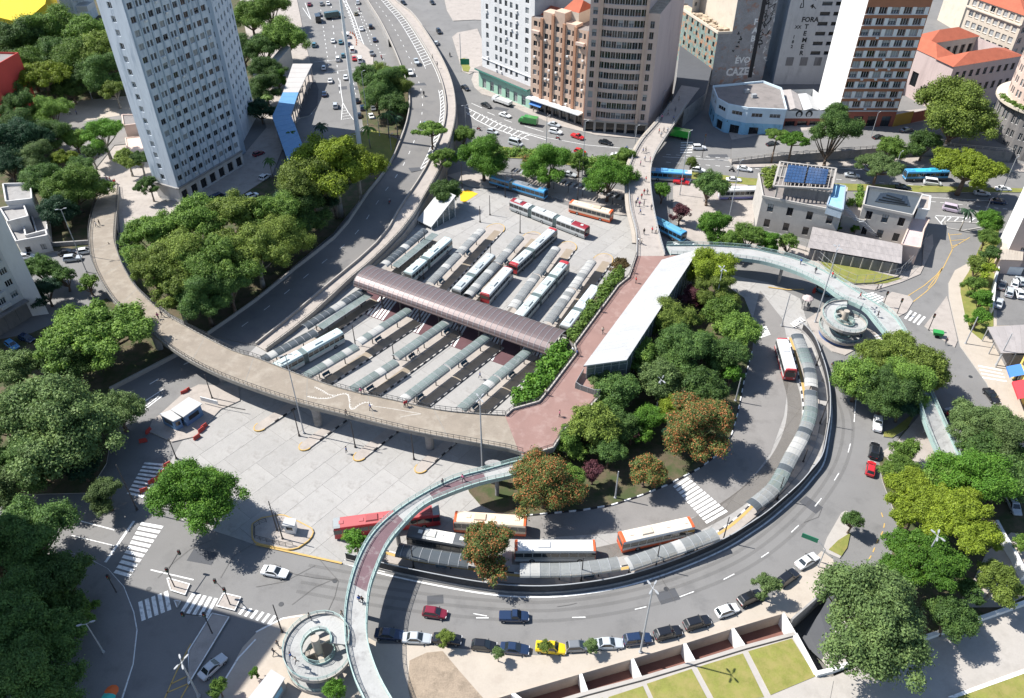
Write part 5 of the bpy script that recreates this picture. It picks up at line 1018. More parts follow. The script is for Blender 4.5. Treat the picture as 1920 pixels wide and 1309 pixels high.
for i in range(8):
    u0, u1 = i / 8, (i + .96) / 8; b = MB(); b.poly([q[0].lerp(q[1], u0), q[0].lerp(q[1], u1), q[3].lerp(q[2], u1) + Vector((0, 0, 1)), q[3].lerp(q[2], u0) + Vector((0, 0, 1))]); b.build('tile_strip', 'beige_pave', t)
MB().prism([p + Vector((.2, .2, 0)) for p in q], 0, 4.2).build('wall', 'plaster_tan', t)
pw_ = QL('O', [(640,1300),(665,1030),(700,880),(942,900)], 2.4); b = MB(); wall_strip(b, pw_, .3, lambda p: 0, 0); b.top('car_park_wall', 'white_wall', 'white wall with orange patch around the small car park', 'wall')
# grey canopy and yellow shop on the right
q = QL('H', [(1225,545),(1302,690),(1450,690),(1450,530)], 4.2); t = thing('market_canopy', 'flat grey sheet canopy on posts beside the right pavement', 'canopy', (q[0].x, q[0].y, 0))
for i in range(5): u0, u1 = i / 5, (i + .98) / 5; MB().prism([q[0].lerp(q[3], u0), q[0].lerp(q[3], u1), q[1].lerp(q[2], u1), q[1].lerp(q[2], u0)], 4.0, 4.2, 0, 0, True).build('roof_sheet', 'fibre_roof', t)
for p in (q[0], q[1], q[0].lerp(q[1], .5), q[1].lerp(q[2], .5)): MB().tube((p.x + .3, p.y, 0), (p.x + .3, p.y, 4.05), .12).build('post', 'steel_grey', t)
MB().prism([p + Vector((2.5, 0, 0)) for p in q], 0, 3.6).build('back_wall', 'plaster_dark', t)
a, b_ = Q('H', 1362, 830, 0), Q('H', 1470, 1120, 0); t = thing('yellow_shop', 'yellow shop building with blue and red awnings at the right edge', 'building', (a.x, a.y, 0)); d = (b_ - a).normalized(); n_ = Vector((-d.y, d.x, 0)); L = (b_ - a).length
facade(t, a, b_, 0, 7.5, colu(L, 4, 2.4), [(.2, 3), (4.4, 6.2)], 'paint_ochre' if 0 else 'paint_yellow_pale' if 'paint_yellow_pale' in M else mat('paint_yellow_pale', (.62, .45, .12), .8, .08).name, .25, 'frame_grey'); facade(t, a + n_ * 15, a, 0, 7.5, [], [], 'paint_yellow_pale'); facade(t, b_, b_ + n_ * 15, 0, 7.5, [], [], 'paint_yellow_pale'); MB().poly(setz([a, b_, b_ + n_ * 15, a + n_ * 15], 7.4)).build('roof', 'tile_roof', t)
for u0, u1, m_ in ((.3, 3.8, 'awning_blue'), (5.2, 10.5, 'awning_red')):
    A3 = [a + d * u0 + Vector((0, 0, 4.3)), a + d * u1 + Vector((0, 0, 4.3)), a + d * u1 - n_ * 2.3 + Vector((0, 0, 3.1)), a + d * u0 - n_ * 2.3 + Vector((0, 0, 3.1))]; b = MB(); b.poly(A3); b.poly([A3[3], A3[2], A3[2] - Vector((0, 0, .4)), A3[3] - Vector((0, 0, .4))]); b.build('awning', m_, t)
# left edge: apartment block, white house, red block, yellow hall, pale block
a, b_ = Q('U', -260, 1290), Q('U', 222, 992); d = (b_ - a).normalized(); n_ = Vector((-d.y, d.x, 0)); L = (b_ - a).length; e = b_ + Vector((3.4, .9, 0)); t = thing('apartment_block', 'pale apartment block with dark shuttered windows at the left edge', 'building', (b_.x, b_.y, 0))
cc = [(L - 2.3 - i * 3.1, L - .6 - i * 3.1) for i in range(int(L / 3.1))][::-1]; facade(t, a, b_, 5, 31, cc, rowz(5.4, 8, 3.1, 1.6), 'plaster_grey', .2, 'frame_white', (.2, .5, .2, .1, 0), 3); facade(t, a, b_, 0, 5, colu(L, 6, 3), [(.1, 3.6)], 'plaster_dark', .8, 'frame_dark', (1, 0, 0, 0, 0))
facade(t, b_, e, 0, 31, [], [], 'plaster_white'); facade(t, e, e + n_ * 16, 0, 31, [], [], 'plaster_grey'); facade(t, a + n_ * 16, a, 0, 31, [], [], 'plaster_grey'); facade(t, e + n_ * 16, a + n_ * 16, 0, 31, [], [], 'plaster_grey'); MB().poly(setz([a, b_, e, e + n_ * 16, a + n_ * 16], 30.5)).build('roof', 'roof_concrete', t)
MB().prism([a - n_ * 1.6, b_ - n_ * 1.6, b_ + n_ * .1, a + n_ * .1], 4.7, 5.1, 0, 0, True).build('canopy', 'plaster_dark', t)
bal = MB().box((0, -.45, 0), (2.4, .9, .9)).mesh('balcony', 'plaster_grey')
for i in range(1, len(cc), 2):
    for r in rowz(5.4, 8, 3.1, 1.6): p = a + d * (cc[i][0] + cc[i][1]) / 2 + Vector((0, 0, r[0] - .25)); put(bal, t, p - wloc(t), math.atan2(d.y, d.x))
t = thing('white_house', 'small white house of stepped flat terraces behind the left trees', 'house', tuple(Q('U', 200, 430).xy) + (0,))
for pts, z in (([(40,350),(150,330),(175,440),(310,405),(320,440),(110,480)], 5), ([(0,255),(160,230),(190,310),(55,345)], 7.5), ([(20,90),(205,85),(215,190),(40,210)], 9), ([(205,270),(310,260),(320,400),(250,420)], 4)):
    flat(t, 'U', pts, z, 'wall', 'plaster_grey', 'concrete_wall', {'all': dict(rows=[(1.2, 2.8)], frame='frame_dark', pitch=4, w=1.2)}, par=.7)
a = G(30, 240); t = thing('red_block', 'plain red painted building at the left edge', 'building', (a.x, a.y, 0)); shell(t, [a, a + Vector((2, 14, 0)), a + Vector((-30, 16, 0)), a + Vector((-30, -6, 0))], 0, 20, {}, 'paint_red')
t = thing('yellow_hall', 'bright yellow hall with flat yellow roof in the top left corner', 'building', tuple(G(60, 60).xy) + (0,)); flat(t, '0', [(-90,28),(0,33),(28,40),(62,27),(84,8),(92,-40),(-90,-70)], 18, 'wall', 'paint_yellow', 'paint_yellow', {'all': dict(rows=[(8, 9.2)], frame='frame_dark', pitch=5, w=.9)}, par=.05)
a, b_ = G(118, 60), G(140, 60); q = [(132, 62), (178, 58), (205, 45), (150, 40)]; t = thing('pale_block', 'pale blue white block with stepped balconies behind the blue tower', 'building', tuple(G(132, 62).xy) + (0,)); a, b_, c3, d3 = [G(*p) for p in q]; shell(t, [a, a.lerp(b_, .5), a.lerp(b_, .5) + Vector((-2, 22, 0)), a + Vector((-2, 22, 0))], 0, 34, {}, 'tower_blue'); 
for i in range(6): p = a.lerp(b_, .75); MB().box((p.x, p.y + 4, 9 + i * 4.2), ((b_ - a).length * .48, 7, 2.2)).build('balcony', 'tower_blue' if i % 2 else 'plaster_white', t)
t = thing('stepped_block', 'low tan concrete block with stepped front beside the tower corner', 'building', tuple(G(255, 300).xy) + (0,)); flat(t, 'A', [(690,700),(770,690),(780,640),(680,640)], 6, 'wall', 'plaster_tan', 'roof_concrete', par=.2); flat(t, 'A', [(715,860),(835,840),(800,760),(700,770)], 2.5, 'wall', 'plaster_tan', 'plaster_tan', par=.1)
# off-frame tower whose shadow covers the lower left corner
c = Vector((-91, 83.5, 0)); t = thing('apartment_tower', 'grey tower standing outside the lower left corner of the view, casting the big shadow', 'building', tuple(c)); pts = [c, c + Vector((-26, 2, 0)), c + Vector((-40, -28, 0)), c + Vector((-14, -30, 0))]
shell(t, pts, 0, 72, {i: dict(cols=colu(26, 7, 1.5), rows=rowz(4, 20, 3.3, 1.6)) for i in range(4)}, 'plaster_grey')
# station canopy by the avenue
mat('canopy_blue', (.10, .24, .42), .55, .1, .5, 4, stain=(.16, .3, .44)); mat('canopy_tan', (.40, .38, .36), .6, .08, .4, 4)
t = thing('station_canopy', 'long zigzag station canopy, beige then blue, beside the shaded avenue', 'canopy', tuple(Q('B', 200, 640).xy) + (0,)); zc = 6.5
for pts, m_, n in (([(150,515),(237,515),(315,355),(205,355)], 'canopy_tan', 6), ([(90,650),(195,640),(237,515),(150,515)], 'canopy_blue', 5), ([(190,935),(275,845),(195,640),(90,650)], 'canopy_blue', 9)):
    q = QL('B', pts, zc)
    for i in range(n): u0, u1 = i / n, (i + .98) / n; MB().prism([q[0].lerp(q[3], u0), q[1].lerp(q[2], u0), q[1].lerp(q[2], u1), q[0].lerp(q[3], u1)], zc - .25, zc, 0, 0, True).build('roof_panel', m_, t)
    cc = sum(q, Vector()) / 4; w_ = [cc + (p - cc) * .86 for p in q]
    for i in range(5): p = w_[1].lerp(w_[2], i / 4); MB().box((p.x, p.y, zc / 2 - .15), (.3, .3, zc - .3)).build('post', 'steel_grey', t)
    MB().beam(w_[0], w_[3], .12, 0, 3.2).build('glass_screen', 'glass_hall', t)
q = QL('B', [(95,412),(205,372),(215,305)], 0); t = thing('lift_tower', 'small white slanted glass tower behind the station canopy', 'tower', tuple(q[0].xy) + (0,)); a, b_ = Q('B', 110, 430), Q('B', 215, 395); d = (b_ - a).normalized(); n_ = Vector((-d.y, d.x, 0))
b = MB(); b.poly([a, b_, b_ + Vector((0, 0, 9)), a + Vector((0, 0, 4))]); b.poly([(a + n_ * 4), (a + n_ * 4) + Vector((0, 0, 4)), (b_ + n_ * 4) + Vector((0, 0, 9)), b_ + n_ * 4]); b.poly([b_, b_ + n_ * 4, b_ + n_ * 4 + Vector((0, 0, 9)), b_ + Vector((0, 0, 9))]); b.poly([a, a + Vector((0, 0, 4)), a + n_ * 4 + Vector((0, 0, 4)), a + n_ * 4]); b.build('glass_walls', 'poly_pale', t); MB().poly([a + Vector((0, 0, 4.05)), b_ + Vector((0, 0, 9.05)), b_ + n_ * 4 + Vector((0, 0, 9.05)), a + n_ * 4 + Vector((0, 0, 4.05))]).build('roof', 'roof_white', t)
c = G(676, 287); t = thing('flag_mast', 'very tall tapered white mast rising from the garden beside the avenue', 'mast', tuple(c)); b = MB()
for i in range(8): b.tube((c.x, c.y, 1 + i * 8), (c.x, c.y, 9 + i * 8), .78 - i * .07, .78 - (i + 1) * .07, n=14)
b.build('shaft', 'white_steel', t, smooth=False); MB().tube((c.x, c.y, 0), (c.x, c.y, 1.1), 1.7, n=16).build('plinth', 'concrete_light', t)
# retaining wall of the upper street and walls along the lower-left road
L = [G(1372, 303, 1.0), G(1440, 294, 2.2), G(1560, 284, 3.2), G(1640, 278, 3.4), G(1760, 272, 3.4), G(1900, 285, 3.4)]
mat('stone_wall', (.24, .225, .21), .9, .25, .5, 4, stain=(.09, .09, .085), stain_amt=.7)
t = thing('retaining_wall', 'stained stone retaining wall below the upper street on the right', 'wall', tuple(L[2].xy) + (0,)); b = MB(); wall_strip(b, L, .5, lambda p: 0, 0); b.build('wall', 'stone_wall', t); railing(offset(L, 0, 0), .9, t, 'concrete_light', 2.0, 2, .07)
US = [Vector((p.x, p.y, p.z - .4)) for p in L]; ub = [G(1372, 262, .05), G(1440, 250, 1.2), G(1560, 240, 2.2), G(1640, 238, 2.4), G(1760, 225, 2.6), G(1900, 240, 2.6)]
MB().sheet(US, ub).struct('upper_street', 'asphalt')
for i in range(4, 5): MB().sheet(ub, [p + Vector((0, 9, .25)) for p in ub]).struct('upper_pavement', 'sidewalk')
L = [G(x, y, .9) for x, y in ((333,660),(280,688),(205,727))]; b = MB(); wall_strip(b, L, .5, lambda p: 0, 0); b.top('road_wall', 'concrete_light', 'low concrete wall between the left trees and the shaded road', 'wall')
L = QL('E', [(280,75),(500,60)], 1.4); b = MB(); wall_strip(b, L, .4, lambda p: 0, 0); b.top('garden_wall', 'concrete_wall', 'low concrete wall behind the street left of the tan footbridge', 'wall')
# ------------------------------------------------------------------ trees, hedges, shrubs
import numpy as np
leaf('leaf_mid', (.115, .205, .036), (.25, .36, .066)); leaf('leaf_dark', (.075, .145, .036), (.16, .25, .056)); leaf('leaf_yellow', (.175, .24, .022), (.31, .38, .035))
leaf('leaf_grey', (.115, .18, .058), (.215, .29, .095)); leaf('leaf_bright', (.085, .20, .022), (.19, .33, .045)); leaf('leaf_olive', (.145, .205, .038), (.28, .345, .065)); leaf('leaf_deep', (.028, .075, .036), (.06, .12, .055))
leaf('leaf_orange', (.105, .15, .04), (.2, .24, .065), flower=(.40, .16, .06), fl_at=.885); leaf('leaf_purple', (.11, .04, .05), (.2, .08, .08)); leaf('leaf_rust', (.13, .10, .04), (.26, .13, .055))
mat('bark', (.13, .095, .07), .95, .25, 1.5, 6, bump=.4); mat('bark_pale', (.26, .235, .2), .95, .2, 1.5, 6)
def leaf_mesh(name, ctr, rad, n, size, mtl, seed, flat=.55, up=.25):
    rg = np.random.default_rng(seed); ctr = np.asarray(ctr, float); rad = np.asarray(rad, float); w_ = rad ** 2; idx = rg.choice(len(ctr), n, p=w_ / w_.sum())
    d = rg.normal(size=(n, 3)); d[:, 2] += up; d /= np.linalg.norm(d, axis=1)[:, None]; r = rad[idx] * np.where(rg.random(n) < .1, rg.uniform(1.0, 1.5, n), rg.uniform(.5, 1.08, n))
    p = ctr[idx] + d * r[:, None] * np.array([1, 1, .8]); nrm = d + rg.normal(size=(n, 3)) * flat; nrm[:, 2] += .35; nrm /= np.linalg.norm(nrm, axis=1)[:, None]
    t = np.cross(nrm, rg.normal(size=(n, 3))); t /= np.linalg.norm(t, axis=1)[:, None]; b = np.cross(nrm, t); s = size * rg.uniform(.6, 1.3, n)[:, None]
    k = rg.uniform(.45, .75, n)[:, None]; v = np.stack([p - t * s, p - b * s * k, p + t * s, p + b * s * k], 1).reshape(-1, 3)
    me = bpy.data.meshes.new(name); me.vertices.add(4 * n); me.vertices.foreach_set('co', v.ravel()); me.loops.add(4 * n); me.loops.foreach_set('vertex_index', np.arange(4 * n, dtype=np.int32)); me.polygons.add(n); me.polygons.foreach_set('loop_start', np.arange(0, 4 * n, 4, dtype=np.int32)); me.polygons.foreach_set('loop_total', np.full(n, 4, dtype=np.int32))
    me.update(calc_edges=True); me.materials.append(M[mtl]); return me
def crown_blobs(shape, rx, rz, seed):
    rg = random.Random(seed); C, Rr = [], []
    n = {'round': 19, 'umbrella': 24, 'loose': 15, 'small': 9, 'tall': 18}[shape]; lob = [(rg.uniform(0, 6.28), rg.uniform(.08, .25), rg.randint(2, 4)) for _ in range(3)]
    for i in range(n):                                         # limbs carry sub-crowns, sub-crowns carry leaf clumps
        a = i * 2.399 + rg.uniform(-.5, .5); h = -.45 + 1.45 * ((i * .618 + rg.uniform(-.1, .1)) % 1); k = 1 + sum(am * math.sin(m * a + ph) for ph, am, m in lob) * .38
        rr = math.sqrt(max(.05, 1 - h * h)) * rg.uniform(.5, .78)
        if shape == 'umbrella': rr = math.sqrt((i + .5) / n) * .82; cz = rz * (.8 * (1 - (rr * 1.1) ** 2) + rg.uniform(-.2, .2)); sr = .24
        else: cz = h * rz * .66; sr = {'round': .36, 'small': .42, 'loose': .30, 'tall': .34}[shape]
        cx_, cy_ = math.cos(a) * rr * k * rx, math.sin(a) * rr * k * rx; sr *= rx * rg.uniform(.75, 1.15)
        if i < 3 and shape != 'umbrella': cx_, cy_, cz = cx_ * .3, cy_ * .3, rz * (.15 + .22 * i); sr *= 1.2
        for j in range(11 if shape != 'small' else 8):
            d = Vector((rg.gauss(0, 1), rg.gauss(0, 1), rg.gauss(.35, .8))).normalized() * sr * rg.uniform(.45, .95); C.append((cx_ + d.x, cy_ + d.y, cz + d.z * (.8 if shape != 'umbrella' else .45))); Rr.append(sr * rg.uniform(.32, .58))
    return C, Rr
CROWN = {}
SIZES = {'L': (8.0, 80000, .175), 'M': (5.0, 36000, .155), 'S': (2.6, 8500, .135)}
def crown(shape, size, var):
    k = (shape, size, var)
    if k not in CROWN:
        rx, n, ls = SIZES[size]; rz = rx * {'round': .72, 'umbrella': .34, 'loose': .62, 'small': .85, 'tall': 1.15}[shape]
        C, Rr = crown_blobs(shape, rx, rz, hash((shape, size)) % 1000 if 0 else sum(map(ord, shape + size)) + var * 17); n = int(n * {'loose': .75, 'umbrella': .95}.get(shape, 1.0))
        CROWN[k] = (leaf_mesh('crown', C, Rr, n, ls, 'leaf_mid', var * 7 + len(shape)), C, rx, rz)
    return CROWN[k]
TRUNK = {}
def trunk(shape, size, var, h):
    k = (shape, size, var, round(h))
    if k not in TRUNK:
        me, C, rx, rz = crown(shape, size, var); b = MB(); r = rx * .055 + .05; h = round(h); fork = max(.5, h - rz * .9); rg = random.Random(var); lean = rg.uniform(-.3, .3)
        b.tube((0, 0, -.1), (lean * .5, 0, fork * .5), r * 1.25, r * 1.0, n=8); b.tube((lean * .5, 0, fork * .5), (lean, 0, fork), r, r * .85, n=8)
        for c in sorted(C, key=lambda c: c[2])[::max(1, len(C) // 11)]:
            m_ = Vector((lean, 0, fork)).lerp(Vector((c[0], c[1], h + c[2])), .5) + Vector((0, 0, -.04 * h)); b.tube((lean, 0, fork - .1), m_, r * .55, r * .35, n=5, cap=False); b.tube(m_, (c[0], c[1], h + c[2]), r * .35, r * .1, n=5, cap=False)
        TRUNK[k] = b.mesh('trunk', 'bark_pale' if shape == 'loose' else 'bark', smooth=True)
    return TRUNK[k]
ORD = ['leftmost', 'second', 'third', 'fourth', 'fifth', 'sixth', 'seventh', 'eighth', 'ninth', 'tenth', 'eleventh', 'twelfth', 'thirteenth', 'fourteenth', 'fifteenth', 'sixteenth', 'seventeenth', 'eighteenth', 'nineteenth', 'twentieth', 'twenty-first', 'twenty-second', 'twenty-third', 'twenty-fourth', 'twenty-fifth', 'twenty-sixth', 'twenty-seventh', 'twenty-eighth', 'twenty-ninth', 'thirtieth']
def ordinal(i, n): return '' if n == 1 else 'leftmost' if i == 0 else 'rightmost' if i == n - 1 else ORD[i] + ' from left'
LOOK = {'leaf_mid': 'green', 'leaf_dark': 'dark green', 'leaf_yellow': 'yellow green', 'leaf_grey': 'grey green', 'leaf_bright': 'bright green', 'leaf_olive': 'olive green', 'leaf_deep': 'deep green', 'leaf_orange': 'orange flowered', 'leaf_purple': 'purple leaved', 'leaf_rust': 'rusty leaved'}  # leaf_deep is the darkest of the greens
SHN = {'round': 'dense round', 'umbrella': 'flat topped', 'loose': 'open crowned', 'small': 'small', 'tall': 'tall'}
_tv = [0]
def tree(px, py, rpx, shape, lm, label, group=None, th=None, z=0.1):
    _tv[0] += 1; var = _tv[0] % 2; h = None
    p = G(px, py, 5); dep = p.y * c_ + (HC - 5) * s_; rm = 1.12 * rpx * dep / F; size = 'L' if rm > 5.8 else 'M' if rm > 3.2 else 'S'
    if size == 'S' and shape in ('round', 'tall'): shape = 'small'
    me, C, rx, rz = crown(shape, size, var); k = rm / rx; hc = th if th else {'umbrella': rm * .95 + 1.5, 'round': rm * .95 + .6, 'loose': rm * 1.0 + 1.2, 'small': rm * 1.05 + .8, 'tall': rm * 1.3 + .5}[shape]
    p = G(px, py, hc); tr = trunk(shape, size, var, hc / k); h0 = round(hc / k)
    t = thing('tree', label, 'tree', (p.x, p.y, z), (_tv[0] * 2.399) % 6.28, group); t.scale = (k, k, k)
    o = link('crown', me, t); o.location = (0, 0, h0); o.material_slots[0].link = 'OBJECT'; o.material_slots[0].material = M[lm]; link('trunk', tr, t); return t
def trees(where, group, items):
    it = sorted(items, key=lambda i: i[0]); n = len(it); out = []
    for i, (px, py, r, sh, lm, *rest) in enumerate(it):
        od = ordinal(i, n); lb = f"{SHN[sh]} {LOOK[lm]} tree, {od}, {where}"; out.append(tree(px, py, r, sh, lm, lb, group, *rest))
    return out
R_, U_, L_, S4, T_ = 'round', 'umbrella', 'loose', 'small', 'tall'
mi, dk, ye, gr, brt, ol, dp, og, pu, ru = 'leaf_mid', 'leaf_dark', 'leaf_yellow', 'leaf_grey', 'leaf_bright', 'leaf_olive', 'leaf_deep', 'leaf_orange', 'leaf_purple', 'leaf_rust'
trees('in the park behind the blue tower', 'trees in the upper left park', [(18,85,52,R_,dk),(70,75,48,R_,mi),(118,62,46,R_,mi),(165,72,48,R_,mi),(208,100,50,R_,ol),(55,125,42,R_,mi),(105,110,42,R_,dk),(150,118,45,R_,mi),(82,148,46,U_,ye),(190,140,40,R_,dk),(130,160,32,R_,dk),(215,170,26,L_,ol),(14,165,42,R_,dk),(40,200,36,L_,dk),(95,212,34,R_,mi),(225,60,30,R_,ol)])
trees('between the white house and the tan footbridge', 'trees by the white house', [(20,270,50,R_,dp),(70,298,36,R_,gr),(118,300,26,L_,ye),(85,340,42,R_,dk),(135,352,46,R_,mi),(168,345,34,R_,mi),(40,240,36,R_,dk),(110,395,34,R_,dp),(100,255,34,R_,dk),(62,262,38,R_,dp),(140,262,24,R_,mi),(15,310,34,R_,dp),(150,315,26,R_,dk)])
trees('on the paving beside the blue tower', 'trees on the tower forecourt', [(192,252,38,L_,brt),(172,290,22,L_,dk),(238,298,26,L_,ol),(280,350,22,L_,dk),(262,300,24,L_,dk)])
trees('along the avenue behind the station canopy', 'trees behind the station canopy', [(470,30,34,R_,mi),(505,18,36,R_,mi),(532,75,40,R_,mi),(495,90,34,R_,dk),(500,130,30,R_,dk),(520,148,18,S4,brt),(498,165,30,R_,dk),(488,205,24,R_,dp),(455,95,30,R_,dk)])
trees('on the median between avenue and viaduct', 'trees on the avenue median', [(688,143,26,R_,dk),(712,138,24,R_,ol),(725,160,36,R_,dk),(748,168,28,R_,ol),(738,200,28,R_,dk),(708,185,30,R_,dk),(752,140,20,R_,mi)])
trees('right of the viaduct above the terminal', 'trees beside the viaduct', [(808,247,27,U_,mi,11),(835,296,24,L_,mi,8),(870,255,22,R_,mi),(836,362,30,R_,dk)])
trees('along the upper edge of the terminal', 'trees along the upper terminal edge', [(907,295,42,R_,brt),(997,309,20,S4,og),(1030,308,42,R_,brt),(1141,335,42,R_,brt),(1172,300,22,S4,mi),(1085,305,22,S4,mi)])
trees('around the museum forecourt', 'trees around the museum forecourt', [(1242,358,18,S4,brt),(1330,351,34,R_,dk),(1296,310,13,S4,ol),(1276,398,19,S4,pu),(1340,425,34,R_,brt),(1402,445,32,R_,mi),(1440,455,22,S4,brt),(1370,455,22,S4,mi),(1478,455,20,S4,mi)])
trees('above the retaining wall of the upper street', 'trees on the retaining wall', [(1457,255,20,U_,mi,9),(1488,262,26,U_,brt,9),(1562,250,44,T_,dk),(1670,280,28,R_,mi),(1735,270,30,R_,dk),(1648,315,40,U_,gr,7)])
tree(1796,212,66,R_,ol,'huge olive green tree in front of the old school', None, 13); tree(1813,318,60,U_,ye,'broad flat topped yellow green tree beside the blue bus', None, 8)
trees('in the shrub strip by the right edge', 'shrubs along the right pavement', [(1855,415,26,R_,brt),(1848,450,22,R_,mi),(1858,478,20,R_,dk),(1832,500,22,R_,ol),(1850,510,20,L_,ye),(1828,535,20,R_,mi),(1842,560,20,R_,brt),(1836,595,22,R_,brt)])
trees('over the end of the right green footbridge', 'trees over the footbridge', [(1612,712,46,R_,mi),(1640,668,38,R_,ol),(1685,660,44,R_,ol),(1662,735,52,R_,dk),(1735,690,46,R_,ol),(1700,720,50,R_,mi),(1690,765,30,R_,dp)])
trees('in the park along the right edge', 'trees in the right park', [(1700,848,28,R_,mi),(1845,800,52,R_,gr),(1890,830,55,R_,gr),(1840,850,46,R_,dk),(1690,885,32,R_,mi),(1830,905,66,R_,brt),(1775,890,44,R_,mi),(1880,900,52,R_,dk),(1722,942,66,U_,ye),(1790,975,72,U_,ye),(1836,1005,38,U_,ye),(1728,1052,70,U_,brt),(1780,1160,48,R_,dk),(1872,1090,46,L_,ol),(1815,1110,30,L_,dk),(1915,1020,18,S4,mi),(1905,870,40,R_,dk)])
tree(1640,1165,100,R_,gr,'huge round grey green tree shading the pale terrace, lower right'); tree(1597,980,21,S4,dk,'small round dark green tree on the grassed traffic island'); tree(1437,1104,25,S4,gr,'small grey green street tree beside the parked cars near the ramp')
trees('on the green island', 'trees on the green island', [(1330,505,50,L_,ye),(1345,545,42,L_,ol),(1300,560,26,S4,pu),(1252,601,46,R_,ol),(1350,590,40,R_,mi),(1380,625,44,R_,mi),(1200,670,42,R_,mi),(1279,655,54,R_,dk),(1362,672,42,R_,dk),(1239,712,44,R_,gr),(1160,742,46,R_,dk),(1128,712,32,L_,gr),(1313,730,46,R_,dk),(1268,768,30,R_,ye),(1372,700,24,R_,brt),(1111,798,50,R_,ol),(1065,830,34,R_,mi),(1165,800,36,R_,dk),(1215,790,36,R_,brt),(1313,800,62,R_,og),(1185,815,18,S4,pu),(1270,820,30,R_,dp),(1020,905,62,R_,og),(1062,905,34,R_,mi),(1111,888,22,S4,pu),(1210,884,38,R_,og),(1140,850,34,R_,dk),(1320,650,30,R_,mi)])
tree(916,1028,52,R_,og,'orange flowered tree growing through the gap between the lower shelters'); tree(668,1017,24,S4,brt,'small bright green leafy plant under the lower green footbridge'); tree(1163,500,20,S4,ru,'rusty red bush at the end of the plaza hedge')
trees('in the park between tan footbridge and viaduct', 'trees in the park by the viaduct', [(290,450,56,L_,mi,11),(370,415,60,R_,mi,11),(445,418,62,L_,ol,11),(515,412,53,R_,mi,10),(300,505,51,L_,ol,11),(350,490,58,R_,ol,11),(415,495,66,L_,mi,11),(478,474,58,L_,ol,10),(528,448,46,R_,ol,9),(380,552,46,R_,dk,9),(330,550,42,L_,ol,9),(428,538,44,R_,dk,8),(575,402,42,R_,dk,8),(625,314,68,L_,ye,15),(580,340,53,R_,ol,14),(668,312,46,L_,ye,13),(550,375,40,R_,dp,10),(622,362,36,R_,dp,8)])
trees('left of the tan footbridge', 'trees left of the tan footbridge', [(180,632,92,U_,mi,8),(140,675,48,R_,dk),(28,690,42,R_,gr),(75,505,32,R_,dk),(85,545,30,R_,dp),(165,530,20,S4,mi),(120,520,22,R_,dk),(110,795,100,R_,gr,9),(35,765,52,R_,gr),(222,772,44,R_,gr),(60,860,60,R_,dk),(20,912,48,R_,gr),(150,870,40,R_,dp)])
tree(198,930,34,R_,gr,'pale grey green clipped tree by the pole at the junction'); tree(368,925,72,R_,brt,'bright green round tree on the yellow kerbed corner of the apron')
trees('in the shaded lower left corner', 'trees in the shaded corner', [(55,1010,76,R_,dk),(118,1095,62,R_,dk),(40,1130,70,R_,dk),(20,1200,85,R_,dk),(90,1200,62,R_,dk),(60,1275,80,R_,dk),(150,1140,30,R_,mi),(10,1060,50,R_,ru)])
trees('on the paving near the lower spiral ramp', 'young trees near the lower spiral', [(410,1292,20,S4,mi),(628,1297,24,S4,brt),(478,1262,10,S4,brt)])
trees('in the row by the parked cars', 'young street trees by the parked cars', [(836,1198,17,S4,ol),(934,1228,13,S4,gr),(1020,1212,14,S4,ol),(1108,1212,15,S4,gr)])
# palms
def palm_mesh(h, seed, rl=2.6):
    rg = random.Random(seed); b = MB(); n = 0
    for i in range(16):
        a = i * 2.399; el = rg.uniform(.1, .9); pts = []; L = rl * rg.uniform(.8, 1.1)
        for k in range(6): t = k / 5; pts.append(Vector((math.cos(a) * L * t, math.sin(a) * L * t, L * (el * t - 1.0 * t * t))))
        for k in range(5):
            d = (pts[k + 1] - pts[k]).normalized(); s = Vector((-math.sin(a), math.cos(a), 0)); w_ = .42 * (1 - abs(k - 2) / 4)
            for sg in (-1, 1): b.poly([pts[k], pts[k + 1], pts[k + 1] + s * sg * w_ - Vector((0, 0, .22)), pts[k] + s * sg * w_ - Vector((0, 0, .22))])
    return b.mesh('crown', 'leaf_mid')
pmesh = palm_mesh(7, 3); ptr = MB().tube((0, 0, -.1), (.15, 0, 3.5), .2, .16, n=8).tube((.15, 0, 3.5), (0, 0, 7), .16, .13, n=8).mesh('trunk', 'bark_pale', smooth=True)
for i, (px, py, s) in enumerate(((498,182,1.0),(545,250,.9),(602,235,1.0),(690,240,1.0),(725,213,1.2),(742,220,1.0),(95,655,1.0),(505,300,.8),(1815,395,.9))):
    p = G(px, py, 7 * s); t = thing('palm_tree', f'slim palm tree, {ordinal(i if i else 0, 9) if i < 8 else "rightmost"} of the palms' if 0 else f"slim palm {['beside the tower corner','under the station canopy','left of the white mast','right of the white mast','tallest on the avenue median','against the viaduct barrier','beside the shaded left street','in the shade below the tower','at the museum corner by the right shrubs'][i]}", 'palm tree', (p.x, p.y, .1), i * 1.3, 'palm trees'); t.scale = (s,) * 3
    o = link('crown', pmesh, t); o.location = (0, 0, 7); o.material_slots[0].link = 'OBJECT'; o.material_slots[0].material = M[('leaf_mid', 'leaf_dark', 'leaf_deep')[i % 3]]; link('trunk', ptr, t)
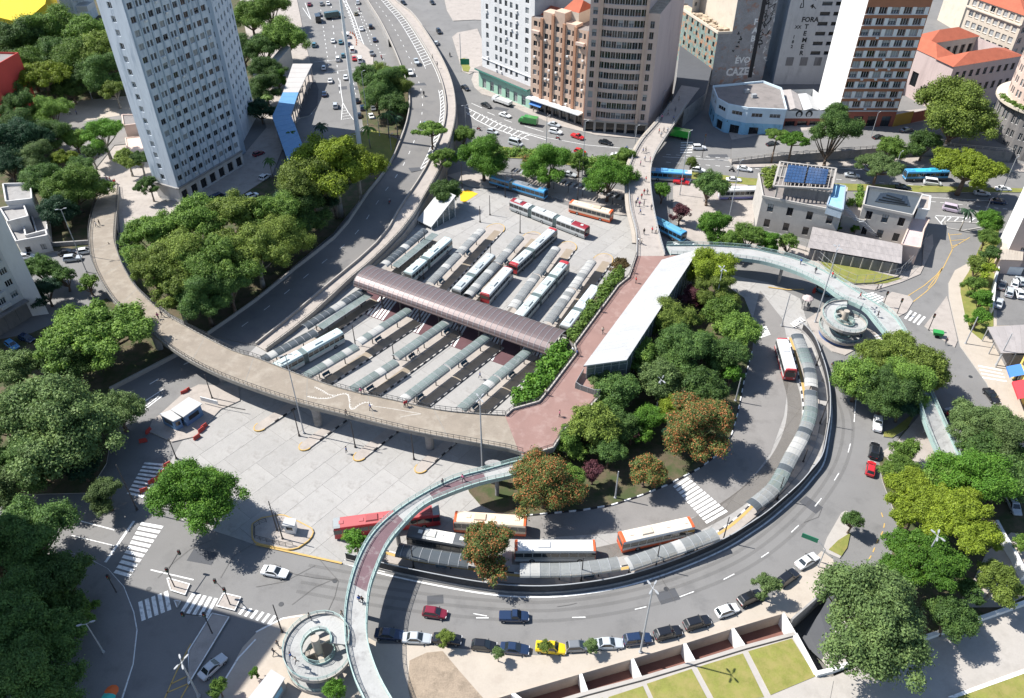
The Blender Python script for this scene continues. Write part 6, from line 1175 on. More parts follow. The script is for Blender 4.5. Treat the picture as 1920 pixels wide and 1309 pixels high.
# hedges
def hedge(name, label, poly, z0, z1, n, lm, seed, size=.3, blob=.8):
    rg = random.Random(seed); pl = [(p[0], p[1]) for p in poly]; xs = [p[0] for p in pl]; ys = [p[1] for p in pl]; C = []; Rr = []
    def inside(x, y):
        c = False
        for (x1, y1), (x2, y2) in zip(pl, pl[1:] + pl[:1]):
            if (y1 > y) != (y2 > y) and x < (x2 - x1) * (y - y1) / (y2 - y1) + x1: c = not c
        return c
    A = area(pl); k = max(12, int(A / (blob * blob) * 1.1))
    while len(C) < k:
        x, y = rg.uniform(min(xs), max(xs)), rg.uniform(min(ys), max(ys))
        if inside(x, y): C.append((x, y, rg.uniform(z0 + .2, z1))); Rr.append(blob * rg.uniform(.7, 1.25))
    ctr = (sum(xs) / len(xs), sum(ys) / len(ys), z0); C = [(c[0] - ctr[0], c[1] - ctr[1], c[2] - ctr[2]) for c in C]; o = link(name, leaf_mesh(name, C, Rr, n, size, lm, seed)); o.location = ctr; return tag(o, label, 'hedge')
PLN = [G(x, y, 5.2) for x, y in ((962,762),(1008,752),(1022,736),(1078,664),(1072,652),(1050,640),(1030,668),(990,715),(968,740))]; PLU = [G(x, y, 5.2) for x, y in ((1076,644),(1156,535),(1172,512),(1160,502),(1140,522),(1100,580),(1062,632))]
for pl_, lb in ((PLN, 'wide'), (PLU, 'narrow')):
    b = MB(); b.prism(pl_, 0, 5.0, 0, 1); b.top('planter', ['ground_soil', 'concrete_wall'], f'{lb} raised concrete planter along the plaza parapet', 'planter')
hedge('hedge', 'broad bright green hedge filling the lower part of the plaza planter', PLN, 5.0, 6.3, 9000, 'leaf_bright', 5, .3, 1.0); hedge('hedge', 'narrow clipped green hedge along the upper part of the plaza', PLU, 5.0, 6.0, 6000, 'leaf_mid', 6, .28, .8)
hedge('hedge', 'long low hedge on the median above the terminal', P((872,277),(990,284),(1100,299),(1182,303),(1182,316),(1100,313),(1000,298),(900,291)), .2, 1.2, 9000, 'leaf_mid', 8, .3, .8)
hedge('hedge', 'green shrubs on the museum roof corner', [Q('M', x, y, 10) for x, y in ((245,190),(350,180),(330,340),(270,350))], 9.4, 11, 2200, 'leaf_olive', 9, .28, .8)
hedge('hedge', 'low planting on the museum terrace beside the white paving', [Q('M', x, y, 6) for x, y in ((1000,480),(1130,490),(1170,340),(1110,330),(1080,450),(1000,460))], 5.2, 6.4, 1500, 'leaf_mid', 10, .28, .7)
for i, (x, y) in enumerate(((640,650),(765,670),(905,690),(1075,720))): p = Q('M', x, y, 2); tree(CR['M'][0] + x * CR['M'][2], CR['M'][1] + y * CR['M'][2], 10, 'small', 'leaf_bright', f'small round green yard tree, {ordinal(i, 4)}, between museum and shed', 'yard trees')
hedge('hedge', 'planted ring of greenery on the round building balcony', [(c.x + r * math.cos(t), c.y + r * math.sin(t)) for r, ts in ((15.7, range(170, 275, 8)), (14.2, range(274, 169, -8))) for t in map(R, ts)] if (c := G(1937, 272)) else [], 15.0, 15.7, 2500, 'leaf_mid', 11, .3, .6)
# ------------------------------------------------------------------ vehicles
obj_paint('car_paint'); obj_paint('bus_paint', .45, .15)
mat('rubber', (.02, .02, .021), .9, .1); mat('rim', (.4, .41, .42), .35, .05, metal=.6); mat('car_glass', (.018, .024, .028), .06, .05, spec=.9); mat('head_lamp', (.65, .66, .66), .15, .03, spec=.8); mat('tail_lamp', (.35, .02, .02), .25, .05); mat('plastic_black', (.03, .03, .032), .6, .05); mat('cargo', (.35, .30, .26), .8, .3, 2, 5)
COLS = {'white': (.72, .73, .73), 'silver': (.42, .45, .47), 'grey': (.16, .17, .18), 'black': (.012, .013, .016), 'navy': (.015, .03, .07), 'red': (.45, .02, .025), 'maroon': (.17, .015, .03), 'teal': (.05, .15, .19), 'yellow': (.72, .48, .01), 'green': (.04, .22, .05), 'blue': (.08, .25, .48), 'olive': (.2, .18, .1), 'lilac': (.5, .42, .5)}
CAR = {  # length, half width, belt, roof height, cabin base rear/front x, roof rear/front x, nose height
 'hatchback': (3.9, .84, .93, 1.47, -1.86, .95, -1.45, .15, .80), 'sedan': (4.45, .87, .93, 1.44, -1.55, .95, -.95, .15, .80), 'suv': (4.4, .90, 1.05, 1.68, -2.1, .95, -1.8, .3, .95), 'pickup': (4.7, .88, 1.0, 1.62, -.45, 1.15, -.25, .55, .92), 'van': (4.9, .95, 1.15, 2.05, -2.35, 1.75, -2.25, 1.05, 1.0)}
def car_proto(kind):
    L, w, bz, rz, cr, cf, rr, rf, nz = CAR[kind]; h = L / 2
    t = thing('car', 'x', 'car'); b = MB(); rings = []
    for x, kw, zl, zh in ((-h, .86, .38, bz * .88), (-h + .12, .95, .26, bz * .96), (-h + .7, 1, .22, bz), (0, 1, .20, bz), (cf - .1, 1, .20, bz * .985), (h - .75, .98, .22, nz), (h - .25, .93, .26, nz * .88), (h, .80, .36, nz * .76)):
        W_ = w * kw; rings.append([(x, -W_ * .88, zl), (x, -W_, zl + .16), (x, -W_, zh - .18), (x, -W_ * .9, zh), (x, W_ * .9, zh), (x, W_, zh - .18), (x, W_, zl + .16), (x, W_ * .88, zl)])
    b.loft(rings); wt, wb = w * .72, w * .90
    base = [(cr, -wb, bz - .03), (cf, -wb, bz - .03), (cf, wb, bz - .03), (cr, wb, bz - .03)]; top_ = [(rr, -wt, rz - .03), (rf, -wt, rz - .03), (rf, wt, rz - .03), (rr, wt, rz - .03)]; m_ = [((a[0] + d[0]) / 2, (a[1] + d[1]) / 2, rz + .02) for a, d in zip(top_, top_)]
    b.loft([base, top_, [(x * .86 + (rr + rf) / 2 * .14, y * .8, rz + .03) for x, y, z in top_]])
    if kind == 'pickup': b.box((-1.4, 0, 1.02), (1.75, 1.5, .06))
    link('body', b.mesh('body', 'car_paint', smooth=False), t)
    def pane(nm, q, inset=.07, out=.012):
        c = sum(map(Vector, q), Vector()) / 4; n = (Vector(q[1]) - Vector(q[0])).cross(Vector(q[3]) - Vector(q[0])).normalized(); link(nm, MB().poly([c + (Vector(p) - c) * (1 - inset * 2) + n * out for p in q]).mesh(nm, 'car_glass'), t)
    B, T = base, top_
    pane('windscreen', [B[1], B[2], T[2], T[1]]); pane('rear_window', [B[3], B[0], T[0], T[3]]); pane('side_window', [B[0], B[1], T[1], T[0]], .06); pane('side_window', [B[2], B[3], T[3], T[2]], .06)
    wm = MB().tube((0, -.1, 0), (0, .1, 0), .31, n=14, m=0).tube((0, -.11, 0), (0, .11, 0), .18, n=10, m=1).mesh('wheel', ['rubber', 'rim'])
    for x in (-h + .75, h - .8):
        for y in (-w + .08, w - .08): put(wm, t, (x, y, .31))
    for y in (-w * .62, w * .62):
        put(MB().box((0, 0, 0), (.16, .36, .16)).mesh('headlight', 'head_lamp'), t, (h - .09, y, nz * .70)); put(MB().box((0, 0, 0), (.10, .28, .18)).mesh('taillight', 'tail_lamp'), t, (-h + .04, y, bz * .78))
    for s in (-1, 1): put(MB().box((0, 0, 0), (.12, .2, .14)).mesh('mirror', 'plastic_black'), t, (cf - .35, s * (w + .06), bz + .05))
    if kind == 'pickup':
        b = MB(); b.box((-1.35, 0, 1.01), (1.6, 1.36, .02)); link('cargo_bed', b.mesh('cargo_bed', 'plastic_black'), t)
    return t
PROTO = {k: car_proto(k) for k in CAR}
def car(k, xa, ya, xb, yb, kind, colr, label, group, z=0.03, far=False, rgb=None):
    a, b_ = Q(k, xa, ya, z + .7), Q(k, xb, yb, z + .7); c = (a + b_) / 2; rz = math.atan2((b_ - a).y, (b_ - a).x)
    t = dup(PROTO[kind], (c.x, c.y, z), rz, label, group)
    for ch in t.children:
        if ch.name.startswith('body'): ch.color = (*(rgb or COLS[colr]), 1)
    return t
def cars(where, group, items, z=None):
    it = sorted(items, key=lambda i: CR[i[0]][0] + (i[1] + i[3]) / 2 * CR[i[0]][2]); n = len(it)
    for i, (k, xa, ya, xb, yb, kind, cl, *rest) in enumerate(it):
        zz = rest[0] if rest else .03; od = ordinal(i, n); car(k, xa, ya, xb, yb, kind, cl, f"{cl} {kind}{', ' + od + ' of the cars' if od else ''} {where}", group, zz)
H_, SE, SU, PU, VA = 'hatchback', 'sedan', 'suv', 'pickup', 'van'
cars('parked along the lower bend', 'cars parked along the lower bend', [('J',670,945,815,955,SE,'navy'),('J',830,970,965,975,SE,'silver'),('J',1000,970,1135,982,SE,'black'),('J',1210,1008,1335,1020,H_,'black'),('J',1362,1022,1525,1040,SE,'navy'),('K',145,1018,290,1035,PU,'yellow'),('K',312,1022,425,1015,H_,'grey'),('K',478,1005,602,1000,SE,'silver'),('K',620,990,780,970,SU,'navy'),('K',800,962,940,928,SU,'black'),('K',962,908,1105,868,SU,'black'),('K',1138,840,1265,795,H_,'white'),('K',1272,775,1388,722,SU,'black'),('L',62,672,158,600,SU,'black'),('L',168,572,270,510,SE,'white')])
car('J',38,590,172,615,SE,'white','white sedan crossing the open junction left of the green footbridge','cars driving in the foreground'); car('J',930,822,1065,840,H_,'maroon','maroon hatchback driving just right of the footbridge shadow','cars driving in the foreground'); car('J',1350,850,1528,852,PU,'navy','dark blue pickup truck driving on the lower bend','cars driving in the foreground'); car('I',1135,1178,1235,1085,SE,'silver','silver sedan waiting in the shaded side road at lower left','cars driving in the foreground')
car('H',368,760,452,748,H_,'black','black hatchback turning left of the big tree clump on the right','cars on the right'); car('H',610,1125,617,1035,PU,'white','white pickup truck with a loaded bed below the big tree clump','cars on the right'); car('H',588,1275,600,1190,SU,'black','black car just behind the red car at the right kerb','cars on the right'); car('H',568,1375,582,1288,H_,'red','bright red car at the kerb of the right bend','cars on the right'); car('H',1218,888,1280,965,SE,'black','black sedan on the road in front of the yellow shop','cars on the right'); car('H',1015,1015,1062,1062,SE,'grey','grey car half hidden behind the sloping footbridge','cars on the right'); car('H',272,322,352,358,SU,'teal','teal car coming from under the green footbridge by the spiral','cars on the right'); car('L',1360,205,1390,268,H_,'silver','silver car among trees at the right edge','cars on the right')
cars('in the small walled car park', 'cars in the car park', [('O',790,1190,815,1080,SU,'silver',.25),('O',845,1090,870,1010,H_,'white',.25),('O',920,1200,880,1090,SE,'white',.25),('O',925,1050,900,1000,H_,'silver',.25),('O',575,1210,605,1140,H_,'navy',.25),('O',685,1280,710,1200,SE,'silver',.25),('O',720,1100,740,1030,SE,'grey',.25)])
cars('on the street left of the tan footbridge', 'cars on the left street', [('U',440,602,548,590,SU,'silver'),('U',400,560,515,545,SE,'black'),('U',548,550,615,540,H_,'white'),('U',150,585,215,578,H_,'white'),('U',835,525,905,515,SE,'black'),('U',50,1165,112,1205,H_,'blue'),('U',150,1130,210,1150,H_,'navy')])
cars('on the shaded street below the blue tower', 'cars below the blue tower', [('W',680,1170,745,1140,VA,'navy'),('W',880,1152,938,1128,H_,'white'),('W',962,1042,1005,1018,H_,'white'),('B',28,1002,72,968,H_,'white'),('W',925,905,975,885,H_,'maroon')])
av = [(345,50,342,20,SE,'grey'),(412,45,408,15,SE,'white'),(462,440,456,385,SE,'white'),(540,455,535,395,SE,'teal'),(608,395,602,340,VA,'white'),(262,485,278,430,SU,'teal'),(628,475,622,425,SE,'navy'),(662,545,652,480,VA,'white'),(512,635,508,565,SU,'white'),(565,590,562,535,H_,'teal'),(682,622,670,562,SE,'red'),(365,715,366,660,H_,'white'),(722,752,720,700,SE,'silver'),(590,815,588,755,SE,'white'),(432,852,428,788,SE,'white'),(372,985,368,925,SE,'navy'),(485,1115,483,1040,SU,'silver'),(768,1135,755,1065,SU,'navy'),(878,1130,865,1070,SE,'grey'),(712,1050,700,1000,H_,'black'),(732,1200,722,1145,H_,'black'),(860,1205,840,1155,SE,'white'),(740,640,732,585,VA,'white'),(322,170,318,120,SE,'black'),(215,60,222,20,SE,'maroon')]
cars('queueing on the left avenue', 'cars on the left avenue', [('P', *a) for a in av])
cars('on the avenue lanes next to the viaduct', 'cars on the right avenue lanes', [('P',712,40,718,5,SE,'silver'),('P',698,155,692,115,H_,'olive'),('P',755,312,745,265,SE,'white'),('P',850,290,840,248,SU,'black'),('P',892,425,880,378,SE,'navy'),('P',868,570,845,520,PU,'grey'),('P',918,715,895,665,SE,'grey')])
cars('on the viaduct roadway', 'cars on the viaduct', [('P',1300,595,1325,650,SE,'silver',5.0),('P',1240,705,1265,765,SE,'white',5.1),('P',1405,1295,1415,1240,H_,'teal',5.5)])
cars('on the road between viaduct and offices', 'cars on the upper middle road', [('P',1165,10,1195,40,SE,'black'),('P',1460,5,1490,40,SE,'black'),('P',1525,295,1560,345,SU,'black'),('P',1510,460,1525,415,H_,'silver'),('B',1150,475,1185,500,SE,'black')])
cars('on the curved road before the office blocks', 'cars before the office blocks', [('X',118,972,202,1008,SE,'black'),('X',288,1068,388,1098,SE,'white'),('X',752,1160,852,1185,SE,'silver'),('X',758,1228,872,1252,SU,'white'),('X',168,1230,268,1252,H_,'silver'),('C',330,748,402,772,PU,'red'),('C',488,785,556,798,SE,'black'),('C',348,835,412,850,H_,'red'),('C',553,860,627,872,SE,'white'),('C',548,890,615,898,SE,'silver'),('C',-10,788,52,806,VA,'silver'),('C',295,965,345,975,SE,'silver'),('C',420,962,470,972,SE,'grey')])
cars('on the road past the museum', 'cars past the museum', [('C',1008,822,1080,822,SU,'white'),('C',905,1008,985,1020,PU,'red'),('C',1003,945,1072,952,SU,'white'),('C',1262,935,1332,945,SE,'white'),('C',905,968,952,976,SE,'white'),('C',1210,1000,1265,1002,SE,'white'),('D',430,972,512,980,SE,'silver'),('D',868,1012,968,1025,VA,'white'),('D',708,1038,802,1050,SE,'black'),('D',965,1152,1088,1178,VA,'lilac'),('D',1278,1050,1348,1052,SE,'white'),('D',1158,1073,1232,1078,SE,'silver'),('D',1250,1118,1320,1125,SE,'navy')])
cars('on the raised upper street', 'cars on the upper street', [('D',585,770,656,758,SE,'black',2.4),('D',733,730,816,716,SE,'grey',2.6),('D',5,805,50,798,SE,'black',1.2)])
# trucks
def truck(k, xa, ya, xb, yb, label, cab, box, L=7.0, hb=2.9, low=False):
    a, b_ = Q(k, xa, ya, 1), Q(k, xb, yb, 1); c = (a + b_) / 2; rz = math.atan2((b_ - a).y, (b_ - a).x); t = thing('truck', label, 'truck', (c.x, c.y, .03), rz); h = L / 2
    b = MB(); b.loft([[(x, -1.05, .5), (x, -1.1, 1.3), (x, -.95, z), (x, .95, z), (x, 1.1, 1.3), (x, 1.05, .5)] for x, z in ((h - 1.7, 2.2), (h - .5, 2.15), (h, 1.5))]); o = link('cab', b.mesh('cab', 'car_paint'), t); o.color = (*cab, 1)
    o = link('cargo_box', MB().box((-.85, 0, (hb + .8) / 2 if not low else 1.3), (L - 1.8, 2.2, hb - .8 if not low else 1.0)).mesh('cargo_box', 'car_paint'), t); o.color = (*box, 1)
    link('windscreen', MB().poly([(h - .1, -.85, 1.5), (h - .1, .85, 1.5), (h - .47, .8, 2.05), (h - .47, -.8, 2.05)]).mesh('windscreen', 'car_glass'), t); link('chassis', MB().box((-.2, 0, .6), (L - .6, 1.6, .3)).mesh('chassis', 'plastic_black'), t)
    wm = MB().tube((0, -.15, 0), (0, .15, 0), .48, n=14).mesh('wheel', 'rubber')
    for x in (h - 1.1, -h + 1.2, -h + 2.3):
        for y in (-.95, .95): put(wm, t, (x, y, .48))
    return t
truck('X',395,985,225,925,'white flatbed lorry parked before the green ground floor',COLS['white'],(.6,.6,.58),8,2.2,True); truck('X',630,1160,485,1135,'green armoured truck on the curved road before the offices',COLS['green'],COLS['green'],6.5,2.8); truck('P',315,225,295,165,'small box lorry with dark load at the top of the avenue',COLS['white'],(.02,.02,.02),6.5,3.0); truck('P',415,170,520,155,'dark green lorry crossing the top of the avenue',COLS['teal'],(.03,.07,.07),8,2.9); truck('C',965,760,885,745,'bright green truck under the busy footbridge',COLS['green'],(.05,.4,.05),8,3.0)
# buses
WB = MB().tube((0, -.16, 0), (0, .16, 0), .48, n=14).tube((0, -.17, 0), (0, .17, 0), .26, n=10, m=1).mesh('wheel', ['rubber', 'rim']); SW = {}
def bus_module(t, x0, L, side, lower, roof, front=None, rear=None, endc=0.0, roofend=None):
    w, hz = 1.26, 3.15; xs = [x0, x0 + L]; sec = lambda x: [(x, -w, .95), (x, -w, 2.78), (x, -w * .9, hz - .1), (x, -w * .6, hz), (x, w * .6, hz), (x, w * .9, hz - .1), (x, w, 2.78), (x, w, .95)]
    o = link('body', MB().loft([sec(x0 + (.12 if rear else 0)), sec(x0 + L - (.12 if front else 0))]).mesh('body', 'bus_paint'), t); o.color = (*side, 1)
    o = link('lower_panel', MB().box((x0 + L / 2, 0, .66), (L - .05, w * 2 + .02, .62)).mesh('lower_panel', 'bus_paint'), t); o.color = (*lower, 1)
    o = link('roof', MB().loft([[(x, -w * .86, hz - .07), (x, -w * .58, hz + .03), (x, w * .58, hz + .03), (x, w * .86, hz - .07)] for x in (x0 + .15, x0 + L - .15)]).mesh('roof', 'bus_paint'), t); o.color = (*roof, 1)
    n = max(3, round(L / 1.45)); p = L / n; key = round(p, 2)
    if key not in SW: SW[key] = MB().box((0, 0, 0), (p - .12, .03, 1.0)).mesh('side_window', 'car_glass')
    for i in range(n):
        for s in (-1, 1): put(SW[key], t, (x0 + (i + .5) * p, s * (w + .005), 2.05))
    for i in range(max(2, int(L / 3.2))):
        o = put(HATCH, t, (x0 + (i + .6) * L / max(2, int(L / 3.2)), .1, hz + .07)); o.color = (*[min(1, c * .92 + .02) for c in roof], 1)
    o = put(ACU, t, (x0 + L * .36, 0, hz + .02)); o.color = (*[c * .8 for c in roof], 1)
    for x in ((x0 + L - 2.6,) if front else ()) + ((x0 + 2.9,) if rear else ()) + ((x0 + L / 2,) if not (front or rear) else ()):
        for y in (-w + .14, w - .14): put(WB, t, (x, y, .48))
    for on, x, sg in ((front, x0 + L, 1), (rear, x0, -1)):
        if on:
            b = MB(); b.loft([[(x - sg * .125, -w, .5), (x - sg * .125, -w, 2.9), (x - sg * .125, -w * .7, hz), (x - sg * .125, w * .7, hz), (x - sg * .125, w, 2.9), (x - sg * .125, w, .5)], [(x + sg * .0, -w * .93, .55), (x + sg * .0, -w * .93, 2.8), (x - sg * .04, -w * .65, hz - .06), (x - sg * .04, w * .65, hz - .06), (x + sg * .0, w * .93, 2.8), (x + sg * .0, w * .93, .55)]]); o = link('front_cap' if sg > 0 else 'rear_cap', b.mesh('end_cap', 'bus_paint'), t); o.color = (*on, 1)
            nm = 'windscreen' if sg > 0 else 'rear_window'; put(MB().box((0, 0, 0), (.04, 2.1, 1.35 if sg > 0 else .8)).mesh(nm, 'car_glass'), t, (x + sg * .01, 0, 1.85 if sg > 0 else 2.15))
            for y in (-.95, .95): put(MB().box((0, 0, 0), (.06, .32, .22)).mesh('light', 'head_lamp' if sg > 0 else 'tail_lamp'), t, (x + sg * .015, y, .85), 0, 'headlight' if sg > 0 else 'taillight')
            if sg > 0: put(MB().box((0, 0, 0), (.05, 1.5, .24)).mesh('destination_sign', 'plastic_black'), t, (x + .005, 0, 2.78))
            if endc:
                o = link('roof_band', MB().loft([[(xx, -w * .92, hz - .09), (xx, -w * .6, hz + .05), (xx, w * .6, hz + .05), (xx, w * .92, hz - .09)] for xx in (x - sg * .1, x - sg * endc)]).mesh('roof_band', 'bus_paint'), t); o.color = (*(roofend or on), 1)
ACU = MB().loft([[(-1.1, -.75, 0), (1.1, -.75, 0), (1.1, .75, 0), (-1.1, .75, 0)], [(-.95, -.6, .26), (.95, -.6, .26), (.95, .6, .26), (-.95, .6, .26)]]).mesh('air_conditioner', 'bus_paint')
HATCH = MB().box((0, 0, 0), (.75, .7, .13)).mesh('roof_hatch', 'bus_paint')
def bellows(t, x0, L, c=(.12, .16, .16)):
    b = MB(); n = 9
    for i in range(n): x = x0 + i * L / n; k = 1.2 if i % 2 == 0 else 1.1; b.box((x + L / n / 2, 0, 1.75), (L / n, k * 2, 2.35 + (.1 if i % 2 == 0 else 0)))
    o = link('bellows', b.mesh('bellows', 'bus_paint'), t); o.color = (*c, 1)
def bus(k, xa, ya, xb, yb, kind, label, side, lower, roof, endc, band=.9, fit=True, roofend=None, z=.05):
    a, b_ = Q(k, xa, ya, 3.2), Q(k, xb, yb, 3.2); c = (a + b_) / 2; d = b_ - a; Lp = math.hypot(d.x, d.y); L0 = {'standard': 12.6, 'articulated': 18.2, 'double articulated': 26.5}[kind]; L = Lp if fit and .85 < Lp / L0 < 1.15 else L0
    t = thing('bus', label, 'bus', (c.x, c.y, z), math.atan2(d.y, d.x), 'buses'); h = L / 2
    if kind == 'standard': bus_module(t, -h, L, side, lower, roof, endc, endc, band, roofend)
    elif kind == 'articulated': r = L * .40; bus_module(t, -h, r - .6, side, lower, roof, None, endc, band, roofend); bellows(t, -h + r - .6, 1.2); bus_module(t, -h + r + .6, L - r - .6, side, lower, roof, endc, None, band, roofend)
    else:
        r = L * .28; bus_module(t, -h, r - .6, side, lower, roof, None, endc, band, roofend); bellows(t, -h + r - .6, 1.2); m1 = L * .33; bus_module(t, -h + r + .6, m1 - 1.2, side, lower, roof); bellows(t, -h + r + m1 - .6, 1.2); x = -h + r + m1 + .6; bus_module(t, x, h - x, side, lower, roof, endc, None, band, roofend)
    return t
WHT, RED, ORG, BLU, TEAL, CRM, DRK, GRY = (.50, .51, .50), (.36, .035, .04), (.55, .10, .03), (.06, .27, .50), (.36, .45, .45), (.62, .52, .40), (.06, .065, .07), (.28, .3, .3)
bus('F',105,760,470,560,'articulated','teal white articulated bus standing beside the viaduct wall in the lower bays',TEAL,WHT,(.5,.58,.57),TEAL,.3)
bus('F',845,240,1072,45,'articulated','teal white articulated bus next to the flat glazed canopy, upper bays',TEAL,WHT,(.5,.58,.57),TEAL,.3)
bus('F',1115,335,1312,135,'articulated','grey articulated bus with red rear, second bus from left in upper bays',GRY,DRK,(.42,.46,.46),GRY,.3)
bus('F',1255,382,1428,190,'standard','white bus with red end just behind the mauve roof, upper bays',WHT,GRY,(.5,.53,.52),RED,.35)
bus('G',5,195,232,-8,'articulated','grey articulated bus with red front in the middle upper bay',GRY,DRK,(.45,.48,.48),RED,1.0)
bus('G',272,205,50,462,'double articulated','white double articulated bus with red front touching the mauve roof',(.40,.45,.43),GRY,(.46,.51,.49),RED,1.3)
bus('G',292,540,468,312,'articulated','pale grey bus parked beside the plaza hedge',(.42,.46,.48),WHT,(.5,.55,.58),GRY,.3)
bus('B',1312,972,1618,1060,'articulated','blue and grey articulated bus on the road above the terminal',BLU,DRK,(.2,.22,.24),BLU,2.2)
bus('C',0,1110,422,1270,'double articulated','white double articulated bus with red front crossing the upper terminal',WHT,GRY,(.5,.52,.51),(.22,.015,.025),4.6)
bus('C',560,1180,328,1120,'standard','orange and cream bus by the yellow kerb above the terminal',CRM,ORG,CRM,ORG,.7)
bus('C',815,1222,905,1268,'standard','blue bus emerging from under the busy footbridge',BLU,DRK,(.1,.3,.42),BLU,1.0,False)
bus('C',812,945,955,955,'standard','blue and white bus on the avenue right of the busy footbridge',BLU,WHT,(.12,.35,.62),WHT,2.0,False)
bus('C',1195,1050,1370,1045,'standard','white bus half hidden behind the museum',WHT,(.2,.2,.45),(.68,.69,.68),WHT,.3,False)
bus('D',985,945,795,948,'standard','bright blue bus under the flat topped yellow tree',BLU,DRK,(.05,.42,.62),BLU,2.5,False)
bus('H',82,605,132,785,'standard','white roofed bus with red tail in the right outer bay',WHT,RED,(.72,.72,.71),RED,.5)
bus('J',962,262,490,325,'articulated','red and grey articulated bus passing under the lower green footbridge',(.45,.03,.035),(.45,.03,.035),(.40,.09,.09),GRY,1.2)
bus('J',848,372,1195,432,'standard','white roofed bus with dark front behind the orange flowered tree',DRK,WHT,(.68,.66,.6),DRK,2.8,True,(.08,.085,.09))
bus('K',15,455,468,455,'standard','white roofed bus with orange tail in the lower middle bay',GRY,WHT,(.7,.69,.67),ORG,.5)
bus('J',1105,292,1510,318,'standard','cream roofed orange bus parked above the two white roofed buses',CRM,ORG,(.66,.52,.38),ORG,.5)
bus('K',605,410,1008,322,'standard','single cream roofed orange bus before the zebra crossing',WHT,ORG,(.66,.56,.44),ORG,.6)
for p_ in PROTO.values(): drop(p_)
# ------------------------------------------------------------------ road markings
_mz = [0]
def stripes(k, a0, b0, a1, b1, n, wd=.5, z=.03, mtl='white_paint', name='crosswalk'):
    _mz[0] += 1; b = MB(); A0, B0, A1, B1 = (Q(k, *p) for p in (a0, b0, a1, b1))
    for i in range(n):
        t = i / max(1, n - 1); p, q = A0.lerp(A1, t), B0.lerp(B1, t); p.z = q.z = z + .0007 * _mz[0]; d = (q - p).normalized(); s = Vector((-d.y, d.x, 0)) * wd / 2; b.poly([p + s, p - s, q - s, q + s][::-1])
    return b.struct(name, mtl)
def lines(name, segs, wd=.15, z=.035, mtl='white_paint'):
    b = MB()
    for k, *pts in segs:
        L = [Q(k, x, y) for x, y in pts]; L = [Vector((p.x, p.y, z)) for p in L]; b.sheet(offset(L, wd / 2), offset(L, -wd / 2))
    return b.struct(name, mtl)
stripes('I',(785,335),(908,358),(640,602),(728,628),11,.62); stripes('I',(782,770),(802,876),(925,714),(945,820),5,.62); stripes('I',(1082,724),(1015,830),(1206,752),(1148,862),5,.6); stripes('J',(-60,800),(-92,842),(108,850),(68,900),6,.5)
stripes('I',(805,0),(938,12),(712,165),(802,188),9,.5,.09); stripes('K',(903,135),(985,82),(1080,332),(1197,265),12,.55,.09); stripes('R',(990,245),(1150,212),(1180,352),(1322,285),5,.45); stripes('H',(765,500),(800,455),(835,533),(874,488),4,.5); stripes('H',(1170,765),(1300,790),(1195,830),(1330,852),4,.4,.2)
stripes('R',(15,640),(62,692),(140,558),(202,610),6,.4,.32); stripes('H',(590,600),(640,588),(612,645),(665,628),4,.4,.2); stripes('G',(880,92),(945,50),(962,112),(1016,80),7,.45,.09); stripes('G',(1330,565),(1420,545),(1362,612),(1440,585),5,.45,.09); stripes('C',(942,797),(1010,795),(938,852),(1005,850),5,.5)
lines('lane_marking', [('K',(335,860),(410,858)),('K',(685,815),(750,800)),('K',(935,745),(1015,715)),('K',(1180,648),(1240,617)),('K',(1390,525),(1432,497)),('L',(130,385),(172,345)),('L',(262,240),(298,195)),('L',(370,95),(395,55)),('H',(447,1245),(460,1195)),('H',(480,1075),(491,940)),('J',(1212,838),(1288,852)),('I',(400,402),(640,460)),('K',(-200,862),(-130,862))], .15)
lines('stop_line', [('I',(588,552),(748,322))], .45, .037); lines('edge_line', [('I',(170,283),(300,292),(450,322),(640,372)),('I',(120,470),(380,500),(470,520),(600,590),(690,690),(745,830),(764,930),(742,1120),(680,1320)),('I',(840,594),(1080,650)),('J',(480,530),(600,575),(720,605))], .22, .036)
lines('kerb_line', [('I',(1262,1200),(1330,1090),(1428,985)),('J',(0,945),(150,868),(260,852))], .25, .2)
for i, (pts) in enumerate(([(935,645),(1060,680),(1035,738),(955,712)], [(1250,730),(1345,752),(1312,825),(1210,800)], [(1185,842),(1280,862),(1052,1240),(1055,1050)], [(975,770),(1010,775),(990,808)])):
    slab('traffic_island', QL('I', pts), .1, 'sidewalk'); lines('island_line', [('I', *pts, pts[0])], .2, .36)
lines('yellow_marking', [('H',(780,372),(870,315),(940,255),(972,215)),('H',(800,412),(880,350),(930,300),(972,218)),('O',(200,560),(240,720),(150,900),(0,1100)),('O',(230,715),(330,650),(410,605)),('O',(210,580),(330,570)),('O',(225,635),(360,625)),('O',(230,690),(300,670)),('I',(1065,1005),(990,1150),(920,1309)),('I',(1055,1230),(1010,1309)),('I',(955,1230),(1040,1190)),('I',(930,1280),(1060,1225)),('L',(560,540),(575,515)),('L',(585,495),(595,470)),('L',(605,445),(615,425)),('L',(630,400),(640,380)),('L',(645,360),(650,335)),('L',(640,300),(632,275))], .2, .037, 'yellow_paint')
lines('white_marking', [('O',(75,390),(540,420)),('O',(70,400),(140,480)),('O',(125,460),(180,395)),('O',(190,440),(235,395)),('O',(260,445),(310,400)),('O',(330,450),(390,405)),('O',(405,455),(460,415)),('O',(480,460),(520,425)),('E',(785,985),(800,965),(915,890),(870,945),(815,985),(785,985)),('E',(805,1008),(905,930)),('E',(835,865),(885,835)),('E',(1025,755),(1070,735))], .25, .036)
lines('kerb_loop', [('O',(165,450),(330,455),(530,470),(570,500),(340,540),(190,515),(165,470),(165,450))], .25, .2, 'kerb')
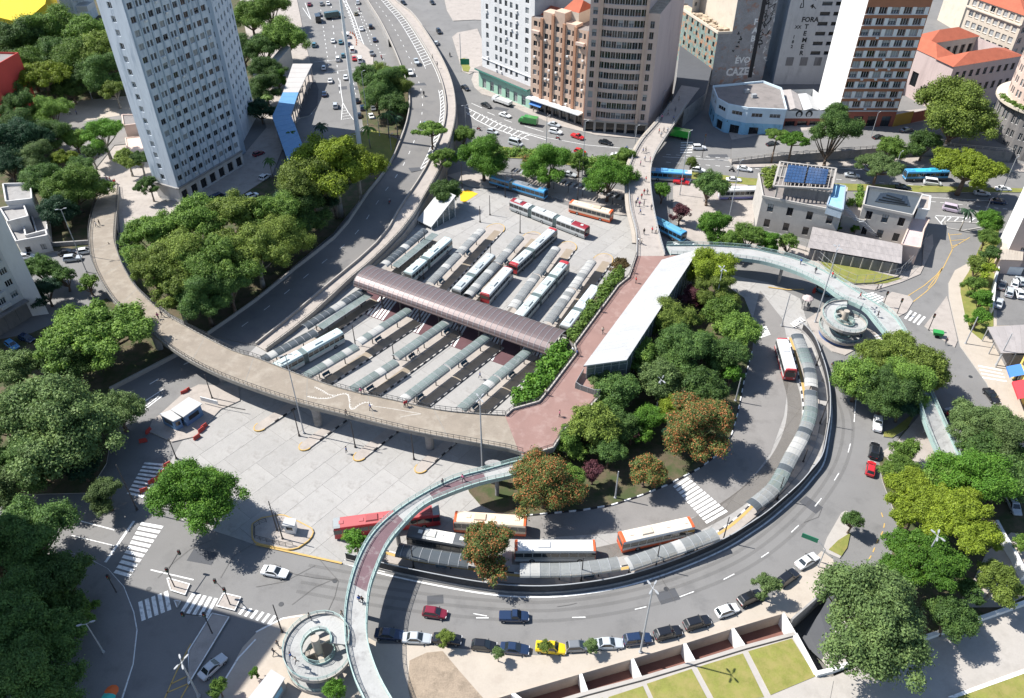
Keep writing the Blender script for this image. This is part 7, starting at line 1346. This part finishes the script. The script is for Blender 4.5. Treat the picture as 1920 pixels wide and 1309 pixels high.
av_ = [('P',(268,636),(592,604)),('P',(370,745),(690,705)),('P',(940,562),(1000,555)),('P',(950,745),(1060,738)),('P',(530,815),(545,960),(560,1050),(545,1225)),('P',(560,1050),(610,1140),(670,1225)),('P',(150,80),(225,190)),('P',(175,30),(235,200)),('P',(200,1110),(270,1095),(240,1170))]
for f0, f1 in (((440,60),(535,1000)), ((335,100),(420,700)), ((560,300),(700,1000)), ((745,130),(990,640)), ((690,40),(860,480))):
    for i in range(14): t0, t1 = i / 14, (i + .35) / 14; av_.append(('P', (f0[0] + (f1[0] - f0[0]) * t0, f0[1] + (f1[1] - f0[1]) * t0), (f0[0] + (f1[0] - f0[0]) * t1, f0[1] + (f1[1] - f0[1]) * t1)))
for i in range(6): av_.append(('P', (545 + i * 3, 1080 + i * 28), (575 + i * 17, 1075 + i * 26)))
lines('lane_marking', av_, .2); b_ = [('P',(560,0),(640,160),(720,420),(800,640),(812,700)),('P',(590,0),(680,190),(760,420),(850,640),(872,700))]
for i in range(24): t = i / 23; x0, y0 = 562 + 250 * t, 5 + 690 * t; b_.append(('P', (x0, y0), (x0 + 38 + 20 * t, y0 + 25)))
lines('hatched_strip', b_, .25)
ch = [('X',(-40,1010),(100,1080),(300,1180),(560,1270),(720,1320)),('X',(-30,1060),(60,1130),(200,1200),(400,1270),(560,1320))]
for i in range(13): x = i * 44; ch.append(('X', (10 + x, 1050 + x * .44), (-15 + x * .93, 1085 + x * .45))); ch.append(('X', (10 + x, 1050 + x * .44), (40 + x, 1045 + x * .44)))
lines('chevron_marking', ch, .3); lm = [('X',(20,975),(120,1020)),('X',(170,1060),(240,1090)),('X',(330,1130),(400,1155)),('X',(520,1190),(700,1245))]
for x in range(0, 11): lm.append(('C', (860 + x * 55, 862 + x * 3.2), (885 + x * 55, 864 + x * 3.2))); lm.append(('C', (860 + x * 55, 905 + x * 4), (885 + x * 55, 907 + x * 4))); lm.append(('D', (380 + x * 80, 1000 + x * 6), (410 + x * 80, 1003 + x * 6))); lm.append(('D', (860 + x * 50, 1120 + x * 5), (885 + x * 50, 1122 + x * 5)))
lines('lane_marking', lm, .2)
lines('road_line', [('C',(0,720),(200,770),(420,810),(700,835)),('C',(840,875),(1100,890),(1428,905)),('D',(0,910),(700,960)),('D',(880,1100),(1300,1125)),('C',(860,690),(870,640))], .18)
MB().poly(ccw([Vector((p.x, p.y, .11)) for p in QL('B', [(1138,1072),(1182,1060),(1238,1082),(1165,1130),(1140,1122)])])).struct('yellow_painted_patch', 'yellow_paint_bright' if 'yellow_paint_bright' in M else mat('yellow_paint_bright', (.70, .42, .02), .7, .12).name)
lines('yellow_kerb_line', [('C',(215,1055),(420,1100),(650,1190)),('J',(0,455),(250,510),(480,560)),('H',(0,325),(110,340),(200,338))], .35, .2, 'yellow_paint')
# tyre-worn lanes on the outer bays and drains
mat('tyre_wear', (.12, .105, .09), .9, .35, .8, 4, alpha=.45); WR = evenly(smooth_line(P((1475,700),(1488,750),(1485,800),(1465,850),(1430,895),(1380,940),(1300,985),(1200,1020),(1080,1045),(960,1045))), 60)
MB().sheet(offset(WR, 1.5, .07), offset(WR, -1.3, .07)).struct('worn_lane', 'tyre_wear')
for n_, (a, b__) in enumerate((((690,560),(575,635)), ((775,592),(640,690)), ((855,612),(720,720)), ((935,640),(805,750)), ((850,480),(770,545)), ((940,500),(850,580)), ((1030,510),(950,600)))):
    A_, B_ = G(*a, .075), G(*b__, .075); d = (B_ - A_).normalized(); s = Vector((-d.y, d.x, 0)); MB().poly(ccw([A_ + s * .2, A_ - s * 1.6, B_ - s * 1.6, B_ + s * .2])).struct('worn_lane', 'tyre_wear')
mat('crack_shadow', (.10, .095, .09), .9, .2); mat('wheel_track', (.10, .097, .093), .85, .3, .5, 4, alpha=.15)
lines('crack_and_wire_shadow', [('J',(340,520),(400,590),(460,655),(440,740),(400,830)),('J',(100,560),(220,620),(330,640),(455,652)),('J',(0,690),(160,660),(330,570)),('J',(200,790),(330,690),(450,640)),('K',(780,560),(850,670),(910,775)),('K',(250,800),(320,790),(360,780)),('L',(200,330),(280,300),(300,250)),('H',(330,640),(400,700)),('I',(880,640),(960,560),(1060,480),(1180,430)),('I',(1230,640),(1300,520),(1428,440))], .06, .085, 'crack_shadow')  # road cracks together with painted-on shadows of overhead wires
RC = evenly(smooth_line(P((560,1100),(700,1125),(850,1145),(1000,1155),(1100,1148),(1200,1130),(1300,1100),(1400,1055),(1480,995),(1540,930),(1580,860),(1590,790),(1570,730))), 80)
for off in (4.2, 2.4, .9, -.9): MB().sheet(offset(RC, off + .3, .026), offset(RC, off - .3, .026)).struct('wheel_track', 'wheel_track')
for k, x, y, sx, sy, a in (('K',870,740,3.4,2.2,.3),('J',1000,760,2.6,1.6,.1),('I',1130,520,4.5,2.5,-.2),('H',850,700,3.5,2.0,.9),('H',430,900,2,4,.1),('P',560,900,3,3,.2),('P',700,900,3,3.5,.1),('X',300,1030,5,2.4,-.4),('C',1150,870,6,2.2,0),('L',240,230,2.2,3.5,.7)):
    p = Q(k, x, y, .022); MB().box((p.x, p.y, .012), (sx, sy, .02), a).struct('asphalt_patch', 'asphalt_new')
mhm = MB().tube((0, 0, 0), (0, 0, .012), .42, n=16).mesh('manhole_cover', 'steel_dark')
for i, (k, x, y) in enumerate((('H',1130,822),('J',440,655),('J',140,785),('K',860,700),('I',830,700),('0',1540,760))): p = Q(k, x, y, .03); o = put(mhm, None, p); o['kind'] = 'structure'
# ------------------------------------------------------------------ poles, lamps, signals
def pole(k, bx, by, tx, ty, label, group, kind='plain', z=0.05, r=.13, m='pole_dark'):
    p = Q(k, bx, by, z); h = max(2.5, min(30, height(p, k, ty))); t = thing({'plain': 'pole', 'lamp': 'street_lamp', 'quad': 'street_lamp', 'double': 'street_lamp'}[kind], label, 'pole' if kind == 'plain' else 'street lamp', (p.x, p.y, z), 0, group)
    link('shaft', MB().tube((0, 0, 0), (0, 0, h), r, r * .6, n=8).mesh('shaft', m), t); link('foot', MB().tube((0, 0, 0), (0, 0, .35), r * 1.7, n=8).mesh('foot', m), t)
    hd = MB().loft([[(x, -w_, -.05), (x, w_, -.05), (x, w_ * .8, .08), (x, -w_ * .8, .08)] for x, w_ in ((0, .07), (.25, .15), (.62, .14), (.78, .06))]).mesh('lamp_head', 'steel_grey')
    angs = {'plain': (), 'lamp': (R(35),), 'double': (R(20), R(200)), 'quad': (R(60), R(120), R(240), R(300))}[kind]
    if angs:
        b = MB(); [b.tube((0, 0, h - .1), (math.cos(a) * .6, math.sin(a) * .6, h + .12), .045, n=5) for a in angs]; link('arm', b.mesh('arm', m), t)
        for a in angs: put(hd, t, (math.cos(a) * .5, math.sin(a) * .5, h + .14), a)
    return t
def poles(where, group, kind, items, **kw):
    it = sorted(items, key=lambda i: CR[i[0]][0] + i[1] * CR[i[0]][2]); n = len(it)
    for i, a in enumerate(it): pole(*a, f"{ {'plain': 'dark slim pole', 'lamp': 'single headed street lamp', 'double': 'two headed street lamp', 'quad': 'four headed grey street lamp'}[kind]}, {ordinal(i, n)}, {where}", group, kind, **kw)
poles('along the curved outer fence', 'poles along the outer fence', 'plain', [('H',270,760,290,645),('H',290,1085,325,930),('H',195,1300,215,1225),('K',1175,435,1203,300),('K',800,585,820,450),('K',385,660,392,525),('J',880,585,868,455),('L',50,200,75,75)])
poles('standing in the lower bus bays', 'poles in the lower bays', 'plain', [('F',555,650,530,535),('F',770,725,755,615),('F',830,440,818,355),('V',325,710,262,515),('V',745,795,690,605),('V',1185,885,1152,690),('F',1045,480,1040,400)])
poles('standing in the upper bus bays', 'poles in the upper bays', 'plain', [('F',945,110,940,0),('F',935,275,935,225),('F',1150,345,1145,300),('F',1310,190,1308,95),('B',1250,1240,1248,1150),('B',1305,1200,1303,1090),('B',1390,1100,1385,975),('B',1150,1050,1145,910),('C',45,1300,40,1180),('C',365,1120,360,900)])
poles('in the road and island right of the hall', 'poles right of the hall', 'plain', [('H',75,540,103,360),('K',575,195,590,45),('G',1245,960,1290,830),('G',1155,1005,1160,860),('H',1100,640,1175,490),('H',1270,760,1375,580)], m='pole_grey', r=.16)
poles('near the gate booth and junction', 'poles near the junction', 'plain', [('E',1185,945,1130,810),('E',985,1280,1000,1165),('J',150,425,118,275),('T',200,450,70,95),('I',765,258,620,8),('J',120,378,65,210)])
poles('in the lower half', 'tall lamps in the lower half', 'quad', [('K',715,1055,790,695),('L',800,670,955,405),('L',1030,140,1110,40),('G',805,1010,820,840),('G',1118,500,1165,222),('V',1697,945,1680,430),('H',262,520,375,105),('I',1110,1300,1005,1110)], m='pole_grey', r=.17)
poles('on the left and upper roads', 'lamps on the left and upper roads', 'double', [('V',360,690,205,110),('U',590,690,400,265),('U',470,1240,315,1090),('I',580,1055,482,895),('A',515,555,460,395),('B',550,850,535,755),('B',690,760,700,660),('B',1170,700,1160,590),('H',720,20,700,-60)], m='pole_grey')
poles('along the avenue past the footbridge', 'lamps past the footbridge', 'lamp', [('C',680,862,700,705),('C',390,1000,400,680),('C',190,835,192,650),('C',935,1090,985,735),('C',1200,1270,1250,900),('C',830,640,840,510),('D',560,810,600,630),('D',680,1030,740,850),('D',1290,1100,1360,880),('D',1210,1190,1250,1110),('B',625,700,600,400),('B',755,840,750,750)], m='pole_grey')
mat('signal_black', (.02, .02, .02), .6, .05)
for i in range(3): pass
def signal(k, bx, by, tx, ty, label, arm=None):
    p = Q(k, bx, by, .1); h = max(2.6, min(7, height(p, k, ty))); t = thing('traffic_light', label, 'traffic light', (p.x, p.y, .1), 0, 'traffic lights'); link('post', MB().tube((0, 0, 0), (0, 0, h), .1, .08, n=8).mesh('post', 'pole_dark'), t)
    sg = MB().box((0, 0, 0), (.38, .3, 1.05)); me = sg.mesh('signal_head', 'signal_black'); lens = [MB().tube((0, -.16, z), (0, -.2, z), .11, n=10).mesh('lens', m_) for z, m_ in ((.32, 'tail_lamp'), (0, 'yellow_paint'), (-.32, 'green_dark'))]
    hs = [(0, 0, h + .3)]
    if arm: q = Q(k, *arm, h); v = Vector((q.x - p.x, q.y - p.y, 0)); v = v.normalized() * min(5.5, max(2.5, v.length)); link('arm', MB().tube((0, 0, h - .1), (v.x, v.y, h + .2), .07, n=6).mesh('arm', 'pole_dark'), t); hs.append((v.x, v.y, h + .1))
    for q in hs:
        o = put(me, t, q); [link('lens', l, o) for l in lens]
for a in (('I',975,690,950,600,'traffic light on the small island by the first shaded zebra',(1000,500)),('I',1185,950,1130,850,'traffic light with a long arm on the long shaded island',(1020,845)),('I',1285,790,1250,710,'short traffic light on the middle shaded island',(1200,660)),('I',650,720,620,640,'traffic light on the shaded pavement corner'),('H',640,430,660,362,'traffic light on the island by the right zebra'),('H',720,470,742,402,'traffic light at the near end of the right island'),('H',895,562,922,488,'traffic light on the right triangular island'),('C',1060,880,1070,730,'traffic light on the kerb right of the busy footbridge')): signal(*a)
# signs
mat('sign_green', (.02, .16, .09), .6, .05)
p = Q('B', 1145, 400); t = thing('road_sign', 'green overhead road sign on the grassed traffic island', 'sign', (p.x, p.y, .2)); link('post', MB().tube((0, 0, 0), (0, 0, 14), .16, .12).mesh('post', 'pole_grey'), t); link('panel', MB().box((1.5, -.1, 3.6), (3.4, .12, 2.2)).mesh('panel', 'sign_green'), t)
p = Q('L', 278, 580); t = thing('road_sign', 'green street sign on a bent arm above the white parked sedan', 'sign', (p.x, p.y, .15)); b = MB(); b.tube((0, 0, 0), (0, 0, 4.8), .09).tube((0, 0, 4.8), (-1.2, .8, 6), .07); link('post', b.mesh('post', 'pole_grey'), t); link('panel', MB().box((-2.3, 1.5, 5.8), (2.6, .1, 1.0), -.5).mesh('panel', 'sign_green'), t)
# ------------------------------------------------------------------ small street things
Rr = [Q('J', x, y, 2.9) for x, y in ((-60,1330),(85,1148),(162,1196),(40,1390))]; cc = sum(Rr, Vector()) / 4; t = thing('news_stand', 'white roofed news stand on the paving below the lower spiral', 'kiosk', (cc.x, cc.y, .15)); MB().prism(Rr, 2.75, 2.9, 0, 0, True).build('roof', 'roof_white', t); w_ = [cc + (p - cc) * .9 for p in Rr]; MB().prism(w_, .15, 2.74).build('wall', 'steel_grey', t)
for i in range(4): MB().beam(w_[i].lerp(w_[(i + 1) % 4], .15), w_[i].lerp(w_[(i + 1) % 4], .85), .08, 1.0, 2.2).build('display_panel', ('awning_red', 'glass_dark', 'paint_blue', 'paint_red')[i], t)
for (x, y), m_, nm in (((620, 1268), 'awning_orange' if 'awning_orange' in M else mat('awning_orange', (.6, .12, .03), .7, .05).name, 'orange'), ((604, 1300), mat('awning_teal', (.05, .4, .33), .7, .05).name, 'teal')):
    p = Q('I', x, y, 2.2); t = thing('parasol', f'{nm} street vendor parasol in the shaded lower left corner', 'parasol', (p.x, p.y, .15)); n = 10; rim = [(math.cos(2 * math.pi * i / n), math.sin(2 * math.pi * i / n), 1.9) for i in range(n)]; b = MB(); [b.poly([rim[i], rim[(i + 1) % n], (0, 0, 2.4)]) for i in range(n)]; link('canopy', b.mesh('canopy', m_), t); link('pole', MB().tube((0, 0, 0), (0, 0, 2.3), .03).mesh('pole', 'steel_grey'), t)
p = Q('H', 207, 440, .1); t = thing('guard_kiosk', 'small domed metal kiosk left of the upper spiral ramp', 'kiosk', (p.x, p.y, .1)); n = 8; rg_ = lambda r, z: [(r * math.cos(2 * math.pi * i / n), r * math.sin(2 * math.pi * i / n), z) for i in range(n)]
link('wall', MB().loft([rg_(1.0, 0), rg_(1.0, 1.1)]).mesh('wall', 'concrete_wall'), t); b = MB(); [b.tube((q[0], q[1], 1.1), (q[0], q[1], 2.9), .06) for q in rg_(.97, 0)]; link('frame', b.mesh('frame', 'steel_dark'), t); link('roof', MB().loft([rg_(1.35, 2.85), rg_(1.2, 3.05), rg_(.5, 3.5), rg_(.05, 3.6)]).mesh('roof', 'plaster_pink'), t)
p = Q('H', 255, 352, .05); b = MB(); b.tube((p.x, p.y, 0), (p.x, p.y, 1.0), .38, .32, n=10); b.tube((p.x, p.y, 1.0), (p.x, p.y, 1.5), .15, .2, n=8); b.top('barrel', 'red_plastic', 'red barrel standing by the kerb left of the upper spiral', 'barrel')
p = Q('H', 940, 600); t = thing('handcart', 'green rubbish handcart on the road by the triangular island', 'cart', (p.x, p.y, .03), -.3); link('tray', MB().loft([[(-.9, -.55, .6), (.9, -.55, .6), (.9, .55, .6), (-.9, .55, .6)], [(-1.1, -.7, 1.5), (1.1, -.7, 1.5), (1.1, .7, 1.5), (-1.1, .7, 1.5)]]).mesh('tray', 'paint_green_cart' if 'paint_green_cart' in M else mat('paint_green_cart', (.03, .25, .06), .6, .1).name), t); wm = MB().tube((0, -.05, 0), (0, .05, 0), .4, n=12).mesh('wheel', 'rubber'); [put(wm, t, (0, s * .6, .4)) for s in (-1, 1)]; link('handle', MB().tube((1.0, -.4, .9), (1.9, -.4, 1.0), .03).tube((1.0, .4, .9), (1.9, .4, 1.0), .03).mesh('handle', 'steel_grey'), t)
bm = MB().loft([[(-.75, -.25, 0), (.75, -.25, 0), (.75, .25, 0), (-.75, .25, 0)], [(-.7, -.1, .45), (.7, -.1, .45), (.7, .1, .45), (-.7, .1, .45)], [(-.65, -.07, .85), (.65, -.07, .85), (.65, .07, .85), (-.65, .07, .85)]]).mesh('barrier_block', 'red_plastic')
brs = [('E',1045,905,.9),('E',1030,915,.6),('E',800,1185,.3),('E',830,1130,1.2),('E',1100,1165,.9),('E',1125,1125,1.0),('E',1140,1105,1.0),('I',905,60,.9),('I',870,95,.9),('I',850,105,.8),('I',805,155,.5),('I',935,12,.8)]
for i, (k, x, y, a) in enumerate(sorted(brs, key=lambda v: CR[v[0]][0] + v[1] * S_)): p = Q(k, x, y, .1); o = put(bm, None, p, a); tag(o, f'red plastic road barrier block, {ordinal(i, len(brs))}, near the gate booth', 'barrier', 'red barriers near the gate booth')
for i, (x, y) in enumerate(((640,345),(662,350),(680,368),(690,395),(700,420),(703,445),(700,468))):
    p = Q('P', x, y); t = thing('traffic_cone', f'orange traffic cone, {ordinal(i, 7)}, on the avenue divider', 'cone', (p.x, p.y, .16), 0, 'traffic cones'); link('cone', MB().tube((0, 0, .05), (0, 0, .9), .25, .05, n=8).mesh('cone', 'awning_orange'), t); link('base', MB().box((0, 0, .03), (.6, .6, .06)).mesh('base', 'plastic_black'), t)
# black and white striped busway cover above the terminal
q = QL('B', [(1420,940),(1560,985),(1565,1000),(1425,955)], 3.2); A_, B_ = Q('C', 0, 945, 3.2), Q('C', 650, 1110, 3.2); t = thing('striped_canopy', 'long low striped canopy behind the trees above the terminal', 'canopy', (A_.x, A_.y, .1)); Lc = (B_ - A_).length; rz = math.atan2((B_ - A_).y, (B_ - A_).x)
for i in range(40): c = A_.lerp(B_, (i + .5) / 40); MB().box((c.x, c.y, 3.2), (Lc / 40 * .6, 2.6, .1), rz).build('roof_slat', 'steel_grey' if i % 2 else 'pole_dark', t)
for i in range(9): c = A_.lerp(B_, i / 8); MB().tube((c.x, c.y, .1), (c.x, c.y, 3.2), .09).build('post', 'pole_dark', t)
MB().beam(A_, B_, .2, 3.0, 3.14).build('beam', 'pole_dark', t)
# ------------------------------------------------------------------ people
mat('skin', (.30, .17, .11), .6, .05); mat('trousers', (.035, .04, .055), .85, .2); mat('hair', (.012, .01, .009), .7, .1); obj_paint('shirt', .85, 0, .2)
def person_mesh(stride, seed):
    s = stride; V = [(0, 0, .95), (0, 0, 1.2), (0, 0, 1.42), (0, .01, 1.53), (.02, 0, 1.66), (0, .1, .92), (.22 * s, .11, .50), (.30 * s - .05, .11, .08), (.30 * s + .12, .12, .05), (0, -.1, .92), (-.10 * s, -.11, .50), (-.42 * s, -.11, .10), (-.42 * s + .16, -.12, .05), (0, .2, 1.40), (-.14 * s, .26, 1.12), (-.10 * s + .1, .27, .88), (0, -.2, 1.40), (.14 * s, -.26, 1.12), (.26 * s + .1, -.26, .92)]
    E = [(0, 1), (1, 2), (2, 3), (3, 4), (0, 5), (5, 6), (6, 7), (7, 8), (0, 9), (9, 10), (10, 11), (11, 12), (2, 13), (13, 14), (14, 15), (2, 16), (16, 17), (17, 18)]
    Rd = [.15, .15, .15, .06, .105, .10, .07, .05, .045, .10, .07, .05, .045, .07, .05, .04, .07, .05, .04]
    me = bpy.data.meshes.new('body'); me.from_pydata(V, E, []); o = bpy.data.objects.new('body', me); col.objects.link(o); md = o.modifiers.new('skin', 'SKIN'); md.use_smooth_shade = True
    for i, r in enumerate(Rd): me.skin_vertices[0].data[i].radius = (r, r * (1.25 if i in (1, 2) else 1))
    me.skin_vertices[0].data[0].use_root = True; o.modifiers.new('sub', 'SUBSURF').levels = 1; bpy.context.view_layer.update()
    r = bpy.data.meshes.new_from_object(o.evaluated_get(bpy.context.evaluated_depsgraph_get())); bpy.data.objects.remove(o); r.materials.clear()
    for m_ in ('shirt', 'trousers', 'skin', 'plastic_black'): r.materials.append(M[m_])
    for p in r.polygons:
        z = p.center.z; y = abs(p.center.y); p.material_index = 2 if z > 1.48 or (y > .2 and z < 1.1) else 3 if z < .09 else 1 if z < .98 and y < .22 else 0
    r.name = 'body'; return r
PM = [person_mesh(1, 1), person_mesh(.35, 2), person_mesh(.75, 3)]; HM = MB().loft([[(.01 + r * math.cos(2 * math.pi * i / 8), r * math.sin(2 * math.pi * i / 8), z) for i in range(8)] for r, z in ((.1, 1.66), (.118, 1.72), (.08, 1.79), (.01, 1.80))]).mesh('hair', 'hair', smooth=True)
SHC = [('white', (.7, .7, .7)), ('black', (.02, .02, .022)), ('red', (.5, .03, .04)), ('blue', (.05, .12, .35)), ('grey', (.2, .2, .21)), ('dark', (.03, .035, .05)), ('pale', (.5, .45, .38)), ('pink', (.5, .15, .25))]
rgp = random.Random(12)
def person(k, x, y, z, label, sc_, group, rz=None, mesh=None):
    p = Q(k, x, y, z); t = thing('person', label, 'person', (p.x, p.y, z), rgp.uniform(0, 6.28) if rz is None else rz, group); o = link('body', mesh or PM[rgp.randrange(3)], t); o.color = (*sc_, 1); link('hair', HM, t); return t
def people(where, z, items):
    it = sorted(items, key=lambda i: CR[i[0]][0] + i[1] * CR[i[0]][2]); n = len(it)
    for i, (k, x, y) in enumerate(it): nm, cl = SHC[rgp.randrange(8)]; person(k, x, y, z, f'person in {nm} top walking, {ordinal(i, n)}, {where}', cl, 'people ' + where)
people('on the tan footbridge', 6.1, [('V',860,515),('V',1115,492),('V',1130,486),('V',680,560),('E',885,500),('E',905,488),('V',790,395)])
people('on the left ramp of the tan footbridge', 3.0, [('U',752,530),('U',660,385),('U',682,372)]); people('on the paving by the blue tower', .16, [('U',755,75),('U',790,92),('A',395,642),('A',430,640),('A',600,1010),('A',640,1030)])
people('on the red plaza', 6.2, [('G',265,1045),('G',505,580),('G',498,462),('G',190,925),('G',362,705),('G',340,690),('G',675,245),('G',690,300),('G',720,85),('G',705,78),('G',735,28),('G',780,20),('G',802,20),('G',560,700)])
people('on the busy footbridge', 6.2, [('C',820,745),('C',845,738),('C',866,738),('C',830,765),('C',740,900),('C',770,905),('C',716,925),('C',695,975),('C',746,1015),('C',736,1085),('C',753,1085),('C',690,1150),('C',710,1152),('C',735,1148),('C',714,1195),('C',776,1170),('C',730,855),('C',745,850),('C',870,645),('C',910,625),('C',900,672),('C',835,668),('C',930,565),('C',722,1110),('C',700,1130)])
people('on the right green footbridge', 6.1, [('R',955,290),('R',1195,545),('H',180,195),('H',262,245),('H',355,270)]); people('on the lower green footbridge', 6.1, [('J',578,772),('J',596,778),('J',1042,122),('J',1155,98)]); people('on the lower spiral ramp', 5.5, [('T',560,285),('T',320,785),('T',390,850)])
people('on the ground by the lower spiral', .2, [('T',150,635),('T',100,735),('T',975,250)]); people('in the terminal bays', .35, [('V',680,835),('F',790,395),('F',830,405),('F',1130,525),('F',1147,518),('F',1355,605),('F',690,375),('F',870,722),('F',906,690),('F',1275,645),('F',1250,830),('V',1210,462)])
people('on the right crossings', .2, [('H',605,340),('H',625,335),('H',988,640),('H',1385,895),('H',990,1050),('G',1330,130)]); people('along the upper roads', .2, [('X',605,1060),('X',650,1080),('X',740,1110),('C',620,740),('C',250,640)]); people('on the viaduct footway', 5.2, [('B',1012,372),('B',985,330)])
# motorcycles with riders
mw = MB().tube((0, -.05, 0), (0, .05, 0), .3, n=12).mesh('wheel', 'rubber'); mbd = MB().loft([[(-.5, -.12, .55), (-.5, .12, .55), (-.5, .1, .8), (-.5, -.1, .8)], [(.1, -.16, .4), (.1, .16, .4), (.1, .14, .95), (.1, -.14, .95)], [(.5, -.08, .6), (.5, .08, .6), (.5, .06, .95), (.5, -.06, .95)]]).mesh('frame', 'car_paint'); mst = MB().box((-.3, 0, .85), (.7, .26, .1)).mesh('seat', 'plastic_black'); mhb = MB().tube((.45, -.38, 1.05), (.45, .38, 1.05), .025).tube((.62, 0, .35), (.45, 0, 1.05), .035).mesh('handlebar', 'steel_dark')
def sit_mesh():
    V = [(-.25, 0, .95), (-.15, 0, 1.2), (-.05, 0, 1.38), (0, 0, 1.5), (.03, 0, 1.63), (-.2, .12, .92), (.15, .2, .8), (.05, .2, .4), (.2, .2, .36), (-.2, -.12, .92), (.15, -.2, .8), (.05, -.2, .4), (.2, -.2, .36), (-.05, .2, 1.36), (.18, .28, 1.15), (.42, .3, 1.06), (-.05, -.2, 1.36), (.18, -.28, 1.15), (.42, -.3, 1.06)]
    return V
_src = person_mesh
def rider_mesh():
    V = sit_mesh(); E = [(0, 1), (1, 2), (2, 3), (3, 4), (0, 5), (5, 6), (6, 7), (7, 8), (0, 9), (9, 10), (10, 11), (11, 12), (2, 13), (13, 14), (14, 15), (2, 16), (16, 17), (17, 18)]; Rd = [.15, .15, .15, .06, .13, .10, .08, .06, .05, .10, .08, .06, .05, .07, .05, .04, .07, .05, .04]
    me = bpy.data.meshes.new('body'); me.from_pydata(V, E, []); o = bpy.data.objects.new('body', me); col.objects.link(o); o.modifiers.new('skin', 'SKIN')
    for i, r in enumerate(Rd): me.skin_vertices[0].data[i].radius = (r, r)
    me.skin_vertices[0].data[0].use_root = True; o.modifiers.new('sub', 'SUBSURF').levels = 1; bpy.context.view_layer.update(); r = bpy.data.meshes.new_from_object(o.evaluated_get(bpy.context.evaluated_depsgraph_get())); bpy.data.objects.remove(o); r.materials.clear(); [r.materials.append(M[m_]) for m_ in ('shirt', 'trousers', 'plastic_black')]
    for p in r.polygons: p.material_index = 2 if p.center.z > 1.46 else 1 if p.center.z < .98 else 0
    r.name = 'body'; return r
RM = rider_mesh()
for i, (k, x, y, x2, y2, z, wh) in enumerate((('B',932,512,940,535,5.4,'on the viaduct below the asphalt patch'),('B',738,1135,752,1110,3.9,'on the shaded lower part of the viaduct'),('B',575,45,578,65,.03,'at the top of the avenue lanes'),('B',695,310,705,330,.03,'beside the avenue lanes next to the viaduct'),('B',1078,318,1085,295,.03,'beside the grassed traffic island'),('C',245,765,268,772,.03,'behind the white car before the offices'),('C',625,825,655,832,.03,'approaching the busy footbridge'),('X',72,1208,105,1218,.03,'on the chevron road before the offices'),('C',1210,945,1245,948,.03,'on the road above the museum forecourt'))):
    a, b_ = Q(k, x, y, z + .6), Q(k, x2, y2, z + .6); c = (a + b_) / 2; rz = math.atan2((b_ - a).y, (b_ - a).x); t = thing('motorcycle', f'small motorcycle {wh}', 'motorcycle', (c.x, c.y, z), rz, 'motorcycles'); put(mw, t, (.62, 0, .3)); put(mw, t, (-.62, 0, .3)); o = link('frame', mbd, t); o.color = (*[(.03, .03, .03), (.4, .03, .03)][i % 2], 1); link('seat', mst, t); link('handlebar', mhb, t)
    nm, cl = SHC[(i * 3 + 1) % 8]; t = thing('person', f'motorcycle rider in {nm} jacket {wh}', 'person', (c.x, c.y, z), rz, 'motorcycle riders'); o = link('body', RM, t); o.color = (*cl, 1)
